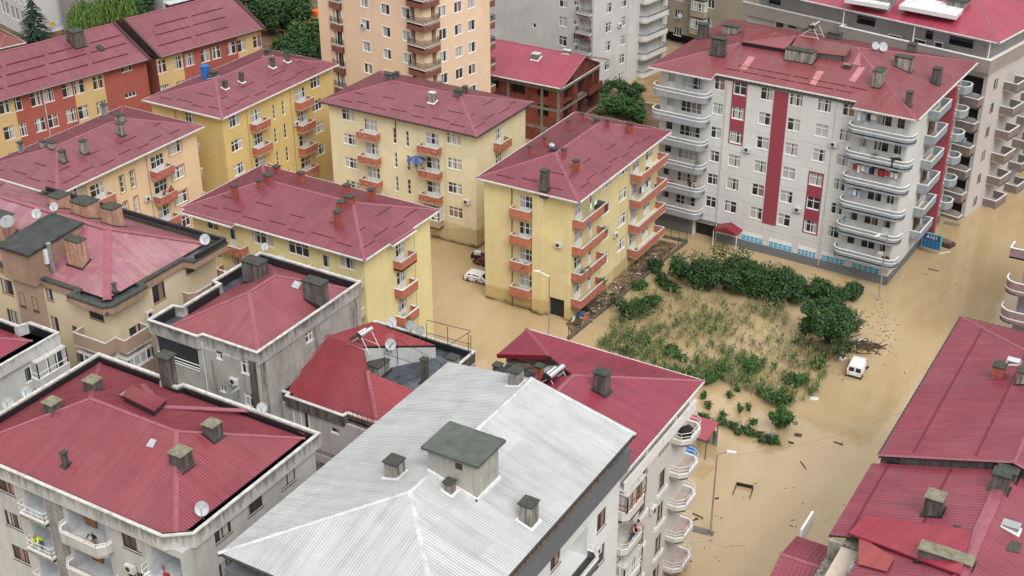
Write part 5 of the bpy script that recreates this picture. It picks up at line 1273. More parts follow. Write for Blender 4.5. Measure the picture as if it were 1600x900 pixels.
def wslab(b, name, px, z, mat, th=.1):
    P = [b.loc(at(x, y, z)) for x, y in px]; m = MB(); d = V((0, 0, -th)); m.face(P, 0, [(p.x, p.y) for p in P]); m.face([p+d for p in reversed(P)])
    for i in range(len(P)): a, c2 = P[i], P[(i+1) % len(P)]; m.face([a+d, c2+d, c2, a])
    return m.build(name, [mat], b.root)
wslab(X_, 'white_roof_sheet', [(1405, 8), (1495, 25), (1512, 6), (1430, -12)], 24.9, WHITER, .5)
wslab(X_, 'white_roof_sheet', [(1320, -2), (1388, 9), (1400, -10), (1340, -20)], 24.7, WHITER, .5)
m = MB(); p = X_.loc(at(1496, 14, 24.5)); m.box(p.x-1.2, p.y-.6, 23.5, p.x+1.0, p.y+.8, 25.6); m.build('chimney', [CONC], X_.root)
m = MB(); m.box(p.x-1.4, p.y-.8, 25.602, p.x+1.2, p.y+1.0, 25.75); m.build('chimney_cap', [CAPM], X_.root)
p = X_.loc(at(1374, 2, 24.5)); m = MB(); m.box(p.x-1.6, p.y-.6, 23.5, p.x+1.6, p.y+1.4, 26.0); m.build('roof_hut', [CONC], X_.root)

# --- Z : block at the upper right edge
Z_ = Bld('apartment_block', 'brownish block at the top right edge with wide railed balconies down to the water', 'apartment block', -38.0, 188.0, 24.0, 14.0, 21.0, wallmat('tan render', (.44, .37, .30), amt=.2), R(-13))
for k in range(7):
    z = 17.6-3.0*k
    if z < .4: continue
    Z_.hole('A', 8.6, 14.5, z, z+2.3, .5, 'dark'); Z_.balcony('A', 8.0, 15.5, z-.1, 1.7, 'box', XB, h=1.0, parh=.7, rail=WHITE, cap=WHITE); Z_.win('A', 18, z+1.3, 2.0, 1.5, 'w3'); Z_.win('B', 5, z+1.3, 1.4, 1.4, 'w2')
Z_.walls(); m = MB(); m.box(-.5, -.5, 21, 24.5, 14.5, 21.3); m.build('roof_slab', [CAPM], Z_.root)

# --- school, two wings
SR_ = wallmat('brick red school render', (.36, .10, .08), amt=.2, streak=.3)
SY_ = wallmat('yellow school render', (.58, .42, .20), amt=.15, streak=.2)
cs, sn = math.cos(R(-12.4)), math.sin(R(-12.4))
def school(label, p2, L, W, eave, hr, secs, winpx, smalls, rows, drop, ridgeL):
    p1 = (p2[0]+L*sn, p2[1]-L*cs); p0 = (p1[0]-W*cs, p1[1]-W*sn)
    b = Bld('school_wing', label, 'school', p0[0], p0[1], W, L, eave-.4, SR_, R(-12.4), group='school wings')
    for px, py in winpx:
        u, z = b.uz('B', px, py)
        for k in range(rows): b.win('B', u, z-drop*k, 1.45, 1.75, 'w2t', pane='mid')
    for px, py in smalls:
        u, z = b.uz('B', px, py); b.win('B', u, z, 1.7, .6, 'w3', pane='dark')
    b.walls()
    for px0, px1 in secs:       # yellow bays, separated out as thin render panels with their own openings
        u0 = b.uz('B', px0, 150)[0]; u1 = b.uz('B', px1, 150)[0]
        u0, u1 = max(0, u0), min(L, u1); m = MB()
        hs_ = [h for h in b.holes['B'] if u0 < (h[0]+h[1])/2 < u1]; us = sorted({u0, u1, *[x for h in hs_ for x in h[:2]]}); zs = sorted({0, eave-.42, *[x for h in hs_ for x in h[2:4]]})
        for i in range(len(us)-1):
            for j in range(len(zs)-1):
                cu, cz = (us[i]+us[i+1])/2, (zs[j]+zs[j+1])/2
                if any(h[0] < cu < h[1] and h[2] < cz < h[3] for h in hs_): continue
                m.box(us[i], -.03, zs[j], us[i+1], -.002, zs[j+1])
        m.build('yellow_bay', [SY_], b.root, b.fp('B', 0, 0, 0), b.ang('B'))
    b.hip(eave, hr, REDP, box=(-.7, -.3, W+.7, L+.3), e0=0, e1=0, gable0=True, gable1=True, ribs=.28, guards=False, gutm=DARKG)
    for row, (a, c2) in enumerate(((.25, .95), (.5, .8), (.72, .9))):
        run = (W+1.4)/2; x = W+.7-run*a*.95; n = int(L/6)
        for i in range(n):
            zz = eave+hr*(W+.7-x)/run; mm = MB(); mm.bar((x, .8+i*6+row, zz+.02), (x, min(L-.5, 6.2+i*6+row), zz+.02), .1, .09); mm.build('snow_guard', [plain('dark red snow guard', (.15, .02, .028), .4)], b.roofobj)
    return b
S1 = school('brick red and yellow school wing at the left edge with one chimney', (-129.9, 123.4), 44, 14.2, 14.0, 3.3, [(-40, 20), (117, 166)],
            [(7, 167), (26, 163), (56, 155), (76, 149), (105, 141), (124, 136), (153, 129)], [(198, 108), (204, 148)], 3, 3.45, None)
S2 = school('upper school wing beyond the roof joint, without a chimney', (-125.0, 141.2), 16.9, 14.2, 14.2, 3.6, [(244, 290), (385, 425)],
            [(253, 104), (279, 98), (296, 93), (321, 87), (338, 82), (362, 75), (378, 71), (402, 65)], [], 3, 3.45, None)
for c in [(120, 71, 43, 1.9, 1.6, 'dark')]: S1.chimney(*c[:5], style=c[5])
roof_slab(S1, 'roof_hatch', [(149, 74), (158, 81), (165, 78), (156, 71)], .15, BLACK)
for b in (S1, S2):
    m = MB(); zz = b.H+.4; W = b.W; hr = 3.3 if b is S1 else 3.6
    for y0 in (-.35, b.D+.15):
        m.bar((W+.75, y0, zz-.05), (W/2, y0, zz+hr+.02), .3, .22); m.bar((W/2, y0, zz+hr+.02), (-.75, y0, zz-.05), .3, .22)
        m.face([(0, y0+.1, zz-.4), (W, y0+.1, zz-.4), (W/2, y0+.1, zz+hr-.1)])
    m.build('verge', [plain('dark brown verge', (.07, .035, .035))], b.root); b.pipe('B', b.D-.4, 0, b.H, plain('orange brown downpipe', (.35, .14, .06)))
S1.pipe('B', S1.uz('B', 69, 160)[0], 2, 13.6, GUT)

# --- top left: white hospital-like block with a mural board, grey block, shop
TL = Bld('office_block', 'white block in the top left corner with a mural board on its blank wall', 'office block', -212, 160, 26, 10, 24, wallmat('white render', (.62, .62, .60), amt=.08, streak=.1), R(-17))
pA = at(43, 60, 0)
TL.root.location = (pA.x-26*math.cos(R(-17)), pA.y-26*math.sin(R(-17)), 0); TL.base = Vector(TL.root.location)
for px, py in ((4, 10), (11, 13), (20, 19), (27, 22), (36, 28)):
    u, z = TL.uz('A', px, py)
    for k in range(-3, 4):
        zz = z-3.6*k
        if 1 < zz < 23: TL.win('A', u, zz, 1.25, 2.3, 'w2', pane='dark')
TL.walls(); m = MB(); m.box(-.3, -.3, 24, 26.3, 10.3, 24.3); m.build('roof_slab', [CAPM], TL.root)
u0, z0 = TL.uz('B', 73, 51); u1, z1 = TL.uz('B', 103, 35)
m = MB(); m.box(u0, -.08, z0-.2, u1, -.02, z1+.2); mu = m.build('mural_board', [plain('white board', (.70, .73, .74), .5, 0, .04)], TL.root, TL.fp('B', 0, 0, 0), TL.ang('B'))
def text_part(txt, parent, loc, rotm, size, mat, name='lettering', ext=.01):
    cu = bpy.data.curves.new(name, 'FONT'); cu.body = txt; cu.size = size; cu.extrude = ext; cu.align_x = 'CENTER'; cu.align_y = 'CENTER'
    ob = bpy.data.objects.new(name, cu); COL.objects.link(ob); bpy.context.view_layer.update()
    me_ = bpy.data.meshes.new_from_object(ob.evaluated_get(bpy.context.evaluated_depsgraph_get())); bpy.data.objects.remove(ob)
    me_.materials.clear(); me_.materials.append(mat)
    o = link(name, me_, parent, loc); o.rotation_euler = rotm; return o
lw = u1-u0
# blue blurred swoosh of letter strokes and an orange blot, as the board shows them
m = MB(); rn = random.Random(3)
for i in range(11):
    x = u0+lw*(.12+.065*i); zc = (z0+z1)/2-.25+.09*i; s_ = .28+.03*i
    m.face([(x, -.085, zc-s_), (x+.14*lw/6, -.085, zc-s_+.05), (x+.26*lw/6, -.085, zc+s_), (x+.12*lw/6, -.085, zc+s_-.05)])
m.build('blue_lettering', [plain('blue board paint', (.03, .17, .50))], mu)
m = MB(); cxx, czz = u0+lw*.33, (z0+z1)/2+.75
m.face([(cxx+.95*math.cos(t)*lw/6, -.084, czz+.42*math.sin(t)) for t in [i*math.pi/8 for i in range(16)]]); m.build('orange_blot', [plain('orange board paint', (.75, .38, .08))], mu)
TG = Bld('apartment_block', 'narrow mauve grey block beside the blank white wall in the top left', 'apartment block', 0, 0, 9, 10, 23, wallmat('mauve grey render', (.34, .30, .30), amt=.15), R(-17))
pB = at(101, 52, 0); TG.root.location = (pB.x, pB.y, 0); TG.base = Vector(TG.root.location)
for k in range(6): TG.win('A', TG.uz('A', 110, 19)[0], TG.uz('A', 110, 19)[1]-3.1*k+3.1, 1.6, 1.7, 'w2t')
TG.walls(); m = MB(); m.box(-.3, -.3, 23, 9.3, 10.3, 23.3); m.build('roof_slab', [CAPM], TG.root)
SH = Bld('shop_building', 'low pale building behind the school ridge with a dark signboard over its red awning', 'shop', 0, 0, 12, 9, 9, wallmat('pale shop render', (.5, .5, .48), amt=.3), R(-12))
pC = at(257, 22, 3.0); SH.root.location = (pC.x-12*math.cos(R(-12)), pC.y-12*math.sin(R(-12)), 0); SH.base = Vector(SH.root.location); SH.walls()
m = MB(); m.box(.2, -1.5, 4.8, 8.9, -.02, 5.0); m.build('shop_awning', [plain('mint white awning', (.55, .62, .60))], SH.root, SH.fp('B', 0, 0, 0), SH.ang('B'))
m = MB(); m.box(.4, -.5, 3.6, 3.6, -.02, 4.6); m.build('red_signboard', [plain('dark red board', (.22, .015, .02))], SH.root, SH.fp('B', 0, 0, 0), SH.ang('B'))
m = MB(); m.box(3.7, -.5, 3.6, 8.8, -.02, 4.6); so_ = m.build('dark_signboard', [plain('dark teal board', (.02, .05, .06))], SH.root, SH.fp('B', 0, 0, 0), SH.ang('B'))
m = MB()
for i in range(9): m.box(4.3+i*.42, -.52, 3.95, 4.55+i*.42, -.503, 4.2)
m.build('sign_lettering', [WHITE], so_)
OB = Bld('low_house', 'small ochre house with an orange red roof at the left edge behind the school roof', 'house', 0, 0, 12, 3, 3.4, wallmat('ochre stucco', (.45, .36, .2)), R(-17))
pD = at(16, 78, 3.4); OB.root.location = (pD.x-12*math.cos(R(-17))-2, pD.y-12*math.sin(R(-17)), 0); OB.base = Vector(OB.root.location); OB.walls()
OB.hip(3.7, 1.2, roofmat('orange roof sheet', (.22, .06, .045)), guards=False)

# ================================================================== LIVING AND LOOSE THINGS
def leaves(m, c, r, n, ls, rn, mi=0, flat=.75, shell=.55):
    """leaf faces through the volume of one lobe, denser outside"""
    for _ in range(n):
        d = Vector((rn.gauss(0, 1), rn.gauss(0, 1), rn.gauss(0, 1))); d.normalize()
        k = (shell+(1-shell)*rn.random())*(1+rn.gauss(0, .09)); p = c+Vector((d.x*r.x, d.y*r.y, d.z*r.z))*k
        a = Vector((rn.gauss(0, 1), rn.gauss(0, 1), rn.gauss(0, flat))).normalized(); nrm = (d+Vector((rn.gauss(0, .6), rn.gauss(0, .6), rn.gauss(0, .6)+.5))).normalized()
        b = nrm.cross(a)
        if b.length < .05: continue
        b.normalize(); a = b.cross(nrm); s = ls*rn.uniform(.6, 1.35)
        m.face([p-a*s, p+b*s*.5, p+a*s, p-b*s*.5], mi)
def shrub(name, label, cat, x, y, z, rx, ry, h, n=1600, ls=.16, mat=None, lobes=7, group=None, trunk=.0, seed=0, crown='foliage'):
    rn = random.Random(seed or int(x*31+y*17)); root = link(name, None, None, (x, y, z), rn.random()*6, label, cat, group)
    m = MB()
    L = []
    for i in range(lobes):
        a = rn.random()*6.28; q = math.sqrt(rn.random())*.85
        c = Vector((rx*q*math.cos(a), ry*q*math.sin(a), trunk+(h-trunk)*rn.uniform(.25, .82)))
        s = rn.uniform(.2, .5); L.append((c, Vector((rx*s, ry*s, (h-trunk)*s*.75))))
    L.append((Vector((0, 0, trunk+(h-trunk)*.45)), Vector((rx*.6, ry*.6, (h-trunk)*.4))))
    for c, r in L: leaves(m, c, r, int(n/len(L)), ls, rn)
    for _ in range(int(14+n/60)):           # shoots that break the outline
        c, r = L[rn.randrange(len(L))]; d = Vector((rn.gauss(0, 1), rn.gauss(0, 1), abs(rn.gauss(.5, .7)))).normalized(); p0 = c+Vector((d.x*r.x, d.y*r.y, d.z*r.z))*.8; ln = rn.uniform(.25, .75)*(.5+.25*min(rx, 3))
        for t in range(12):
            q = p0+d*ln*t/11+Vector((0, 0, -.12*(t/11)**2)); a = Vector((rn.gauss(0, 1), rn.gauss(0, 1), rn.gauss(0, .6))).normalized(); b = a.cross(Vector((0, 0, 1))+d*.3)
            if b.length > .1: b.normalize(); s = ls*rn.uniform(.7, 1.2); m.face([q, q+a*s*.6+b*s*.35, q+a*s*1.3, q+a*s*.6-b*s*.35])
    m.build(crown, [mat or LEAFD], root)
    m = MB()
    for i in range(5 if trunk else 4):
        c, r = L[i % len(L)]; b = Vector((rn.uniform(-.1, .1), rn.uniform(-.1, .1), -.3)); k = Vector((c.x*.3, c.y*.3, trunk*.8+c.z*.25))
        m.tube(b, k, .05+h*.018, 6, .03+h*.01); m.tube(k, c, .03+h*.01, 5, .012)
    m.build('trunk' if trunk else 'stems', [BARK], root); return root

# garden plot: dark shrubs
p = [(1088, 452, 2.9, 3.0, 3.9), (1130, 450, 3.0, 2.8, 4.3), (1168, 455, 2.8, 2.9, 3.8), (1205, 464, 3.0, 3.0, 3.6), (1245, 470, 2.7, 2.6, 3.0), (1287, 468, 2.4, 1.7, 2.1), (1325, 466, 1.8, 1.1, 1.3)]
nm = ['westernmost', 'second from the left', 'third from the left', 'middle', 'third from the right', 'second from the right', 'small trailing last one']
for i, (px, py, rx, ry, h) in enumerate(p):
    w0 = at(px, py); lab = ['leftmost tall dark shrub of the hedge row below the white block', 'second dark shrub from the left in the garden hedge row', 'third dark shrub from the left in the garden hedge row', 'broad dark shrub at the middle of the garden hedge row',
                            'fifth dark shrub from the left in the garden hedge row', 'low dark shrub second from the right end of the hedge row', 'smallest shrub trailing off the right end of the hedge row'][i]
    shrub('shrub', lab, 'shrub', w0.x, w0.y, 0, rx, ry, h, 4200, .17, LEAFD, 15, 'dark shrubs in the flooded garden', seed=20+i)
w0 = at(1292, 540); shrub('fruit_tree', 'round dark leafy tree at the street corner of the garden near the stranded van', 'tree', w0.x, w0.y, 0, 3.9, 3.3, 5.0, 7500, .19, LEAFD, 20, None, .7, 77, 'crown')
for i, (px, py, rx, ry, h, lab) in enumerate([(985, 496, 2.6, 1.7, 1.8, 'low spreading bush nearest the yellow block in the flooded garden'), (1015, 478, 2.2, 1.5, 1.6, 'low bush just behind the spreading bush nearest the yellow block'),
        (1040, 452, 2.0, 1.1, 1.4, 'thin straggling bush halfway along the garden wall'), (1022, 425, .9, .8, 1.6, 'small upright bush growing beside the low garden wall'), (1062, 432, 1.0, .9, 1.3, 'ragged bush between the garden wall and the hedge row'),
        (1000, 452, .9, .8, 1.2, 'small sapling bush tight against the low garden wall')]):
    w0 = at(px, py); shrub('bush', lab, 'bush', w0.x, w0.y, 0, rx, ry, h, 1300, .15, LEAFD if i < 4 else LEAFM, 6, 'bushes by the garden wall', seed=50+i)
for i, (px, py, rx, ry, h, n, lab) in enumerate([(1215, 668, 1.5, 1.2, 2.4, 2200, 'tall green bush at the lower right corner of the garden'), (1215, 635, 1.5, 1.5, 1.7, 1600, 'rounded green bush just behind the lower right corner bush'), (1075, 600, 2.4, 1.6, 1.5, 2000, 'broad green vine clump behind the crimson roof edge'), (1120, 590, 1.6, 1.3, 1.4, 1400, 'green vine clump right of the broad one by the crimson roof'),
        (1175, 578, 1.6, 1.3, 1.3, 1300, 'mid green clump at the centre of the maize'), (1245, 602, 1.3, 1.2, 1.3, 1100, 'green clump near the right edge of the maize'), (1055, 560, 1.5, 1.2, 1.3, 1200, 'green clump on the left side of the maize'), (1280, 575, 1.2, 1.1, 1.2, 1000, 'green clump beside the debris by the van')]):
    w0 = at(px, py); shrub('bush', lab, 'bush', w0.x, w0.y, 0, rx, ry, h, n, .14, LEAFM, 7, 'green clumps among the maize', seed=70+i)
for i, (px, py) in enumerate([(1108, 640), (1138, 622), (1155, 645), (1168, 640), (1176, 664), (1186, 618), (1128, 652), (1098, 622), (1150, 612)]):
    w0 = at(px, py); shrub('small_plant', 'small green plant standing alone in the water at the bottom of the garden', 'plant', w0.x, w0.y, 0, .42, .42, .95, 220, .10, LEAFM, 3, 'small lone plants in the garden water', seed=90+i)
for i in range(9):
    t = i/8; w0 = at(1096+(1208-1096)*t, 656+(694-656)*t+3*math.sin(i*2)); shrub('hedge_plant', 'scrubby plant in the sagging hedge along the bottom edge of the garden', 'plant', w0.x, w0.y, 0, .9, .55, .75+.3*(i % 2), 420, .10, LEAFD if i % 2 else LEAFM, 4, 'sagging hedge plants', seed=120+i)
# maize, uncountable
rn = random.Random(11); m = MB()
poly = [(1010, 455), (1090, 468), (1230, 482), (1235, 520), (1300, 560), (1275, 620), (1225, 640), (1130, 600), (1040, 590), (935, 545), (960, 505)]
def inside(x, y, P):
    c = False; j = len(P)-1
    for i in range(len(P)):
        if (P[i][1] > y) != (P[j][1] > y) and x < (P[j][0]-P[i][0])*(y-P[i][1])/(P[j][1]-P[i][1])+P[i][0]: c = not c
        j = i
    return c
PW = [tuple(at(*q).xy) for q in poly]
def stalk(m, x, y, h, rn, mi=0):
    lean = Vector((rn.gauss(0, .12), rn.gauss(0, .12), 1)); b = Vector((x, y, -.1))
    m.tube(b, b+lean*h, .018, 3, .008, mi, caps=False)
    for k in range(rn.randint(5, 8)):
        a = rn.random()*6.28; z = rn.uniform(.2, .95)*h; o = b+lean*z; d = Vector((math.cos(a), math.sin(a), 0)); s = Vector((-d.y, d.x, 0))*.045; L = rn.uniform(.35, .65)
        p1 = o+d*L*.5+Vector((0, 0, .22)); p2 = o+d*L+Vector((0, 0, rn.uniform(-.15, .1)))
        m.face([o-s*.5, o+s*.5, p1+s, p1-s], mi); m.face([p1-s, p1+s, p2], mi)
cnt = 0
while cnt < 1150:
    x = rn.uniform(-58, -30); y = rn.uniform(98, 132)
    if not inside(x, y, PW): continue
    dens = .34+.5*math.sin(x*.55+1.3)*math.cos(y*.42+.6)+.2*math.sin(y*1.9+x*.3)+max(0, (114-y)*.06)
    row = math.sin(x*5.2)
    if rn.random() > max(.08, dens) or row < -.2: continue
    stalk(m, x, y, rn.uniform(.7, 1.7), rn, 0 if rn.random() < (.62 if y > 114 else .3) else 1); cnt += 1
m.build('maize', [LEAFC, LEAFM], kind='stuff', label='patchy drowned maize standing in brown water')
# garden by the brick shell
for i, (px, py, rx, ry, h, lab) in enumerate([(925, 178, 3.2, 2.2, 2.8, 'bright broad-leaved bush against the unfinished brick house'), (960, 180, 3.2, 2.4, 2.9, 'bright green bush in the middle of the small orchard by the brick house'), (990, 188, 2.6, 2.2, 2.6, 'green bush beside the rounded balconies of the long white block'), (985, 150, 3.2, 1.6, 2.0, 'dark low bush at the back of the small orchard'), (940, 152, 2.6, 1.4, 2.0, 'low bush behind the brick house near the grey tower')]):
    w0 = at(px, py); shrub('bush', lab, 'bush', w0.x, w0.y, .1, rx, ry, h, 2200, .24, LEAFM if i < 3 else LEAFD, 8, 'bushes in the small orchard', seed=150+i)
# trees behind the school
for i, (px, py, zc, r, h, lab, mt) in enumerate([(462, 76, 4, 4.4, 8, 'dense dark tree beside the peach tower nearest the school end', LEAFD), (500, 70, 4, 3.6, 8.0, 'bright green tree touching the balconies of the peach tower', LEAFM), (452, 30, 3, 3.6, 7.0, 'dark green tree behind the pair beside the peach tower', LEAFD),
        (440, 12, 4, 5.0, 9, 'dark tree at the top edge left of the play tower', LEAFD), (395, 12, 4, 5.0, 9, 'dark tree just past the far end of the school roof', LEAFD), (420, 30, 3, 3.6, 7, 'smaller dark tree above the sports frame', LEAFD), (515, 92, 3, 3.4, 6.5, 'shaded dark tree at the foot of the peach tower', LEAFD), (480, 98, 3, 3.6, 6.5, 'dark tree low behind the ochre block roof', LEAFD), (215, 18, 4, 3.4, 7, 'small dark tree right of the willows', LEAFD)]):
    w0 = at(px, py, zc); shrub('broadleaf_tree', lab, 'tree', w0.x, w0.y, 0, r, r, h, 4200, .30, mt, 12, 'trees behind the school', h*.22, 170+i, 'crown')
for i, (px, py, r, h, lab) in enumerate([(134, 30, 3.2, 9.5, 'smaller weeping willow right beside the mauve grey block'), (178, 18, 3.9, 10, 'large pale weeping willow above the school ridge')]):
    w0 = at(px, py, 5.5); rn = random.Random(200+i); root = link('willow_tree', None, None, (w0.x, w0.y, 0), 0, lab, 'tree', 'weeping willows'); m = MB()
    for _ in range(330):
        a = rn.random()*6.28; q = math.sqrt(rn.random()); x, y = r*q*math.cos(a), r*q*math.sin(a); zt_ = h*(1-.35*q*q)*rn.uniform(.82, 1); ln = rn.uniform(.3, .65)*h*(.5+.5*q)
        pz = zt_; px_, py_ = x, y
        while pz > zt_-ln:
            d = rn.random()*3.14; s = Vector((math.cos(d), math.sin(d), 0))*.11; o = Vector((px_, py_, pz)); o2 = o+Vector((rn.gauss(0, .08), rn.gauss(0, .08), -.6)); m.face([o-s, o+s, o2+s*.6, o2-s*.6]); pz -= .5; px_, py_ = o2.x, o2.y
    m.build('crown', [LEAFL], root); m = MB(); m.tube((0, 0, -.3), (0, 0, h*.6), .35, 8, .2)
    for k in range(5): m.tube((0, 0, h*.5), (r*.5*math.cos(k*1.3), r*.5*math.sin(k*1.3), h*.85), .14, 6, .04)
    m.build('trunk', [BARK], root)
w0 = at(60, 72); root = link('pine_tree', None, None, (w0.x, w0.y, 0), 0, 'dark conical pine in front of the blank white wall', 'tree'); m = MB(); rn = random.Random(9)
for k in range(16):
    zz = .8+k*.52; rr = 3.9*(1-k/16.5)**.85
    for j in range(max(5, int(rr*7))):
        a = rn.random()*6.28; tip = Vector((rr*math.cos(a), rr*math.sin(a), zz-.35)); base = Vector((0, 0, zz+.35))
        for t in range(9):
            q = base.lerp(tip, .2+.09*t); s = Vector((-math.sin(a), math.cos(a), 0))*(.32*(1.1-t/10)); m.face([q-s+Vector((0, 0, rn.uniform(-.1, .1))), q+Vector((math.cos(a)*.3, math.sin(a)*.3, -.12)), q+s, q+Vector((0, 0, .16))])
m.build('crown', [LEAFK], root); m = MB(); m.tube((0, 0, -.2), (0, 0, 9), .22, 8, .04); m.build('trunk', [BARK], root)

# ---- low wall and wire fence by the garden
m = MB(); a, b2, c2 = at(888, 531), at(1073, 379), at(1036, 371)
MOSS = concrete('dark mossy wall', (.15, .13, .10), (.04, .045, .03), .7)
for p_, q_ in ((a, b2), (b2, c2)): m.bar(p_+V((0, 0, -.6)), q_+V((0, 0, -.6)), .28, .95)
lw_ = m.build('garden_wall', [MOSS], label='long low mossy wall between the yellow block and the flooded garden', cat='wall')
m = MB()
fr_ = link('wire_fence', None, None, (0, 0, 0), 0, 'thin dark wire fence standing on the low garden wall', 'fence')
for i in range(13): p_ = a.lerp(b2, i/12); mm = MB(); mm.tube(p_+V((0, 0, .3)), p_+V((0, 0, 1.5)), .035, 5); mm.build('post', [IRON], fr_)
for i in range(1, 4): p_ = b2.lerp(c2, i/3); mm = MB(); mm.tube(p_+V((0, 0, .3)), p_+V((0, 0, 1.5)), .035, 5); mm.build('post', [IRON], fr_)
for h_ in (.6, 1.0, 1.4):
    m.tube(a+V((0, 0, h_)), b2+V((0, 0, h_)), .012, 3); m.tube(b2+V((0, 0, h_)), c2+V((0, 0, h_)), .012, 3)
m.build('wire', [IRON], fr_)
rn = random.Random(5); m = MB()
for _ in range(230):
    t = rn.random()**1.4; x = rn.uniform(-58.3, -56.6); y = 110.5+t*20; s = rn.uniform(.05, .3); z = .12+rn.random()*.25*(1 if y < 116 else .3)
    c_ = V((x, y, z)); d = Vector((rn.gauss(0, 1), rn.gauss(0, 1), rn.gauss(0, .25))).normalized(); m.bar(c_, c_+d*s*2.2, s*.5, s*.35, rn.randint(0, 3))
m.build('rubble', [PLANK, CEMENT, plain('mud clods', (.10, .07, .045)), plain('pale plaster bits', (.3, .27, .22))], kind='stuff', label='mud-caked rubble heaped along the foot of the yellow block')
for i, (px, py, mt, lab, w_) in enumerate([(906, 497, BLUEP, 'small blue plastic scrap at the near corner of the yellow block', .5), (915, 503, ORANGE, 'orange box lid lying in the rubble by the yellow block', .9), (912, 486, IRON, 'dark crate tipped in the rubble by the yellow block', 1.1)]):
    w0 = at(px, py); m = MB(); m.prism([(-w_/2, -.3), (w_/2, -.35), (w_/2*.9, .3), (-w_/2*1.05, .25)], 0, .35); m.box(-w_/2*.8, -.2, .35, w_/2*.7, .18, .4)
    o = m.build('scrap_box', [mt], None, (w0.x, w0.y, .2), .5+i, label=lab, cat='debris')

# ---- vehicles
_n = NT('mud splashed white car paint'); _n.set(.22); _P = _n.geo.outputs['Position']; _s = _n.n('SeparateXYZ'); _n.l(_P, _s.inputs[0])
_e = _n.mul(_s.outputs[2], _n.ramp(_n.noise(_P, 3., 5), .2, .8, -.35, .35), 'ADD'); _n.col(_n.mix(_n.ramp(_e, .42, .1), (.76, .77, .78), (.30, .21, .12))); CARW = _n.m
CARR = plain('dark red car paint', (.10, .008, .012), .2, 0, .1)
GLASS = plain('tinted car glass', (.012, .014, .016), .08)
RUB = plain('tyre rubber', (.015, .015, .015), .8)
RIMM = plain('wheel rim', (.35, .35, .36), .4, .6)
LAMPR = plain('tail lamp red', (.35, .01, .01), .2)
def loft(m, secs, mi=0, close=True):
    for a, b in zip(secs, secs[1:]):
        n = len(a)
        for i in range(n): j = (i+1) % n; m.face([a[i], a[j], b[j], b[i]], mi)
    m.face(secs[0][::-1], mi); m.face(secs[-1], mi)
def sec(x, hw, z0, z1, r=.12, hw1=None):
    t = hw if hw1 is None else hw1
    return [V((x, -hw+r*.6, z0)), V((x, hw-r*.6, z0)), V((x, hw, z0+r)), V((x, hw, (z0+z1)*.5)), V((x, t, z1-r)), V((x, t-r, z1)), V((x, -t+r, z1)), V((x, -t, z1-r)), V((x, -hw, (z0+z1)*.5)), V((x, -hw, z0+r))]
def vehicle(name, label, cat, x, y, z, rot, paint, body, cab, wins, wheels, extra, group=None, tilt=(0, 0)):
    root = link(name, None, None, (x, y, z), rot, label, cat, group); root.rotation_euler = (tilt[0], tilt[1], rot)
    m = MB(); loft(m, [sec(*s) for s in body]); o = m.build('body', [paint], root); smooth(o.data); bv = o.modifiers.new('sub', 'SUBSURF'); bv.levels = bv.render_levels = 1
    m = MB(); loft(m, [sec(*s) for s in cab]); o = m.build('cabin', [paint], root)
    for nm_, pts, mt in wins:
        m = MB(); m.face([V(q) for q in pts]); m.build(nm_, [mt], root)
    for wx, wy in wheels:
        wo = link('wheel', None, root, (wx, wy, .3), 0); s = 1 if wy > 0 else -1
        m = MB(); m.tube((0, -.1, 0), (0, .1, 0), .3, 16); m.build('tyre', [RUB], wo); m = MB(); m.tube((0, s*.1, 0), (0, s*.115, 0), .19, 12); m.build('rim', [RIMM], wo)
    for nm_, b6, mt in extra: m = MB(); m.box(*b6); m.build(nm_, [mt], root)
    return root
def side_glass(pts, hw):      # both sides, slightly proud of the cabin
    return [('side_window', [(x, -hw(z), z) for x, z in pts], GLASS), ('side_window', [(x, hw(z), z) for x, z in reversed(pts)], GLASS)]
hwf = lambda z: .80-(z-.85)*.28+.012
hb = at(742, 441.5)
vehicle('hatchback_car', 'white five-door hatchback standing hub-deep in the flood, half behind the yellow block', 'car', hb.x+.25, hb.y+.72, -.42, R(2), CARW,
    [(-1.88, .70, .32, .80), (-1.75, .80, .25, .90), (-1.2, .83, .22, .93), (0, .83, .22, .92), (1.0, .83, .22, .90), (1.6, .80, .24, .82), (1.9, .68, .3, .68)],
    [(-1.72, .74, .80, .95, .05, .70), (-1.45, .76, .8, 1.38, .08, .62), (-.9, .77, .8, 1.46, .08, .62), (0, .77, .8, 1.46, .08, .62), (.45, .77, .8, 1.40, .08, .62), (1.15, .75, .8, .92, .04, .70)],
    side_glass([(-1.35, .98), (-.72, .96), (-.72, 1.34), (-1.2, 1.32)], hwf)+side_glass([(-.62, .96), (.28, .94), (.2, 1.35), (-.62, 1.36)], hwf)+side_glass([(.36, .94), (.95, .92), (.42, 1.28)], hwf)+
    [('windscreen', [(1.12, -.60, .95), (1.12, .60, .95), (.53, .55, 1.385), (.53, -.55, 1.385)], GLASS), ('rear_window', [(-1.72, .56, 1.0), (-1.72, -.56, 1.0), (-1.53, -.5, 1.32), (-1.53, .5, 1.32)], GLASS)],
    [(-1.25, -.78), (1.2, -.78), (-1.25, .78), (1.2, .78)], [('tail_light', (-1.84, -.74, .72, -1.76, -.55, .92), LAMPR), ('tail_light', (-1.84, .55, .72, -1.76, .74, .92), LAMPR), ('door_trim', (-1.0, -.845, .5, .9, -.83, .56), RUB)])
rc = at(760, 419)
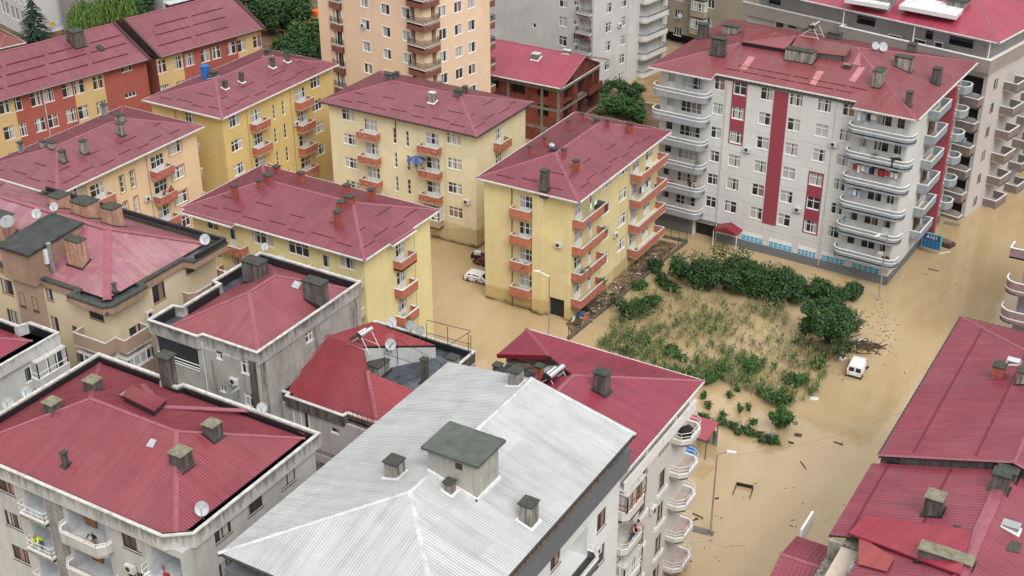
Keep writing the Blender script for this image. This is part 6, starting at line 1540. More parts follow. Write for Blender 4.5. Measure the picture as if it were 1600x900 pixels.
vehicle('sedan_car', 'dark red car floating behind the white hatchback beside the yellow block', 'car', rc.x+.1, rc.y+.9, -.40, R(-4), CARR,
    [(-2.1, .72, .35, .85), (-1.9, .82, .3, .95), (-1.0, .84, .25, .98), (.8, .84, .25, .94), (1.8, .8, .28, .84), (2.1, .7, .35, .7)],
    [(-1.5, .74, .85, .98, .05, .7), (-1.0, .76, .85, 1.38, .08, .6), (.2, .76, .85, 1.42, .08, .6), (1.0, .74, .85, .96, .04, .7)],
    side_glass([(-1.05, 1.0), (.0, 1.0), (-.05, 1.32), (-.85, 1.30)], hwf), [(-1.3, -.8), (1.3, -.8), (-1.3, .8), (1.3, .8)], [('tail_light', (-2.1, -.76, .7, -2.02, -.5, .86), LAMPR)], tilt=(0, R(-3)))
w0 = at(747, 402); m = MB(); m.prism([(-.8, -.4), (.7, -.5), (.8, .3), (.2, .55), (-.7, .4)], -.1, .45); m.prism([(-.4, -.35), (.4, -.3), (.35, .2), (-.35, .25)], .45, .8, 1)
m.build('bundle', [IRON, CARW], None, (w0.x, w0.y, 0), .3, label='black bundle with a white top wedged behind the dark red car', cat='debris')
vb_ = at(1331, 591)
hv_ = lambda z: .82-(z-.9)*.11+.012
YV = R(97)
vehicle('panel_van', 'small white panel van stranded nose down beside the flooded garden', 'van', vb_.x-2.05*math.cos(YV)*-1*1.0+.1, vb_.y+2.0*math.sin(YV), -.62, YV, CARW,
    [(-2.0, .74, .30, 1.0), (-1.95, .82, .28, 1.15), (0, .85, .25, 1.15), (.9, .85, .25, 1.1), (1.6, .82, .28, 1.0), (2.0, .7, .35, .8)],
    [(-1.97, .79, 1.0, 1.80, .09, .68), (-1.5, .80, 1.0, 1.88, .10, .70), (0, .80, 1.0, 1.86, .1, .70), (.55, .80, 1.0, 1.74, .1, .68), (1.3, .78, .95, 1.1, .05, .72)],
    [('rear_window', [(-1.99, .62, 1.22), (-1.99, .08, 1.22), (-1.985, .08, 1.66), (-1.985, .56, 1.66)], GLASS), ('rear_window', [(-1.99, -.08, 1.22), (-1.99, -.62, 1.22), (-1.985, -.56, 1.66), (-1.985, -.08, 1.66)], GLASS),
     ('windscreen', [(1.28, -.64, 1.14), (1.28, .64, 1.14), (.62, .6, 1.70), (.62, -.6, 1.70)], GLASS)]+side_glass([(.1, 1.2), (.95, 1.15), (.5, 1.62), (.1, 1.64)], hv_),
    [(-1.3, -.8), (1.3, -.8), (-1.3, .8), (1.3, .8)], [('rear_bumper', (-2.06, -.8, .62, -1.96, .8, .78), RUB), ('tail_light', (-2.0, -.84, .8, -1.93, -.74, 1.2), LAMPR), ('tail_light', (-2.0, .74, .8, -1.93, .84, 1.2), LAMPR), ('number_plate', (-2.02, -.1, .85, -2.0, .35, .98), WHITE)], tilt=(R(3), R(4)))

# ---- street lamps
def lamp(base, top_z, arm, label, group='street lamps', lean=(0, 0)):
    root = link('street_lamp', None, None, base, 0, label, 'street lamp', group); m = MB(); t = V((lean[0], lean[1], top_z))
    m.tube((0, 0, -.8), t, .11, 8, .06); m.build('pole', [GALV], root)
    a = V((arm[0], arm[1], .35)); m = MB(); m.tube(t, t+a, .045, 6); m.build('arm', [GALV], root)
    d = V((arm[0], arm[1], 0)).normalized(); s = V((-d.y, d.x, 0)); e = t+a; m = MB()
    A = [e-s*.13, e+s*.13, e+s*.13+V((0, 0, .12)), e-s*.13+V((0, 0, .12))]; B = [q+d*.75-V((0, 0, .0)) for q in [e-s*.09, e+s*.09, e+s*.09+V((0, 0, .08)), e-s*.09+V((0, 0, .08))]]
    loft(m, [A, B]); m.build('lamp_head', [WHITE], root); return root
b0 = at(1110, 833); t0 = at(1146, 708, 8.4); lamp(b0, 8.1, ((t0.x-b0.x)*.6, (t0.y-b0.y)*.6), 'grey street lamp in the flood next to the white railed balconies')
b0 = at(1372, 470); t0 = at(1376, 364, 8.6); lamp(b0, 8.1, (t0.x-b0.x, t0.y-b0.y-.3), 'street lamp at the street corner of the long white block')
b0 = at(857, 520); b0 = V((-58.1, 106.6, 0)); b0 = at(857, 540); t0 = at(843, 444, 7.6); lamp(b0, 8.2, (-.95, -.2), 'street lamp before the garage end of the yellow flooded block')
b0 = at(1020, 100); lamp(b0, 8.0, (1.4, .6), 'distant street lamp at the corner of the grey white tower')
b0 = V((-104.3, 108.2, 4.0)); m = MB(); m.tube((0, 0, 0), (1.4, .3, .3), .035, 5); wr = m.build('wall_lamp', [GALV], None, A_.wld(A_.fp('B', 20.5, 0, 6.4)), 0, label='small lamp on an arm at the far corner of the peach block', cat='lamp')
m = MB(); m.box(1.3, .2, .25, 1.9, .42, .36); m.build('lamp_head', [WHITE], wr)

# ---- satellite dishes
def dishmesh(r, back):
    key = ('dish', r, back)
    if key in MC: return MC[key]
    m = MB(); n = 18; R_n = 4; ring = []
    for k in range(R_n+1): q = r*k/R_n; ring.append([V((q*math.cos(2*math.pi*i/n), q*1.08*math.sin(2*math.pi*i/n), .16*r*(k/R_n)**2*1.3)) for i in range(n)])
    for k in range(R_n):
        for i in range(n):
            j = (i+1) % n; a, b, c, d = ring[k][i], ring[k+1][i], ring[k+1][j], ring[k][j]; dz = V((0, 0, -.03))
            if k == 0: m.face([a, b, c], 0); m.face([c+dz, b+dz, a+dz], 1)
            else: m.face([a, b, c, d], 0); m.face([d+dz, c+dz, b+dz, a+dz], 1)
    for i in range(n): j = (i+1) % n; a, b = ring[-1][i], ring[-1][j]; dz = V((0, 0, -.03)); m.face([a, a+dz, b+dz, b], 1)
    bowl = m.mesh('bowl', [back, GALV]); smooth(bowl)
    m = MB(); f_ = V((0, 0, r*.95)); m.tube((0, -r, .1), f_, .02, 4); m.tube((r*.7, r*.6, .1), f_, .01, 4); m.tube((-r*.7, r*.6, .1), f_, .01, 4); m.tube(f_-V((0, 0, .1)), f_+V((0, 0, .08)), .045, 6)
    MC[key] = (bowl, m.mesh('feed_arm', [METAL])); return MC[key]
DISHW = plain('off white dish', (.42, .44, .45), .5, 0, .15); DISHG = plain('grey dish', (.25, .27, .27), .5, 0, .15)
def dish(p, r, label, nrm=(.5, -.72, .48), mat=None, ph=.7):
    root = link('satellite_dish', None, None, p, 0, label, 'satellite dish', 'satellite dishes'); m = MB(); m.tube((0, 0, -.3), (0, 0, ph), .04, 6); m.build('mast', [METAL], root)
    r = round(r*.84, 3); bm, am = dishmesh(r, mat or DISHW); o = link('bowl', bm, root, (nrm[0]*.15, nrm[1]*.15, ph)); q = Vector(nrm).to_track_quat('Z', 'Y').to_euler(); o.rotation_euler = q; a = link('feed_arm', am, o)
def onr(b, px, py, zd=None):
    p = b.on_roof(px, py, zd); return b.wld(p)
dish(onr(W_, 1366, 80), .5, 'left one of two white dishes on the roof of the long white block'); dish(onr(W_, 1378, 82), .6, 'right one of two white dishes on the roof of the long white block')
dish(at(14, 358, 20.9), .75, 'big dark grey dish on the black stair roof at the left edge', (.3, -.4, .87), DISHG); dish(at(60, 344, 21.0), .5, 'white dish at the back edge of the black stair roof'); dish(at(87, 333, 21.0), .45, 'small white dish at the far corner of the black stair roof')
dish(at(322, 384, 18.6), .55, 'white dish at the far corner of the stained beige building'); dish(at(318, 806, 18.2), .55, 'white dish at the near corner of the ribbed red corner roof')
dish(at(415, 392, 18.0), .38, 'small white dish on the back parapet of the weathered grey block', ph=.5); dish(at(373, 617, 18.3), .55, 'edge-on grey dish on the back parapet of the corner block', (-.6, -.2, .75), DISHG, .4); dish(at(410, 641, 18.3), .45, 'white dish near the back right end of the corner block parapet', ph=.3)
for i, (px, py, lab) in enumerate([(612, 515, 'leftmost dish behind the wet ribbed roof'), (641, 520, 'middle dish standing on the back parapet of the flooded black terrace'), (656, 528, 'dish nearest the railing on the back parapet of the black terrace')]): dish(at(px, py, 12.9), .5, lab, (.6, -.5, .6), DISHG if i else DISHW, .8)
dish(at(611, 548, 14.0), .55, 'dish standing on the wet ribbed roof beside the solar heater'); dish(at(45, 622, 14.0)+V((0, 0, 0)), .5, 'upper white dish on the grey wall at the left edge'); dish(at(16, 640, 14.0), .55, 'lower white dish on the grey wall at the left edge')
dish(onr(D, 862, 232), .35, 'small pale dish among the chimneys of the yellow flooded block', (.3, -.3, .9), ph=.4); dish(H_.wld(H_.fp('A', H_.uz('A', 1065, 25)[0], .4, H_.uz('A', 1065, 25)[1])), .45, 'small dish on the khaki grey wall', (.3, -.8, .5), ph=.2)

# ---- solar water heaters
def heater(p, rot, label, two=True, s=1.):
    root = link('solar_heater', None, None, p, rot, label, 'solar heater', 'solar water heaters'); 
    for k, (y, z, r, L) in enumerate(((0, 1.25, .27, 1.9),) + (((-.45, 1.15, .2, 1.2),) if two else ())):
        m = MB(); m.tube((-L*s/2, y, z), (L*s/2, y, z), r*s, 16); o = m.build('tank', [CHROME], root); m = MB(); m.tube((-L*s/2-.03, y, z), (-L*s/2, y, z), r*s*.9, 16); m.tube((L*s/2, y, z), (L*s/2+.03, y, z), r*s*.9, 16); m.build('end_cap', [DARKG], o)
    m = MB()
    for x in (-.8, .8): m.tube((x*s, .1, 1.05), (x*s, .9, -.3), .03, 5); m.tube((x*s, -.1, 1.05), (x*s, -1.6, -.2), .03, 5); m.tube((x*s, .8, 0), (x*s, -1.5, 0), .025, 5)
    m.build('frame', [WHITE], root)
    m = MB(); m.face([(-.9*s, -.5, 1.0), (-.9*s, -1.5, .35), (.9*s, -1.5, .35), (.9*s, -.5, 1.0)]); m.face([(-.9*s, -.5, .93), (.9*s, -.5, .93), (.9*s, -1.5, .28), (-.9*s, -1.5, .28)]); m.build('collector', [plain('solar collector glass', (.03, .035, .05), .45)], root)
heater(onr(W_, 1272, 62)+V((0, 0, .5)), R(-92), 'pair of silver solar tanks on the roof of the long white block')
heater(at(868, 604, 17.9), R(-95), 'pair of silver solar tanks between the zinc roof and the crimson roof'); heater(onr(M_, 573, 545, 12.1)+V((0, 0, .1)), R(-95), 'silver solar tank on the wet ribbed half roof', True, .8)
m = MB(); m.tube((0, 0, 0), (0, 0, 1.5), .55, 14); m.tube((0, 0, 1.5), (0, 0, 1.62), .6, 14); m.build('water_tank', [BLUEP], None, onr(B_, 322, 122), 0, label='blue water tank on the ridge of the ochre block', cat='water tank')

# ---- shelter and tarp
pc = [at(1078, 664, 2.3), at(1098, 657, 2.5), at(1113, 668, 2.3), at(1098, 688, 2.3)]
cS = sum(pc, V())/4; root = link('market_shelter', None, None, (cS.x, cS.y, 0), 0, 'small open shelter with a red sheet roof by the flooded street', 'shelter')
m = MB(); L_p = [q-V((cS.x, cS.y, 0)) for q in pc]; L_p = [V((-1.5, -1.4, 2.2)), V((1.1, -1.4, 2.2)), V((1.1, 1.4, 2.55)), V((-1.5, 1.4, 2.55))]
m.face(L_p); m.face([q-V((0, 0, .06)) for q in reversed(L_p)])
for i in range(4): a, c2 = L_p[i], L_p[(i+1) % 4]; d = V((0, 0, -.06)); m.face([a+d, c2+d, c2, a])
m.build('roof', [roofmat('small red roof sheet', (.34, .05, .08), fade=.2)], root)
for q in L_p: m = MB(); m.tube((q.x*.95, q.y*.95, -.5), (q.x*.95, q.y*.95, q.z-.06), .045, 5); m.build('post', [IRON], root)
m = MB(); m.box(-.9, 1.25, -.3, 1.05, 1.3, 1.6); m.build('back_panel', [CONC], root)
rn = random.Random(2); me_ = bpy.data.meshes.new('tarpaulin'); bm_ = bmesh.new(); bmesh.ops.create_icosphere(bm_, subdivisions=3, radius=1)
for v_ in bm_.verts:
    v_.co = Vector((v_.co.x*.9, v_.co.y*.75, max(-.1, v_.co.z)*.85)); k = .12*math.sin(v_.co.x*9)*math.cos(v_.co.y*7+v_.co.z*5); v_.co *= 1+k
bm_.to_mesh(me_); bm_.free(); me_.materials.append(plain('blue tarpaulin', (.02, .16, .42), .4, 0, .3, 5)); link('tarpaulin', me_, None, (cS.x-.7, cS.y-1.1, 0), .4, 'crumpled blue tarpaulin under the small red shelter', 'tarpaulin')

# ---- air conditioner units bolted to the walls
def aircon(b, f, u, z):
    m = MB(); m.box(-.4, -.36, -.28, .4, -.06, .28); o = m.build('air_conditioner', [GUT], b.root, b.fp(f, u, 0, z), b.ang(f))
    m = MB(); m.tube((-.1, -.361, 0), (-.1, -.375, 0), .2, 14); m.build('fan_grille', [IRON], o)
    m = MB(); m.box(-.3, -.3, -.36, .3, -.01, -.285); m.build('wall_bracket', [METAL], o)
for b, f, u, z in [(D, 'A', 9.3, 9.0), (D, 'B', 10.2, 6.2), (E_, 'A', 13.0, 9.2), (E_, 'A', 19.8, 6.0), (B_, 'B', 13.2, 9.4), (A_, 'B', 12.0, 9.2), (Cb, 'A', 11.6, 11.9), (W_, 'A', 11.5, 12.6), (W_, 'A', 18.3, 6.7), (W_, 'A', 21.6, 15.5), (N_, 'B', 6.1, 8.9), (S_, 'B', 19.4, 12.0), (I_, 'A', 16.0, 14.0), (K_, 'B', 4.0, 15.0), (J, 'A', 8.4, 14.6), (F_, 'A', 9.0, 18.0), (G_, 'B', 6.6, 10.0), (X_, 'A', 22.0, 17.0)]: aircon(b, f, u, z)

# ---- floating and stranded debris
def plank(px, py, ln, ang, w_=.22, h_=.08, mt=None, label=None, z=.0, name='plank', grp='floating planks and scraps'):
    c_ = at(px, py); m = MB(); d = V((math.cos(ang), math.sin(ang), 0)); s = V((-d.y, d.x, 0)); n = 5; pts = []
    A = []
    for i in range(n+1):
        t = i/n-.5; ww = w_*(1-.5*abs(t)*random.random()); A.append([d*ln*t-s*ww/2+V((0, 0, -.03)), d*ln*t+s*ww/2+V((0, 0, -.03)), d*ln*t+s*ww/2+V((0, 0, h_)), d*ln*t-s*ww/2+V((0, 0, h_))])
    loft(m, A); return m.build(name, [mt or PLANK], None, (c_.x, c_.y, z), 0, label=label, cat='debris', group=grp)
GREYS = concrete('grey driftwood', (.22, .21, .19), (.06, .05, .04), .8); WHP = plain('white plastic scrap', (.7, .7, .68), .4)
c_ = at(1161, 768)
root = link('sunken_crate', None, None, (c_.x, c_.y, 0), .18, 'dark open frame box half sunk in the lower street water', 'crate')
for a_, b_ in (((-.75, .7, 0), (.75, .7, 0)), ((-.75, -.8, 0), (-.75, .7, 0)), ((.75, -.8, 0), (.75, .7, 0))):
    m = MB(); m.bar(V(a_)+V((0, 0, -.2)), V(b_)+V((0, 0, -.2)), .07, .55 if a_[1] == b_[1] else .3); m.build('side_board', [plain('wet dark board', (.03, .018, .015), .4)], root)
c_ = at(1474, 382); root = link('sunken_cart', None, None, (c_.x, c_.y, 0), -.2, 'brown overturned box cart drifting below the blue sign', 'cart'); m = MB(); m.prism([(-1.2, -.6), (1.1, -.7), (1.3, .5), (-1.0, .6)], -.3, .45); m.build('box', [PLANK], root); m = MB(); m.prism([(-1.0, -.5), (1.0, -.6), (1.1, .4), (-.9, .5)], .452, .6); m.build('lid', [concrete('scuffed brown lid', (.22, .16, .11))], root)
DL = [(1488, 334, 3.4, -.15, .5, PLANK, 'long dark raft of boards against the far end of the white block'), (1487, 350, 1.8, .1, .9, GREYS, 'pale matted clump floating in the upper street'), (1476, 395, 1.6, .9, .16, WHP, 'white pole floating below the overturned box cart'), (1458, 422, 1.2, 0., .18, PLANK, 'short dark plank floating mid street under the white block corner'),
      (1364, 539, 1.6, .2, .25, PLANK, 'dark forked plank right of the debris raft by the van'), (1380, 541, 1.2, 1.1, .15, PLANK, 'thin plank slanting right of the debris raft'), (1368, 550, 1.5, -.5, .15, PLANK, 'thin plank just above the stranded van roof'), (1345, 532, 1.0, .8, .5, WHP, 'white sack caught on the debris raft'),
      (1316, 560, .9, 1.2, .7, WHP, 'white and grey sack left of the stranded van'), (1312, 582, 1.4, .2, .5, plain('pinkish sheet', (.42, .26, .2)), 'pinkish sheet floating left of the stranded van'), (1352, 575, .9, 1.4, .5, IRON, 'dark scrap leaning at the right of the stranded van'),
      (1247, 680, .7, .3, .5, PLANK, 'small brown mat right of the garden corner'), (1243, 662, .4, .1, .4, GREYS, 'small grey tile floating near the garden corner'), (1236, 692, .5, 0., .25, IRON, 'tiny black scrap left of the floating mat'), (1272, 623, .8, .4, .6, WHP, 'white square tray floating right of the garden corner'),
      (1310, 693, .9, -.1, .16, PLANK, 'short brown plank in the lower street near the faint ripples'), (1255, 727, 1.2, -.8, .1, PLANK, 'thin brown stick lying diagonally in the lower street'), (1120, 779, .35, .8, .2, PLANK, 'tiny dark chip below the sunken frame box'), (1075, 874, .8, -.4, .22, plain('rust red plastic', (.3, .06, .04)), 'rust red scrap near the bottom of the street'),
      (1090, 828, 2.8, .12, .75, GREYS, 'grey driftwood bundle at the foot of the near street lamp'), (1083, 813, 1.0, 1.0, .2, PLANK, 'dark stick above the grey driftwood bundle'), (1090, 806, 1.0, -.1, .14, PLANK, 'short plank above the dark stick by the near lamp'), (1555, 277, .6, .3, .3, PLANK, 'dark scrap at the far upper end of the street'),
      (1535, 293, .5, .3, .3, IRON, 'tiny black scrap near the far kerb'), (1571, 525, 1.1, 1.9, .25, plain('orange brown board', (.3, .12, .06)), 'orange brown board floating by the mauve balconies'), (1205, 686, 1.2, 1.3, .8, CONC, 'broken grey block at the corner of the sagging hedge')]
for (px, py, ln, an, w_, mt, lab) in DL: plank(px, py, ln, an, w_, .06 if mt is not CONC else .6, mt, lab)
# raft of sticks by the van
rn = random.Random(21); m = MB(); c0 = at(1330, 540)
for _ in range(70):
    x, y = rn.gauss(0, 1.5), rn.gauss(0, .7); a = rn.choice([.3, 1.7])+rn.gauss(0, .3); L = rn.uniform(.4, 1.8); d = V((math.cos(a), math.sin(a), rn.gauss(0, .06)))*L/2; q = V((c0.x+x, c0.y+y+x*.25, .03+rn.random()*.2)); m.bar(q-d, q+d, .08, .06)
for _ in range(130):
    px, py = rn.choice([(rn.gauss(1370, 16), rn.gauss(500, 16)), (rn.uniform(1250, 1560), rn.uniform(200, 700)), (rn.uniform(1090, 1330), rn.uniform(700, 899)), (rn.gauss(1330, 25), rn.gauss(570, 18)), (rn.gauss(1385, 8), rn.gauss(520, 20))])
    q = at(px, py)
    if not (-33 < q.x < -17.5): continue
    a = rn.random()*3.14; L = rn.uniform(.05, .22); d = V((math.cos(a), math.sin(a), 0))*L; m.bar(q-d, q+d, .05, .03)
m.build('driftwood', [PLANK], kind='stuff', label='loose sticks and chips of drifting wood on the flood')
# floating foam hose line
m = MB(); pts = [at(1060+8*i, 843+.9*i+2.5*math.sin(i*.9), .02) for i in range(14)]
for a, b in zip(pts, pts[1:]): m.tube(a, b, .05, 5)
m.build('floating_hose', [plain('dirty white hose', (.5, .45, .36))], label='pale hose snaking on the water below the near street lamp', cat='hose')
c_ = at(1553, 257); m = MB()
for a_, b_ in (((-.6, -.4), (.6, -.4)), ((.6, -.4), (.6, .4)), ((.6, .4), (-.6, .4)), ((-.6, .4), (-.6, -.4))): m.bar((*a_, 0), (*b_, 0), .12, .12)
m.build('drift_crate', [PLANK], None, tuple(at(1575, 257)), .2, label='small square wooden frame floating at the far end of the street', cat='debris')

# ---- shop sign
p0 = W_.wld(W_.fp('B', 12.1, 1.0, 2.0)); sg = at(1457, 370, 2.2)
root = link('shop_sign', None, None, (sg.x, sg.y, 0), R(-4), 'blue shop sign with white letters jutting over the flooded street', 'sign')
m = MB(); m.box(-1.45, -.12, .9, 1.45, .12, 3.3); m.build('sign_board', [plain('sign blue', (.01, .09, .24), .3, 0, .1)], root); m = MB()
for b6 in ((-1.5, -.14, .85, -1.38, .14, 3.35), (1.3, -.14, .85, 1.5, .14, 3.35), (-1.38, -.14, 3.22, 1.3, .14, 3.35), (-1.38, -.14, .85, 1.3, .14, .95)): m.box(*b6)
m.build('sign_frame', [plain('teal sign frame', (.12, .42, .45), .4)], root)
text_part('A101', root, (0, -.135, 2.75), (R(90), 0, 0), .8, WHITE)
m = MB()
for r_ in range(3):
    for k in range(4): m.box(-1.1+.6*k, -.126, 1.15+.42*r_, -.72+.6*k+.1*(r_ % 2), -.121, 1.3+.42*r_)
m.build('small_print', [plain('sign pale blue', (.05, .25, .5), .4)], root); m = MB(); m.bar((-1.45, 0, 2.1), (-2.4, .3, 2.1), .1, .1); m.build('bracket', [METAL], root)

root.scale = (.78, .78, .78)
m = MB(); p0 = at(1148, 711, 8.3); p1 = V((-17.2, 92.0, 14.0))
for i in range(16):
    a, b = p0.lerp(p1, i/16), p0.lerp(p1, (i+1)/16); m.tube(a-V((0, 0, .8*math.sin(math.pi*i/16))), b-V((0, 0, .8*math.sin(math.pi*(i+1)/16))), .009, 4)
m.build('overhead_cable', [METAL], label='thin overhead cable from the near street lamp to the right edge block', cat='cable')

# ---- playground
w0 = at(490, 40, .2); root = link('play_tower', None, None, (w0.x, w0.y, 0), 0, 'orange and yellow play tower with a purple roof beside the peach tower', 'playground'); 
m = MB(); m.box(-1.6, -.8, 1.6, 0, .8, 3.0); m.build('yellow_panel', [plain('yellow plastic', (.75, .42, .02))], root); m = MB(); m.box(.02, -.8, 1.5, 1.8, .8, 3.1); m.build('orange_panel', [plain('orange plastic', (.75, .13, .01))], root)
m = MB(); m.prism([(-2.6, -1), (-1, -1), (-1, 1), (-2.6, 1)], 4.6, 4.7); m.face([(-2.6, -1, 4.7), (-1, -1, 4.7), (-1.8, 0, 5.5)]); m.face([(-1, -1, 4.7), (-1, 1, 4.7), (-1.8, 0, 5.5)]); m.face([(-1, 1, 4.7), (-2.6, 1, 4.7), (-1.8, 0, 5.5)]); m.face([(-2.6, 1, 4.7), (-2.6, -1, 4.7), (-1.8, 0, 5.5)]); m.build('roof', [plain('purple plastic', (.18, .15, .35))], root)
for x, y in ((-1.7, -.8), (-1.7, .8), (1.7, -.8), (1.7, .8)): m = MB(); m.tube((x, y, 0), (x, y, 4.6 if x < 0 else 3), .08, 6); m.build('post', [plain('yellow plastic', (.75, .42, .02))], root)
w0 = at(425, 58); root = link('sports_goal', None, None, (w0.x, w0.y, 0), .4, 'orange sports frame on the brown court behind the school', 'goal'); m = MB()
for a, b in (((-2, 0, 0), (-2, 0, 3.4)), ((-2, 0, 1.2), (2.2, .5, 1.2)), ((2.2, .5, 0), (2.2, .5, 1.2))): m.tube(a, b, .09, 6)
m.build('frame', [plain('orange tube', (.7, .25, .03))], root)

# ---- people
SKIN = plain('skin', (.42, .24, .16), .6); HAIR = plain('dark hair', (.02, .015, .012), .7)
def person(loc, rot, label, top, legs, pose='stand', hair=None, hat=None, scale=1., lean=0., arms='rail'):
    """skinned figure; joints in metres, facing -Y"""
    sit = pose == 'sit'; hz = .48 if sit else .92; L_ = lean
    J_ = {'pel': (0, 0, hz), 'bel': (0, -.10*L_, hz+.2), 'che': (0, -.30*L_, hz+.42-.08*L_), 'nec': (0, -.42*L_, hz+.56-.14*L_), 'hed': (0, -.50*L_, hz+.68-.16*L_), 'top': (0, -.52*L_, hz+.78-.17*L_)}
    for s_, n_ in ((-1, 'l'), (1, 'r')):
        J_['sh'+n_] = (s_*.18, -.36*L_, hz+.50-.1*L_); 
        if arms == 'rail': J_['el'+n_] = (s_*.26, -.36*L_-.16, hz+.26-.1*L_); J_['ha'+n_] = (s_*.2, -.36*L_-.40, hz+.2-.12*L_); J_['fi'+n_] = (s_*.17, -.36*L_-.5, hz+.19-.12*L_)
        else: J_['el'+n_] = (s_*.25, -.2*L_-.02, hz+.22); J_['ha'+n_] = (s_*.24, -.2*L_-.12, hz-.02); J_['fi'+n_] = (s_*.23, -.2*L_-.15, hz-.11)
        J_['hi'+n_] = (s_*.10, 0, hz-.05)
        if sit: J_['kn'+n_] = (s_*.14, -.44, hz-.02); J_['an'+n_] = (s_*.14, -.46, .08); J_['to'+n_] = (s_*.14, -.62, .04)
        else: J_['kn'+n_] = (s_*.11, -.03, .48); J_['an'+n_] = (s_*.11, .02, .08); J_['to'+n_] = (s_*.12, -.14, .04)
    R3 = {'pel': .155, 'bel': .145, 'che': .165, 'nec': .06, 'hed': .098, 'top': .085, 'sh': .075, 'el': .05, 'ha': .035, 'fi': .03, 'hi': .10, 'kn': .065, 'an': .045, 'to': .04}
    E_g = [('pel', 'bel'), ('bel', 'che'), ('che', 'nec'), ('nec', 'hed'), ('hed', 'top')]
    for n_ in 'lr': E_g += [('che', 'sh'+n_), ('sh'+n_, 'el'+n_), ('el'+n_, 'ha'+n_), ('ha'+n_, 'fi'+n_), ('pel', 'hi'+n_), ('hi'+n_, 'kn'+n_), ('kn'+n_, 'an'+n_), ('an'+n_, 'to'+n_)]
    K = list(J_); me0 = bpy.data.meshes.new('person'); me0.from_pydata([J_[k] for k in K], [(K.index(a), K.index(b)) for a, b in E_g], []); o0 = bpy.data.objects.new('person', me0); COL.objects.link(o0)
    o0.modifiers.new('skin', 'SKIN'); sv = me0.skin_vertices[0].data
    for i, k in enumerate(K): r_ = R3[k if k in R3 else k[:2]]; sv[i].radius = (r_, r_*(.8 if k in ('pel', 'bel', 'che') else 1)); sv[i].use_root = k == 'pel'
    su = o0.modifiers.new('sub', 'SUBSURF'); su.levels = su.render_levels = 1
    bpy.context.view_layer.update(); me_ = bpy.data.meshes.new_from_object(o0.evaluated_get(bpy.context.evaluated_depsgraph_get())); bpy.data.objects.remove(o0)
    me_.name = 'person'
    me_.materials.clear()
    for mm_ in (top, legs, SKIN): me_.materials.append(mm_)
    for f in me_.polygons:
        c = f.center; z = c.z; armd = min((c-V(J_['ha'+n_])).length for n_ in 'lr')
        f.material_index = 2 if (c.z > J_['nec'][2]+.0 and (c-V(J_['hed'])).length < .2) or armd < .13 else (1 if (z < hz+.02 and armd > .2 and (c.x**2+c.y**2 < .9)) else 0)
        f.use_smooth = True
    o = link('person', me_, None, loc, rot, label, 'person'); o.scale = (scale,)*3
    h = V(J_['hed']); m = MB(); n = 10
    rg = [[V((h.x+.108*math.cos(t)*c, h.y+.02+.115*math.sin(t)*c, h.z+.02+.125*s_)) for t in [2*math.pi*i/n for i in range(n)]] for c, s_ in ((1, -.1), (1, .35), (.8, .75), (.4, .98))]
    loft(m, rg); ho = m.build('hat' if hat else 'hair', [hat or HAIR], o)
    m = MB(); 
    for x in (-.035, .035): m.box(h.x+x-.012, h.y-.108, h.z+.0, h.x+x+.012, h.y-.098, h.z+.018, 0)
    m.box(h.x-.025, h.y-.106, h.z-.065, h.x+.025, h.y-.098, h.z-.055, 1); m.build('face_features', [HAIR, plain('lip colour', (.3, .08, .07))], o)
    return o
DENIMB = plain('dark blue plastic', (.03, .05, .14), .5)
HIV = plain('high visibility yellow', (.55, .85, .02), .7, 0, .05); NAVY = plain('navy cloth', (.015, .02, .045), .8); BLK = plain('black cloth', (.015, .015, .018), .8); BLU = plain('sky blue cloth', (.08, .32, .52), .8); PNK = plain('faded pink cloth', (.55, .25, .24), .8); DEN = plain('denim', (.06, .09, .16), .8); REDC = plain('red cloth', (.40, .03, .03), .8); CREAM = plain('cream cloth', (.6, .55, .45), .8)
I1 = lambda u, o_, z: I_.wld(I_.fp('A', u, o_, z))
person(I1(7.2, .05, 11.8), 0, 'person in a bright yellow jacket leaning over the loggia rail, bottom left', HIV, DEN, lean=1.0, hat=plain('orange cap', (.4, .12, .05)))
person(I1(13.2, .3, 14.6), 0, 'person in black with a camouflage hat leaning at the upper front balcony', BLK, SKIN, lean=.7, hat=plain('camouflage hat', (.25, .24, .10)))
person(I1(19.4, .2, 13.55), R(20), 'person in navy sitting beside the red chair on the corner terrace', NAVY, NAVY, 'sit')
n1 = N_.wld(N_.fp('B', 2.0, .3, 8.8)); person(n1, R(90), 'left one of two people in pink on the open bay of the cream block', PNK, DEN, lean=.6)
n1 = N_.wld(N_.fp('B', 2.65, .32, 8.8)); person(n1, R(80), 'right one of two people in pink on the open bay of the cream block', PNK, BLK, lean=.5)
def wper(px, py, fl, out, rot, label, top, legs, **k):
    u, _ = W_.uz('A', px, py, out); return person(W_.wld(W_.fp('A', u, out, fl)), rot, label, top, legs, **k)
wper(1312, 413, FZ[4], 1.2, R(-30), 'person in a light blue shirt on the second lowest rounded balcony', BLU, CREAM, lean=.3)
wper(1376, 392, FZ[5], 1.1, R(10), 'person in cream clothes on the lowest rounded balcony', CREAM, CREAM, lean=.2)
wper(1078, 286, FZ[4], 1.2, R(20), 'person in black at the left rounded balconies, left of the pair', BLK, BLK, lean=.3)
wper(1085, 288, FZ[4], 1.2, R(0), 'person in pink beside the one in black at the left rounded balconies', PNK, DEN, lean=.3)
for i, (px, py) in enumerate([(263, 279), (254, 285)]):
    fl = 13.45-3.12-2.15; u, _ = A_.uz('B', px, py, .7); person(A_.wld(A_.fp('B', u, .7, fl)), R(90), ['person in a red top at the right of the peach block balcony pair', 'person in a red top at the left of the peach block balcony pair'][i], REDC, BLK, lean=.5)

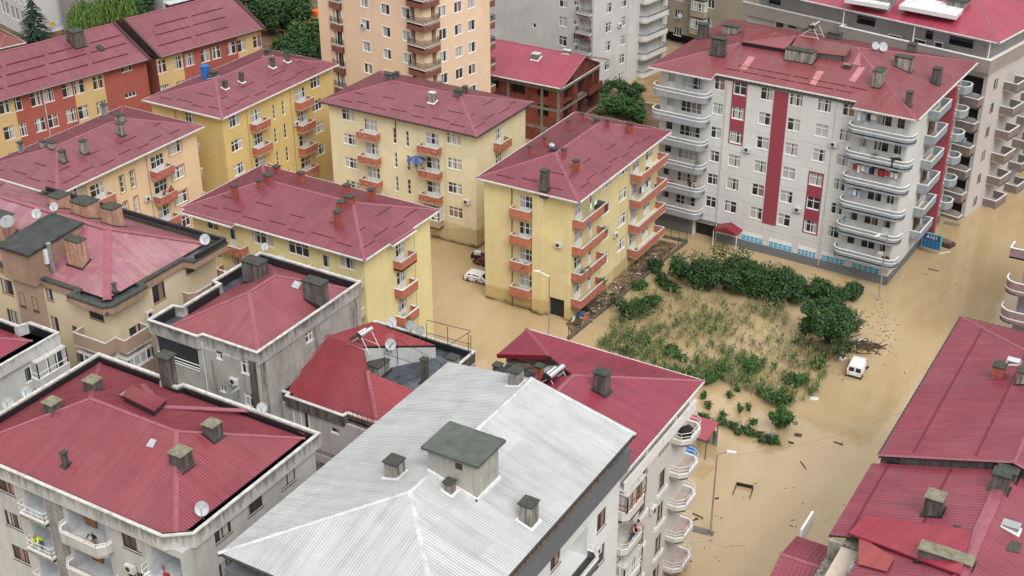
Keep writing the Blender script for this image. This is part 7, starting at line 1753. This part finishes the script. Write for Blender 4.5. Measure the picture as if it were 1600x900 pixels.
# ---- furniture and laundry
tb = I1(19.3, -.9, 13.55)
root = link('patio_table', None, None, (tb.x+.9, tb.y+.0, tb.z), 0, 'round glass patio table on the corner terrace', 'table'); m = MB(); m.tube((0, 0, .7), (0, 0, .74), .55, 20); m.build('table_top', [plain('frosted glass', (.4, .45, .46), .15)], root); m = MB()
for k in range(16): a, b = 2*math.pi*k/16, 2*math.pi*(k+1)/16; m.tube((.56*math.cos(a), .56*math.sin(a), .73), (.56*math.cos(b), .56*math.sin(b), .73), .025, 5)
m.build('rim', [IRON], root)
for k in range(4): a = k*1.57+.4; m = MB(); m.tube((.35*math.cos(a), .35*math.sin(a), .7), (.42*math.cos(a), .42*math.sin(a), 0), .02, 5); m.build('leg', [IRON], root)
def chair(loc, rot, mt, label):
    root = link('chair', None, None, loc, rot, label, 'chair'); m = MB(); m.box(-.22, -.22, .42, .22, .22, .47); m.build('seat', [mt], root); m = MB(); m.box(-.22, .2, .47, .22, .25, .95); m.build('backrest', [mt], root)
    for x in (-.2, .2):
        for y in (-.2, .22): m = MB(); m.tube((x, y, 0), (x, y, .43), .018, 5); m.build('leg', [IRON], root)
chair(I1(18.7, -.5, 13.55), R(200), REDC, 'red chair beside the patio table on the corner terrace'); chair(I1(18.2, -.9, 13.55), R(150), plain('folding chair pink', (.35, .06, .1)), 'pinkish red folding chair at the left end of the corner terrace')
def laundry(b, face, u0, u1, z, out, cols, label):
    root = link('laundry_line', None, None, b.wld(b.fp(face, u0, out, z)), b.yaw+b.ang(face), label, 'laundry'); m = MB(); m.tube((0, 0, 0), (u1-u0, 0, 0), .012, 4); m.build('line', [IRON], root); x = .1; rn = random.Random(int(u0*10+z)); i = 0
    while x < u1-u0-.4:
        w_ = rn.uniform(.3, .55); h_ = rn.uniform(.5, 1.0); m = MB(); n = 5
        for k in range(n): a = x+w_*k/n; c = x+w_*(k+1)/n; ya, yc = .04*math.sin(k*2.1), .04*math.sin((k+1)*2.1); m.face([(a, ya, -h_), (c, yc, -h_), (c, yc*.3, 0), (a, ya*.3, 0)])
        m.build('cloth', [cols[i % len(cols)]], root); i += 1; x += w_+rn.uniform(.04, .2)
WHC = plain('white cloth', (.68, .70, .74), .85, 0, .05); LBC = plain('pale blue cloth', (.35, .45, .62), .85)
laundry(W_, 'A', 24.0, 26.4, FZ[0]+2.2, 1.0, [WHC, LBC, NAVY, WHC], 'white and navy laundry on the top right rounded balcony'); laundry(W_, 'A', 24.2, 29.6, FZ[2]+2.1, 1.0, [REDC, WHC, WHC, LBC, NAVY, PNK, REDC], 'long mixed laundry line on the third rounded balcony from the top')
laundry(W_, 'A', 24.0, 26.0, FZ[3]+2.1, 1.0, [LBC, WHC], 'pale blue laundry on the fourth rounded balcony from the top'); laundry(D, 'B', 14.5, 17.5, 8.2+2.1, .8, [NAVY, WHC, LBC], 'dark and white laundry on the far balcony of the yellow flooded block')
laundry(D, 'B', 1.5, 3.5, 11.3+2.1, 1.0, [plain('green cloth', (.12, .38, .05)), WHC], 'green cloth hanging on the top near balcony of the yellow flooded block'); laundry(G_, 'A', G_.uz('A', 912, 60)[0]-1.4, G_.uz('A', 912, 60)[0]+1.2, G_.uz('A', 912, 52)[1], .8, [BLK, plain('maroon cloth', (.15, .02, .03)), BLK], 'dark maroon laundry on a balcony of the grey white tower')
laundry(X_, 'A', 31.0, 33.4, 15.9-3.1*2-1+2.1, .9, [WHC, LBC], 'white laundry on a brown grey balcony behind the white block')
def potplant(p, label, s=1., tall=1.):
    root = link('potted_plant', None, None, p, 0, label, 'potted plant', 'balcony plants'); m = MB(); m.tube((0, 0, 0), (0, 0, .3), .14, 8, .18); m.build('pot', [BRICKC], root); m = MB(); leaves(m, V((0, 0, .55*tall)), V((.32*s, .32*s, .38*tall)), 150, .09, random.Random(int(p.x*91+p.z*7)), shell=.2); m.build('foliage', [LEAFM], root)
for f, u, o_, z, s, t, lab in [('A', 5.4, .7, 5.1, 1.8, 1.2, 'bushy plants on the third balcony down of the plain yellow end wall'), ('B', .6, 1.0, 5.05, 1.6, 1.9, 'tall leafy plant at the near corner of the yellow flooded block'), ('B', 2.0, 1.0, 5.05, 1.2, 1.3, 'green plant next to the tall leafy one on the yellow block'), ('B', 5.6, 1.1, 8.2, 1.4, 1.4, 'trailing plant at the end of the grey railed yellow block balcony'),
                           ('B', 5.5, 1.1, 2.0, 1.6, 1.4, 'dark plant on the lowest near balcony of the yellow flooded block'), ('B', 14.2, 1.0, 2.0, 1.1, 1.2, 'plant on the lowest far balcony of the yellow flooded block')]: potplant(D.wld(D.fp(f, u, o_, z)), lab, s, t)
potplant(W_.wld(W_.fp('A', 26.6, 1.3, FZ[1])), 'flowers on the second rounded balcony from the top', 1.6, 1.4); potplant(W_.wld(W_.fp('A', 5.8, 1.3, FZ[3]-.0)), 'big leafy plant at the end of the fourth left rounded balcony', 2.4, 2.0); potplant(Cb.wld(Cb.fp('B', 5.3, .8, 13.45-6.24-2.15)), 'dark planter on the third stacked end balcony of the bright yellow block', 1.8, 1.2)
# things kept on balconies
def crate(p, mt, s_, label, name='storage_box', cat='box'):
    m = MB(); m.box(-.3*s_, -.22*s_, 0, .3*s_, .22*s_, .4*s_); m.box(-.33*s_, -.25*s_, .4*s_, .33*s_, .25*s_, .46*s_); m.build(name, [mt], None, p, random.random()*2, label=label, cat=cat, group='boxes kept on balconies')
for i, (b, f, u, o_, z, mt, s_, lab) in enumerate([(D, 'B', 1.0, 1.0, 11.3, BLUEP, 1.1, 'blue box on the top near balcony of the yellow flooded block'), (D, 'B', 5.3, .8, 11.3, PLANK, 1.8, 'brown cabinet at the end of the top near balcony, yellow flooded block'), (D, 'B', 17.0, .8, 11.3, IRON, 1.2, 'black box on the top far balcony of the yellow flooded block'),
        (D, 'B', 19.6, .8, 8.2, DENIMB, 1.2, 'dark blue box on the second far balcony of the yellow flooded block'), (D, 'A', 4.3, .6, 2.0, BLUEP, .9, 'blue box on the lowest end balcony of the yellow flooded block'), (E_, 'A', 5.4, .6, 8.25, WHITE, 1.0, 'white box on a lower left balcony of the cream block'),
        (E_, 'A', 14.8, .6, 5.1, GALV, 1.1, 'grey box on the balcony below the blue parasol'), (B_, 'B', 6.6, .6, 8.2, CEMENT, 1.0, 'pale box on a balcony of the ochre block'), (B_, 'B', 14.9, .6, 8.2, PLANK, 1.2, 'brown box on the right balcony of the ochre block'),
        (W_, 'A', 28.9, 1.1, FZ[1], IRON, 1.7, 'black bin on the second right rounded balcony from the top'), (W_, 'A', 29.2, 1.0, FZ[5], IRON, 1.5, 'black heap at the end of the lowest right rounded balcony'), (W_, 'A', 4.6, 1.1, FZ[5], PNK, 1.2, 'pinkish box on the lowest left rounded balcony'),
        (W_, 'A', 2.4, 1.1, FZ[4], REDC, 1.3, 'red box on the second lowest left rounded balcony'), (W_, 'A', 25.1, 1.0, FZ[3], plain('red plastic', (.45, .06, .03)), 1.0, 'red box on the fourth right rounded balcony from the top'), (N_, 'B', 10.6, .6, 13.1, IRON, 1.5, 'dark box on the topmost white railed balcony'),
        (Cb, 'A', 6.6, .7, 8.2, REDC, 1.2, 'red box on a left balcony of the bright yellow block')]): crate(b.wld(b.fp(f, u, o_, z)), mt, s_, lab)
# blue parasol
pp = E_.wld(E_.fp('A', E_.uz('A', 650, 246, 1.2)[0], 1.2, E_.uz('A', 650, 246, 1.2)[1]-1.6)); root = link('parasol', None, None, pp, 0, 'blue patterned parasol on a balcony of the cream block', 'parasol'); m = MB(); m.tube((0, 0, -.4), (0, 0, 1.7), .03, 5); m.build('pole', [METAL], root); m = MB(); n = 10
for i in range(n):
    a, b = 2*math.pi*i/n, 2*math.pi*(i+1)/n; m.face([(1.15*math.cos(a), 1.15*math.sin(a), 1.3), (1.15*math.cos(b), 1.15*math.sin(b), 1.3), (.55*math.cos(b), .55*math.sin(b), 1.6), (.55*math.cos(a), .55*math.sin(a), 1.6)], i % 2); m.face([(.55*math.cos(a), .55*math.sin(a), 1.6), (.55*math.cos(b), .55*math.sin(b), 1.6), (0, 0, 1.72)], i % 2)
m.build('canopy', [plain('parasol blue', (.03, .06, .20)), plain('parasol slate', (.10, .14, .26))], root)
